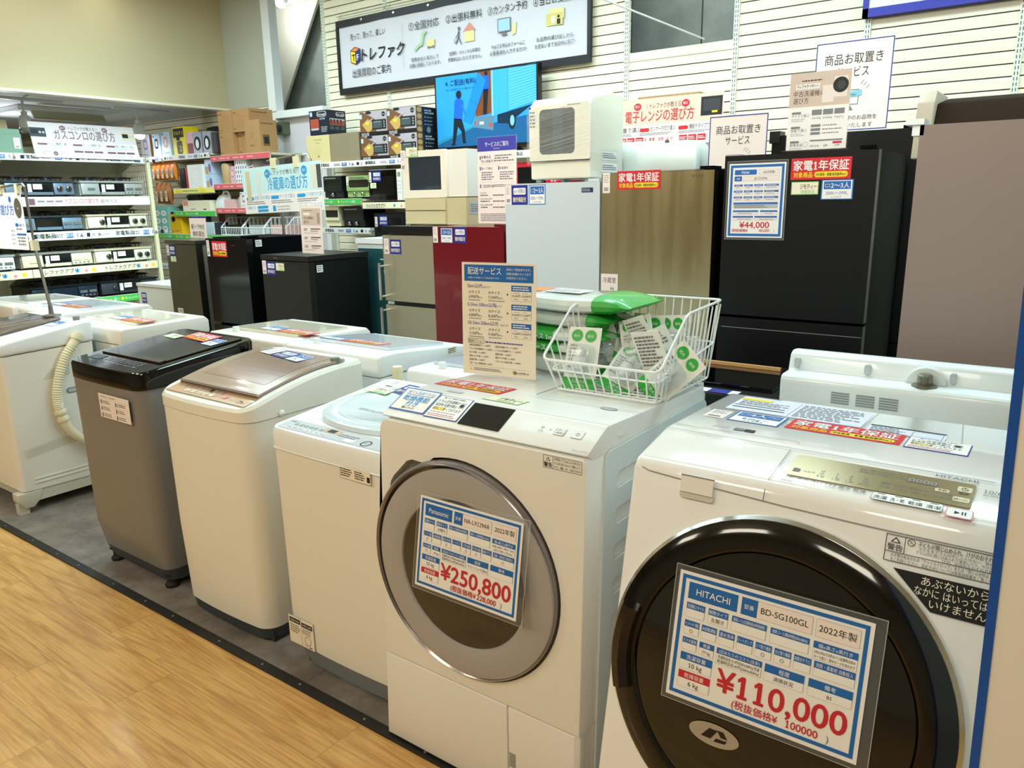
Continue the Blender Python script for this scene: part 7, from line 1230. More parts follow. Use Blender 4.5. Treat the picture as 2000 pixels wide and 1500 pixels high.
t = thing('rice_cooker', 'sage green rice cooker with a price tag on top of the stove rack', 'rice cooker', (-7.55, 2.95, 1.932)); mb = MB(); SG = mk('sage_green', '#7E9C88', 0.35, coat=0.2); mb.box(-7.74, -7.41, 2.78, 3.085, 1.934, 2.09, SG, bev=0.03); part('body', mb, t); mb = MB(); mb.box(-7.735, -7.415, 2.785, 3.08, 2.091, 2.13, SG, bev=0.016); part('lid', mb, t); mb = MB(); st_tag(mb, (-7.4085, 3.02, 1.97), Y_, Z_, w=0.05, h=0.09); part('barcode_tag', mb, t)
t = thing('guide_board', 'cream guide board leaning behind the sage green rice cooker', 'sign', (-7.70, 2.95, 1.932)); mb = MB(); mb.loft([[(x, y, z) for x, y, z in ((-7.79 - a, 2.55, 1.932), (-7.79 - a, 3.16, 1.932), (-7.84 - a, 3.16, 2.24), (-7.84 - a, 2.55, 2.24))] for a in (0, 0.006)], CREAM); part('printed_board', mb, t)
def stove(lab, y0, y1, z0, bm, pm, wm, style, tagged=True):
    t = thing('gas_stove', lab, 'gas stove', (XF - 0.2, (y0 + y1) / 2, z0), group='gas stoves on the rack'); W = y1 - y0; x = XF - 0.02
    mb = MB(); mb.box(x - 0.40, x - 0.022, y0 + 0.005, y1 - 0.005, z0 + 0.012, z0 + 0.125, bm, bev=0.006); [mb.box(a, a + 0.03, b, b + 0.03, z0, z0 + 0.014, RUB) for a in (x - 0.38, x - 0.08) for b in (y0 + 0.03, y1 - 0.06)]; part('body', mb, t)
    mb = MB(); mb.box(x - 0.41, x + 0.006, y0, y1, z0 + 0.126, z0 + 0.142, bm, bev=0.005); part('top_plate', mb, t)
    for q in (0.27, 0.73):
        mb = MB(); cy = y0 + W * q; cx_ = x - 0.18; r = 0.115; mb.tube([(cx_ + r * a, cy + r * b, z0 + 0.172) for a, b in ((-1, -.6), (-.6, -1), (.6, -1), (1, -.6), (1, .6), (.6, 1), (-.6, 1), (-1, .6))], 0.006, BLACK, n=6, closed=True)
        for k in range(6): a = PI / 3 * k + .3; mb.tube([(cx_ + r * 1.02 * math.cos(a), cy + r * 1.02 * math.sin(a), z0 + 0.143), (cx_ + r * 1.02 * math.cos(a), cy + r * 1.02 * math.sin(a), z0 + 0.176), (cx_ + r * .45 * math.cos(a), cy + r * .45 * math.sin(a), z0 + 0.178)], 0.006, BLACK, n=6)
        part('grate', mb, t); mb = MB(); mb.lathe((cx_, cy, z0 + 0.142), [(0.05, 0), (0.048, 0.012), (0.02, 0.016), (0.018, 0.03), (0.002, 0.031)], DGREY, n=18); part('burner', mb, t)
    mb = MB(); mb.box(x - 0.022, x, y0 + W * .30, y0 + W * .68, z0 + 0.045, z0 + 0.118, wm, bev=0.003); part('grill_window', mb, t)
    mb = MB(); mb.box(x - 0.02, x + 0.012, y0 + W * .31, y0 + W * .67, z0 + 0.018, z0 + 0.043, pm, bev=0.008); part('grill_handle', mb, t)
    for a, b in ((.02, .29), (.69, .98)): mb = MB(); mb.prism([(x - 0.02, z0 + 0.018), (x + 0.012, z0 + 0.02), (x + 0.004, z0 + 0.12), (x - 0.02, z0 + 0.12)], 1, y0 + W * a, y0 + W * b, pm, bev=0.005); part('control_panel', mb, t)
    if style == 'knob':
        for q in (.235, .77, .90): mb = MB(); mb.lathe((x + 0.009, y0 + W * q, z0 + 0.072), [(0.024, 0), (0.022, 0.018), (0.016, 0.021)], mk('knob_dark_chrome', '#6E6A60', 0.2, 0.8), n=18, axis=0); mb.box(x + 0.028, x + 0.033, y0 + W * q - .003, y0 + W * q + .003, z0 + .054, z0 + .09, BLACK); part('knob', mb, t)
    else:
        for q in (.16, .76, .90): mb = MB(); mb.box(x + 0.002, x + 0.016, y0 + W * q - .032, y0 + W * q + .032, z0 + 0.058, z0 + 0.08, mk('lever_grey', '#8A8C88', 0.3, 0.5) if pm != CREAM else CREAM, bev=0.004); part('lever', mb, t)
        mb = MB(); d = D(mb, (x + 0.0115, y0, z0), Y_, Z_); [d.rect(W * (.72 + .06 * k), 0.03, W * (.75 + .06 * k), 0.042, INKG, 1) for k in range(4)]; part('print', mb, t)
    if tagged: mb = MB(); d = D(mb, (x + 0.0025, y0 + W * .40, z0 + 0.066), Y_, Z_); d.slab(0, 0, 0.075, 0.045, 0.0006, PAPERP); d.text(0.037, 0.02, 0.010, '都市ガス用', REDK, 2, 'C', w=0.06); d.rect(-0.045, -0.03, -0.012, 0.045, PAPER, 1); d.greek(-0.042, 0.0, -0.015, 0.04, 3, INKL); part('price_tag', mb, t)
    return t
GBL = mk('stove_graphite', '#3A4347', 0.3, 0.3); SLV = mk('stove_silver', '#B9BDB9', 0.3, 0.4); BLP = mk('stove_blue_grey', '#7F97AD', 0.3, 0.4); NVB = mk('stove_navy', '#1F2B3A', 0.25, 0.2); ALM = mk('stove_almond', '#C9BD9C', 0.4)
stove('graphite gas stove with round knobs, left on the top stove shelf of the rack', 2.885, 3.47, 1.567, GBL, mk('stove_steel_blue', '#76879A', 0.3, 0.4), OVK, 'knob'); stove('silver gas stove with levers, right on the top stove shelf of the rack', 3.515, 4.12, 1.567, SLV, SLV, OVK, 'lever')
stove('black gas stove with a blue-grey lever panel on the second stove shelf', 2.92, 3.50, 1.264, GBL, BLP, OVK, 'lever', False); stove('almond gas stove with dark knobs on the second stove shelf', 3.53, 4.12, 1.264, ALM, mk('stove_cream_panel', '#DDD6C2', 0.35), OVK, 'knob')
stove('pale stove with printed buttons at the left edge of the third stove shelf', 2.29, 2.885, 0.944, SLV, PLAST, OVK, 'lever'); stove('grey-topped cream gas stove with levers in the middle of the third stove shelf', 2.925, 3.545, 0.944, mk('stove_grey_top', '#8F8C80', 0.4), CREAM, OVK, 'lever'); stove('almond gas stove with dark knobs at the right of the third stove shelf', 3.555, 4.12, 0.944, ALM, mk('stove_cream_panel', '#DDD6C2'), OVK, 'knob')
stove('navy black gas stove with levers on the lowest stove shelf', 2.96, 3.555, 0.642, SATINK, NVB, NVB, 'lever', False); stove('black gas stove with a round knob at the right of the lowest stove shelf', 3.57, 4.15, 0.642, SATINK, DGREY, OVK, 'knob')
# under the low ceiling
for x, y, lab, lit in ((-8.03, 3.40, 'grey track spotlight hanging left above the stove guide board', False), (-8.05, 4.50, 'lit white track spotlight hanging above the pale blue boxes', True)):
    t = thing('track_spotlight', lab, 'light', (x, y, 2.455)); mb = MB(); mb.box(x - .02, x + .02, y - .25, y + .35, 2.44, 2.459, PLAST); part('track', mb, t)
    mb = MB(); mb.cyl((x, y, 2.44), (x, y, 2.32), 0.012, PLAST, n=10); mb.box(x - .03, x + .03, y - .015, y + .015, 2.30, 2.345, PLAST, bev=.004); part('stem', mb, t)
    mb = MB(); mb.lathe((x, y, 2.20), [(0.035, 0.11), (0.045, 0.10), (0.058, 0.0), (0.05, -0.005)], PLAST, n=20); part('shade', mb, t)
    mb = MB(); mb.lathe((x, y, 2.19), [(0.05, 0.004), (0.045, -0.02), (0.02, -0.035), (0.001, -0.038)], mk('bulb_glow', '#F6FBFF') if lit else LGREY, n=18); part('bulb', mb, t)
t = thing('air_conditioner', 'white ceiling air conditioner with open louvres under the low ceiling', 'air conditioner', (-9.0, 4.0, 2.4)); mb = MB(); mb.box(-9.3, -8.5, 3.55, 4.45, 2.41, 2.459, PLAST, bev=.01); part('panel', mb, t)
mb = MB(); mb.prism([(-8.47, 2.40), (-8.42, 2.33), (-8.40, 2.34), (-8.45, 2.41)], 1, 3.65, 4.35, mk('louvre_olive', '#A8A784', 0.4)); part('louvre', mb, t)
m = MB(); m.cyl((-2.44, 4.0, 2.624), (-2.07, 4.975, 2.452), 0.006, PLAST, n=8); solo('hanging_rod', m, 'thin white rod slanting across the opening in the slat wall', 'rod', (-2.25, 4.5, 2.54))
# ------------------------------------------------------------------ guide stands and notices
def sheet_stand(label, O, W, H, draw, frame_m=None, back=0.12, foot=True, name='sign_stand'):
    t = thing(name, label, 'sign', (O[0] + W / 2, O[1], O[2]))
    mb = MB(); d = D(mb, O, X_, (0, 0.02, 1)); d.slab(0, 0, W, H, 0.001, PAPERP)
    if frame_m: d.box(0, 0, W, H, 0.0045, frame_m, 1)
    draw(d, W, H); part('printed_sheet', mb, t)
    mb = MB(); d = D(mb, O, X_, (0, 0.02, 1)); d.slab(-0.004, -0.003, W + 0.004, H + 0.005, 0.002, CLEAR, -0.0012)
    if foot: mb.box(O[0] - 0.004, O[0] + W + 0.004, O[1] - 0.05, O[1] + 0.03, O[2] - 0.006, O[2] - 0.003, CLEAR)
    part('clear_holder', mb, t, 'clear acrylic holder'); return t
def d_reserve(d, W, H):
    k = W / 0.4; d.text(W / 2, H - 0.115 * k, 0.048 * k, '商品お取置き', INK, 2, 'C', w=W * 0.76); d.text(W / 2, H - 0.185 * k, 0.048 * k, 'サービス', INK, 2, 'C', w=W * 0.42)
    c, y = W * 0.47, H - 0.30 * k; d.box(c - 0.06 * k, y - 0.035 * k, c + 0.055 * k, y + 0.045 * k, 0.004 * k, INKG, 2); d.f([(c - 0.05 * k, y - 0.005 * k), (c + 0.07 * k, y + 0.012 * k), (c + 0.07 * k, y + 0.042 * k), (c - 0.05 * k, y + 0.025 * k)], mk('tag_cyan', '#7FC4DE', 0.5), 3); d.text(c + 0.01 * k, y + 0.012 * k, 0.011 * k, 'RESERVED', INK, 4, 'C', w=0.09 * k); d.f([(c - 0.03 * k, y - 0.065 * k), (c + 0.03 * k, y - 0.065 * k), (c + 0.012 * k, y - 0.037 * k), (c - 0.012 * k, y - 0.037 * k)], INKG, 2)
    for a, b in ((0.075, 0.06), (0.09, 0.045), (0.06, 0.07)): d.line(c + a * k, y + b * k, c + (a + 0.015) * k, y + (b + 0.02) * k, 0.003 * k, INKG, 2)
    y = H - 0.415 * k; d.text(W / 2, y, 0.022 * k, 'ご購入検討中のお品物を', INK, 2, 'C', w=W * 0.72); d.text(W / 2, y - 0.04 * k, 0.022 * k, 'お取置きいたします', INK, 2, 'C', w=W * 0.66)
    if H > 0.5 * k: d.box(0.04 * k, y - 0.145 * k, W - 0.06 * k, y - 0.075 * k, 0.002 * k, REDK, 2); d.text(W / 2, y - 0.103 * k, 0.013 * k, '合計5,000円(税込)以上の', REDK, 3, 'C', w=W * 0.6); d.text(W / 2, y - 0.132 * k, 0.013 * k, '家具・家電製品', REDK, 3, 'C'); d.greek(0.05 * k, y - 0.22 * k, W - 0.06 * k, y - 0.165 * k, 3, INKG)
sheet_stand('large 商品お取置きサービス notice with blue border behind the washing machine guide', (-1.095, 3.98, 1.768), 0.335, 0.395, d_reserve, NAVY)
sheet_stand('smaller 商品お取置きサービス notice with blue border between the bronze and black refrigerators', (-1.462, 3.62, 1.60), 0.275, 0.222 + 0.018, d_reserve, NAVY)
def d_wash(d, W, H):
    d.rect(0, H * 0.56, W, H, TAN, 1); d.greek(W * 0.2, H * 0.88, W * 0.65, H * 0.91, 1, INK); d.rect(W * 0.1, H * 0.79, W * 0.50, H * 0.855, PAPER, 2); d.text(W * 0.13, H * 0.805, 0.012, 'トレファク', INK, 3, bold=0.05, w=W * 0.18); d.text(W * 0.33, H * 0.81, 0.009, 'が教える!', INK, 3, w=W * 0.15)
    d.text(W * 0.07, H * 0.70, 0.019, '中古洗濯機の', INK, 2, w=W * 0.52); d.text(W * 0.07, H * 0.61, 0.019, '選び方', INK, 2, w=W * 0.26)
    d.rect(W * 0.55, H * 0.60, W * 0.74, H * 0.82, mk('machine_print', '#E9DDD5', 0.5), 3); d.rect(W * 0.73, H * 0.66, W * 0.95, H * 0.92, mk('machine_print', '#E9DDD5'), 2); d.circ(W * 0.84, H * 0.81, W * 0.125, INK, 4); d.circ(W * 0.85, H * 0.81, W * 0.07, DGREY, 5); d.rect(0, 0, W, H * 0.56, PAPER, 1)
    for i, q in enumerate(('サイズで選ぶ', '性能で選ぶ', '家電全品')):
        y = H * (0.43 - 0.19 * i); d.rr(W * 0.06, y + H * 0.04, W * 0.22, y + H * 0.07, 0.004, MGREY, 2); d.text(W * 0.06, y, 0.010, q, INK, 2, w=W * 0.3); d.greek(W * 0.06, y - H * 0.06, W * 0.32, y - H * 0.015, 2, INKL)
        for k in range(3):
            a = W * (0.40 + 0.185 * k)
            if i == 0: d.rect(a, y + H * 0.015, a + W * 0.165, y + H * 0.085, MGREY, 2); d.text(a + W * 0.08, y - H * 0.035, 0.008, ('4.0-5.0kg', '6.0-8.0kg', '9.0kg以上')[k], INK, 2, 'C', w=W * 0.15)
            elif i == 1: d.rect(W * 0.40, y + H * (0.05 - 0.05 * k), W * 0.56, y + H * (0.085 - 0.05 * k), MGREY, 2); d.greek(W * 0.59, y + H * (0.055 - 0.05 * k), W * 0.93, y + H * (0.08 - 0.05 * k), 1, INKG)
        if i == 2: d.rect(W * 0.40, y + H * 0.055, W * 0.94, y + H * 0.075, MGREY, 2); [d.text(W * (0.48 + 0.19 * k), y - H * 0.02, 0.008, ('5年以内', '8年', '10年')[k], INK, 2, 'C') for k in range(3)]; d.rr(W * 0.78, y + H * 0.015, W * 0.93, y + H * 0.045, 0.003, REDK, 2); d.ring(W * 0.33, y + H * 0.02, 0.010, 0.0015, INKL, 2)
sheet_stand('tan and white washing machine guide (中古洗濯機の選び方) in a clear stand on the tall black refrigerator', (-0.990, 3.262, 1.652), 0.228, 0.290, d_wash)
def d_dark(d, W, H):
    d.rect(0.012, H * 0.60, W - 0.012, H - 0.012, TAN, 1); d.greek(W * 0.15, H * 0.90, W * 0.62, H * 0.92, 1, INK); d.rr(W * 0.15, H * 0.82, W * 0.45, H * 0.865, 0.005, PAPER, 2); d.text(W * 0.15, H * 0.73, 0.016, '中古冷蔵庫の', INK, 2, w=W * 0.48); d.text(W * 0.15, H * 0.645, 0.016, '選び方', INK, 2, w=W * 0.26); d.rect(W * 0.78, H * 0.63, W * 0.9, H * 0.86, mk('print_mauve', '#A59592', 0.5), 2)
    for i in range(3): y = H * (0.48 - 0.18 * i); d.greek(W * 0.14, y, W * 0.32, y + H * 0.06, 2, INK); d.rect(W * 0.45, y + H * 0.03, W * 0.9, y + H * 0.055, PURP, 2); d.greek(W * 0.45, y - H * 0.02, W * 0.9, y + H * 0.015, 1, INKG); d.greek(W * 0.14, y - H * 0.06, W * 0.85, y - H * 0.03, 1, INKL)
sheet_stand('tall narrow refrigerator guide in a clear stand on the small matte dark refrigerator', (-4.02, 3.24, 1.165), 0.205, 0.292, d_dark)
def d_service(d, W, H):
    d.rect(0, H - 0.072, W, H, INDIGO, 1); d.text(W / 2, H - 0.047, 0.022, 'サービスのご案内', PAPER, 2, 'C', w=W * 0.6); d.text(W / 2, H - 0.062, 0.005, 'SERVICE GUIDE', PAPER, 2, 'C')
    d.rect(W * 0.06, H - 0.115, W * 0.085, H - 0.095, INDIGO, 2); d.text(W * 0.1, H - 0.108, 0.013, '家電全品', INK, 2); d.text(W * 0.1, H - 0.13, 0.013, '安心保証付き', INK, 2); d.greek(W * 0.45, H - 0.13, W * 0.95, H - 0.09, 3, INKG)
    d.line(W * 0.06, H - 0.142, W * 0.94, H - 0.142, 0.001, INKL, 2)
    for x, q in ((0.06, '軽トラ貸出'), (0.54, 'お取置き')): d.rect(W * x, H - 0.172, W * (x + 0.025), H - 0.152, INDIGO, 2); d.text(W * (x + 0.04), H - 0.168, 0.012, q, INK, 2); d.greek(W * (x + 0.04), H - 0.225, W * (x + 0.4), H - 0.178, 4, INKG)
    d.line(W * 0.06, H - 0.235, W * 0.94, H - 0.235, 0.001, INKL, 2); d.rect(W * 0.06, H - 0.265, W * 0.085, H - 0.245, INDIGO, 2); d.text(W * 0.1, H - 0.262, 0.014, 'ご配送料金', INK, 2); d.greek(W * 0.42, H - 0.262, W * 0.9, H - 0.246, 2, INKG)
    for i in range(3): y = H - 0.295 - 0.032 * i; d.text(W * 0.06, y, 0.009, ('5km以内', '5.1km-10km以内', '10.1km-20km以内')[i], INK, 2); d.greek(W * 0.07, y - 0.014, W * 0.33, y - 0.004, 1, INK); d.greek(W * 0.4, y - 0.014, W * 0.7, y - 0.004, 1, INK); d.rect(W * 0.78, y - 0.002, W * 0.95, y + 0.010, INDIGO, 2); d.greek(W * 0.78, y - 0.014, W * 0.95, y - 0.004, 1, INKG)
    d.greek(W * 0.07, 0.01, W * 0.92, H - 0.40, 5, INKG)
sheet_stand('tall サービスのご案内 sheet with indigo head on the burgundy refrigerator', (-2.71, 3.42, 1.352), 0.262, 0.455, d_service)
def d_fridge(d, W, H):
    d.rect(0, H * 0.42, W, H, SKYPALE, 1); d.text(W * 0.52, H * 0.80, 0.030, '\\ トレファクが教える! /', INK, 2, 'C', w=W * 0.5); d.text(W * 0.33, H * 0.50, 0.08, '冷蔵庫の選び方', SKYB, 2, bold=0.02, w=W * 0.5)
    for x in (0.34, 0.80): d.circ(W * x, H * 0.84, 0.032, SKYB, 2); d.text(W * x, H * 0.82, 0.016, '選び', PAPER, 3, 'C')
    for x, w, c, z in ((0.05, 0.055, '#D3C49C', 0.25), (0.19, 0.045, '#DDE3DA', 0.3), (0.88, 0.055, '#DEDCCB', 0.46), (0.945, 0.05, '#4E4A4A', 0.46)): d.rect(W * x, H * z if z < 0.4 else H * 0.46, W * (x + w), H * 0.93, mk('print_' + c[1:], c, 0.5), 3)
    d.rect(0, 0, W, H * 0.42, PAPER, 1.5)
    for i, q in enumerate(('設置場所の確認', 'サイズで選ぶ', 'ドアの開き方で選ぶ')): x = W * (0.03 + 0.33 * i); d.rr(x, H * 0.29, x + W * 0.1, H * 0.365, 0.01, SKYB, 2); d.text(x + W * 0.105, H * 0.305, 0.024, q, SKYB, 2, w=W * 0.21); d.greek(x, H * 0.19, x + W * 0.28, H * 0.27, 2, INKG)
    d.text(W * 0.03, H * 0.10, 0.02, '冷蔵庫サイズ+', SKYB, 2, w=W * 0.12); d.rr(W * 0.17, H * 0.10, W * 0.31, H * 0.16, 0.008, SKYB, 2); d.rr(W * 0.17, H * 0.025, W * 0.31, H * 0.085, 0.008, SKYB, 2); d.rr(W * 0.37, H * 0.03, W * 0.41, H * 0.15, 0.004, SKYB, 2); d.greek(W * 0.43, H * 0.03, W * 0.64, H * 0.15, 2, INKL)
    for x in (0.71, 0.79): d.box(W * x, H * 0.03, W * (x + 0.07), H * 0.17, 0.002, SKYB, 2)
    d.text(W * 0.88, H * 0.10, 0.02, 'ワンドア', SKYB, 2, w=W * 0.1); d.text(W * 0.88, H * 0.04, 0.02, 'ツードア', SKYB, 2, w=W * 0.1)
t = thing('hanging_sign', 'pale blue 冷蔵庫の選び方 guide board clipped to a rod above the dark refrigerators', 'sign', (-4.5, 3.95, 0))
E3 = 3.70 / 2.60
x0, x1 = -3.672 * E3, -3.03 * E3; z0, z1 = 1.48 - (1.48 - 1.425) * E3, 1.48 + (1.655 - 1.48) * E3
mb = MB(); d = D(mb, (x0, 3.70, z0), (1, 0.0, 0.03), Z_); d.slab(0, 0, x1 - x0, z1 - z0 + 0.01, 0.003, PAPER); d_fridge(d, x1 - x0, z1 - z0 + 0.01); part('printed_board', mb, t)
mb = MB(); mb.tube([(x0 + 0.30, 3.71, z1 + 0.055), (x1 - 0.28, 3.71, z1 + 0.085), (x1 - 0.15, 3.71, z1 + 0.085), (x1 - 0.12, 3.71, z1 + 0.04)], 0.008, CHROME, n=8); mb.cyl((x0 + 0.42, 3.715, 0.03), (x0 + 0.42, 3.715, z1 + 0.06), 0.010, STEEL, n=10); mb.box(x0 + 0.30, x0 + 0.54, 3.66, 3.80, 0.0, 0.03, STEEL, bev=0.004); part('pole', mb, t)
for q in (0.36, 0.62): mb = MB(); mb.box(x0 + q, x0 + q + 0.05, 3.688, 3.722, z1 + 0.00, z1 + 0.075, CREAM, bev=0.004); part('clip', mb, t)
sx = lambda x, y0, y1: x * y1 / y0
def d_micro(d, W, H):
    PK = mk('guide_pink', '#F3C9B4', 0.5); d.rect(0, H * 0.45, W, H, PK, 1); d.text(W * 0.47, H * 0.79, 0.028, '\\ トレファクが教える! /', INK, 2, 'C', w=W * 0.36); d.text(W * 0.08, H * 0.53, 0.06, '電子レンジの選び方', RED, 2, bold=0.02, w=W * 0.66)
    for x in (0.2, 0.66): d.circ(W * x, H * 0.84, 0.026, RED, 2, ry=0.022); d.text(W * x, H * 0.82, 0.014, '選び', PAPER, 3, 'C')
    d.rect(W * 0.80, H * 0.55, W * 0.99, H * 0.93, INK, 2); d.rect(W * 0.82, H * 0.64, W * 0.97, H * 0.88, DGREY, 3); d.rect(W * 0.9, H * 0.60, W * 0.95, H * 0.64, YEL, 4); d.rect(W * 0.0, H * 0.5, W * 0.025, H * 0.8, INK, 2)
    for i, q in enumerate(('容量で選ぶ', 'センサー方式で選ぶ', '機能やタイプで選ぶ')):
        x = W * (-0.14 + 0.37 * i); 
        if i: d.rr(x, H * 0.30, x + W * 0.09, H * 0.38, 0.008, RED, 2)
        d.text(max(x + W * 0.1, 0.005), H * 0.31, 0.026, q, INK, 2, w=W * 0.24); d.greek(max(x, 0.005), H * 0.22, x + W * 0.32, H * 0.28, 2, INKG)
        for k in range(4 if i == 1 else 3):
            a = max(x, 0.005) + W * (0.085 * k + 0.01)
            if i == 1: d.text(a + W * 0.025, H * 0.11, 0.016, ('赤外線', '重量', '湿度', '温度・蒸気')[k], REDK, 2, 'C', w=W * 0.06); d.text(a + W * 0.025, H * 0.04, 0.014, 'センサー', REDK, 2, 'C', w=W * 0.06)
            else: d.rr(a, H * 0.06, a + W * 0.075, H * 0.19, 0.004, RED, 2); d.greek(a + 0.004, H * 0.09, a + W * 0.07, H * 0.16, 2, PAPER, 3)
sheet_stand('pink 電子レンジの選び方 microwave guide board on the top shelf by the low white dishwasher', (-2.47, 4.58, 1.792), 0.70, 0.283, d_micro)
def d_truck(d, W, H): d.rect(0, H - 0.012, W, H, NAVY, 1); d.text(W / 2, H * 0.42, 0.034, '軽トラ90分', INK, 2, 'C', w=W * 0.8); d.text(W / 2, H * 0.08, 0.034, '無料貸出', INK, 2, 'C', w=W * 0.68)
sheet_stand('small 軽トラ90分 無料貸出 card with blue top edge on the small silver refrigerator', (-5.37, 3.30, 1.24), 0.212, 0.155, d_truck)
# banner and blue board on the slat wall, television
BN = thing('wall_banner', 'long white banner with four numbered steps and black edges across the slat wall', 'banner', (-4.2, 4.95, 2.7))
bx, bz_, bw, bh = -5.43, 2.452, 2.52, 0.503; FAB = mk('banner_cloth', '#DAD8DF', 0.6, grain=0.15); FBK = mk('banner_black', '#15151A', 0.45)
mb = MB(); n = 60
for i in range(n):
    def yy(t): return 4.958 + 0.004 * math.sin(t * 21) + 0.003 * math.sin(t * 47 + 1)
    a, b = i / n, (i + 1) / n; mb.quad([(bx + bw * a, yy(a), bz_), (bx + bw * b, yy(b), bz_), (bx + bw * b, yy(b), bz_ + bh), (bx + bw * a, yy(a), bz_ + bh)], FAB)
part('cloth', mb, BN)
mb = MB(); mb.box(bx - 0.02, bx + bw + 0.02, 4.945, 4.975, bz_ - 0.05, bz_ + 0.002, FBK, bev=0.006); part('lower_bar', mb, BN)
mb = MB(); mb.box(bx - 0.02, bx + bw + 0.02, 4.945, 4.975, bz_ + bh - 0.002, bz_ + bh + 0.052, FBK, bev=0.006); part('upper_bar', mb, BN)
for a in (bx - 0.022, bx + bw - 0.004): mb = MB(); mb.box(a, a + 0.026, 4.944, 4.974, bz_, bz_ + bh, FBK); part('side_edge', mb, BN)
for k in range(6): mb = MB(); mb.lathe((bx + 0.30 + 0.38 * k, 4.944, bz_ + bh + 0.028), [(0.012, -0.002), (0.006, -0.003), (0.006, 0.0)], CHROME, n=12, axis=1); part('eyelet', mb, BN)
mb = MB(); mb.cyl((bx - 0.02, 4.96, bz_ + bh + 0.09), (bx + bw, 4.96, bz_ + bh + 0.09), 0.003, STEEL, n=6)
for k in range(5): mb.cyl((bx + 0.60 * k, 4.96, bz_ + bh + 0.05), (bx + 0.60 * k, 4.99, bz_ + bh + 0.11), 0.004, BEIGE, n=6)
part('hanging_wire', mb, BN)
mb = MB(); d = D(mb, (bx, 4.948, bz_), X_, Z_); d.text(0.15, 0.385, 0.045, '売って、買って、楽しい', INK, 1, w=0.42); logo(d, 0.145, 0.185, 0.145, 1, 'トレファク', 1.0); d.text(0.155, 0.085, 0.058, '出張買取のご案内', INK, 1, w=0.46); d.rect(0.76, 0.10, 0.763, 0.43, INKL, 1); part('print', mb, BN)
LG_ = mk('map_green', '#A9D0A0', 0.5); YLW = mk('print_yellow', '#E9DE95', 0.5); CYL = mk('print_cyan', '#A9D3E6', 0.5)
for i, (h, a, b) in enumerate((('①全国対応', '提携会社と協力して', '全国に展開しております。'), ('②出張料無料', '出張料・キャンセル料等の', '手数料はいただきません。'), ('③カンタン予約', 'Webでお申込みフォームに', '必要事項を入力するだけ!'), ('④当日お支払い', 'お品物の運び出しから', 'お支払いまで当日中に完了!'))):
    mb = MB(); d = D(mb, (bx, 4.948, bz_), X_, Z_); c = 1.0 + 0.415 * i; d.text(c, 0.375, 0.052, h, INK, 1, 'C', w=0.36); d.text(c, 0.135, 0.026, a, INK, 1, 'C', w=0.31); d.text(c, 0.09, 0.026, b, INK, 1, 'C', w=0.34)
    y = 0.205
    if i == 0: d.f([(c - .10, y), (c - .06, y + .03), (c - .02, y + .04), (c, y + .11), (c + .03, y + .14), (c + .01, y + .15), (c - .02, y + .13), (c - .035, y + .06), (c - .08, y + .045), (c - .11, y + .015)], LG_, 1); d.rect(c + .03, y + .02, c + .11, y + .075, YLW, 1); d.circ(c + .045, y + .018, .010, INKG, 2); d.circ(c + .095, y + .018, .010, INKG, 2)
    if i == 1: d.rect(c + .005, y + .01, c + .10, y + .09, YLW, 1); d.f([(c - .01, y + .085), (c + .115, y + .085), (c + .055, y + .145)], mk('print_coral', '#D98E80', 0.5), 2); d.circ(c - .05, y + .115, .013, INKG, 1); d.line(c - .05, y + .10, c - .055, y + .055, .014, INKG, 1); d.line(c - .055, y + .055, c - .03, y, .010, INKG, 1); d.line(c - .055, y + .055, c - .085, y + .005, .010, INKG, 1); d.line(c - .05, y + .09, c - .085, y + .05, .007, INKG, 1); d.rect(c - .105, y + .02, c - .075, y + .045, LGREY, 1)
    if i == 2: d.rect(c - .09, y + .035, c + .03, y + .13, INKG, 1); d.rect(c - .083, y + .042, c + .023, y + .123, CYL, 2); d.f([(c - .06, y + .01), (c, y + .01), (c - .02, y + .035), (c - .04, y + .035)], INKG, 1); d.f([(c + .04, y + .0), (c + .075, y + .012), (c + .085, y + .09), (c + .05, y + .085)], YLW, 3)
    if i == 3: d.rect(c - .05, y + .06, c + .08, y + .13, YLW, 1); d.rect(c - .07, y + .02, c + .07, y + .10, mk('print_gold', '#D9CB74', 0.5), 2); d.circ(c - .01, y + .06, .018, PAPER, 3, ry=.026); d.circ(c + .035, y + .075, .010, INK, 3); d.rect(c + .022, y + .025, c + .05, y + .06, INK, 3)
    part('step_print', mb, BN)
BB = thing('notice_board', 'blue-framed white board at the top right of the slat wall, cut by the frame', 'board', (-0.55, 4.95, 2.75))
mb = MB(); mb.box(-1.10, 0.5, 4.955, 4.98, 2.48, 3.2, PAPER); part('panel', mb, BB)
mb = MB(); BFR = mk('frame_royal_blue', '#1728A8', 0.35); mb.box(-1.125, 0.52, 4.945, 4.985, 2.44, 2.485, BFR, bev=0.006); mb.box(-1.125, -1.095, 4.945, 4.985, 2.44, 3.22, BFR, bev=0.006); mb.box(-1.125, 0.52, 4.945, 4.985, 3.18, 3.22, BFR, bev=0.006); part('frame', mb, BB, 'royal blue frame')
TV = thing('television', 'flat television showing a delivery truck picture, on the top shelf', 'television', (-3.74, 4.85, 1.83))
mb = MB(); mb.box(-4.232, -3.25, 4.83, 4.88, 1.868, 2.428, BLACK, bev=0.006); part('casing', mb, TV)
for x in (-4.05, -3.50): mb = MB(); mb.prism([(x - 0.08, 1.835), (x - 0.04, 1.865), (x + 0.04, 1.865), (x + 0.08, 1.835), (x + 0.06, 1.833), (x, 1.852), (x - 0.06, 1.833)], 1, 4.76, 4.90, BLACK); part('stand_foot', mb, TV)
def em(n, c, s=0.55): return mk('screen_' + n, c, 0.2, emit=s)
mb = MB(); d = D(mb, (-4.218, 4.8295, 1.888), X_, Z_, 0.0005); W, H = 0.954, 0.526
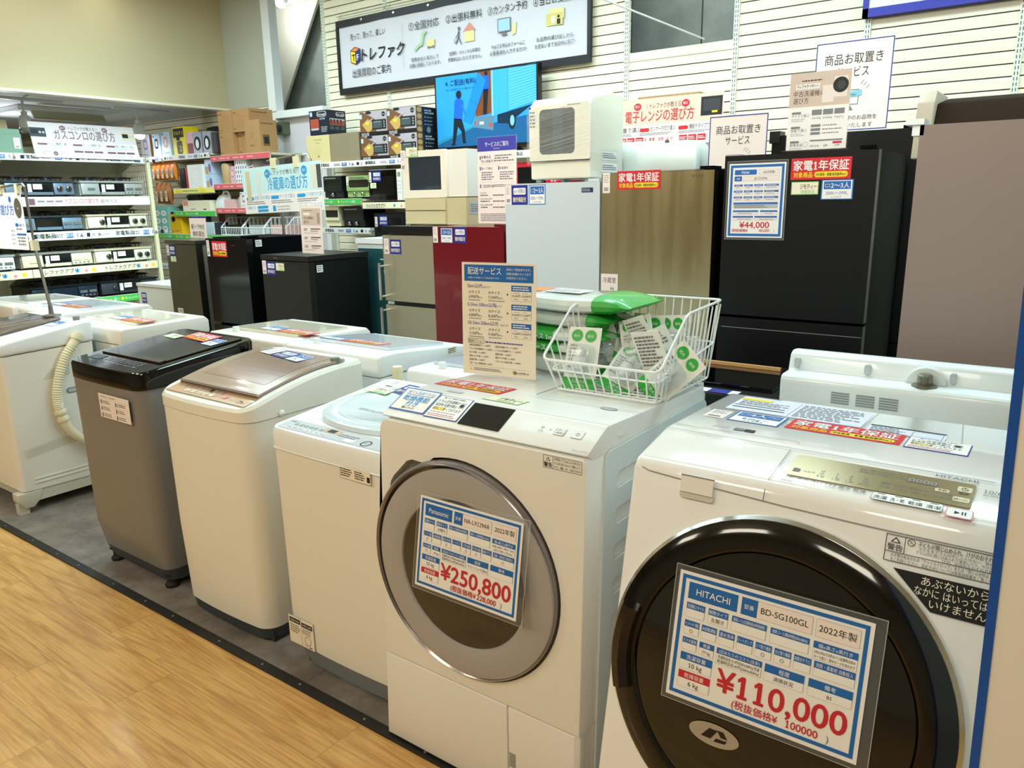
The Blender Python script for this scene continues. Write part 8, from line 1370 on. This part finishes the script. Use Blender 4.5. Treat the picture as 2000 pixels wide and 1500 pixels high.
d.rect(0, 0, W, H, em('blue', '#2E97E8'), 1); d.f([(0, 0), (W, 0), (W, 0.20), (0.36, 0.13), (0, 0.02)], em('road', '#1F5C8E'), 2); d.f([(0, 0.02), (0.38, 0.135), (0.38, 0.15), (0, 0.045)], em('kerb', '#2D8AA8'), 2)
d.rect(0.2, 0.2, 0.205, 0.5, em('wall_line', '#2479C0'), 2); d.rect(0.24, 0.2, 0.243, 0.5, em('wall_line', '#2479C0'), 2)
d.f([(0.39, 0.21), (0.545, 0.225), (0.545, H), (0.42, H)], em('cargo', '#7E4526'), 3); d.f([(0.545, 0.20), (W, 0.285), (W, H), (0.545, H)], em('truck', '#56B6F4'), 3); d.f([(0.545, 0.20), (0.70, 0.225), (0.70, H), (0.545, H)], em('truck_door', '#3EA6EE'), 4); d.rect(0.555, 0.2, 0.562, H, em('truck_edge', '#BFE4FA'), 5); d.rect(0.70, 0.23, 0.704, H, em('truck_line', '#2B87CE'), 5)
for k in range(14): d.line(0.71, 0.25 + 0.02 * k, W, 0.30 + 0.018 * k, 0.002, em('truck_line', '#2B87CE'), 5)
d.f([(0.37, 0.135), (0.56, 0.10), (0.57, 0.205), (0.39, 0.21)], em('bumper', '#5C7F96'), 5); d.rect(0.375, 0.15, 0.39, 0.18, em('lamp_red', '#C0493E'), 6); d.rect(0.525, 0.13, 0.55, 0.155, em('lamp_red', '#C0493E'), 6); d.rect(0.43, 0.15, 0.47, 0.17, em('plate', '#DDE8EE'), 6)
d.f([(0.60, 0.15), (0.70, 0.14), (0.92, 0.26), (0.60, 0.21)], em('chassis', '#123049'), 4); d.circ(0.735, 0.16, 0.034, em('tyre', '#1B2B3A'), 6, ry=0.062); d.circ(0.738, 0.16, 0.020, em('rim', '#7FB7D8'), 7, ry=0.038); d.circ(0.93, 0.23, 0.02, em('tyre', '#1B2B3A'), 6, ry=0.04)
d.f([(0.27, 0.19), (0.35, 0.16), (0.50, 0.46), (0.44, 0.52), (0.41, 0.50)], em('parcel', '#1E82E8', 0.6), 8); d.f([(0.35, 0.16), (0.36, 0.18), (0.505, 0.45), (0.50, 0.46)], em('parcel_dark', '#1565BE'), 9); d.line(0.35, 0.33, 0.42, 0.29, 0.003, em('parcel_dark', '#1565BE'), 9)
d.circ(0.232, 0.383, 0.026, em('hair', '#1E2A36'), 9, ry=0.030); d.f([(0.175, 0.205), (0.255, 0.195), (0.275, 0.33), (0.235, 0.362), (0.19, 0.34)], em('shirt', '#1C63E0'), 9); d.f([(0.178, 0.212), (0.255, 0.202), (0.282, 0.12), (0.285, 0.035), (0.300, 0.025), (0.262, 0.022), (0.250, 0.11), (0.215, 0.15), (0.178, 0.012), (0.140, 0.012), (0.158, 0.03)], em('trousers', '#1B2530'), 9); d.line(0.255, 0.31, 0.30, 0.22, 0.014, em('sleeve', '#2A71E6'), 10)
d.f([(0.465, 0.22), (0.50, 0.22), (0.52, 0.40), (0.475, 0.40)], em('trousers', '#1B2530'), 7); d.f([(0.465, 0.39), (0.525, 0.39), (0.53, 0.49), (0.48, 0.50)], em('shirt', '#1C63E0'), 7); d.circ(0.50, 0.51, 0.016, em('hair', '#1E2A36'), 7)
d.text(0.10, 0.455, 0.036, '4. ご配送(有料)', em('caption', '#12324C'), 11, w=0.36, bold=0.015); d.text(0.11, 0.418, 0.012, '詳しくは店内ポスターをご確認ください。', em('caption', '#12324C'), 11, w=0.30)
part('screen', mb, TV, 'lit screen')
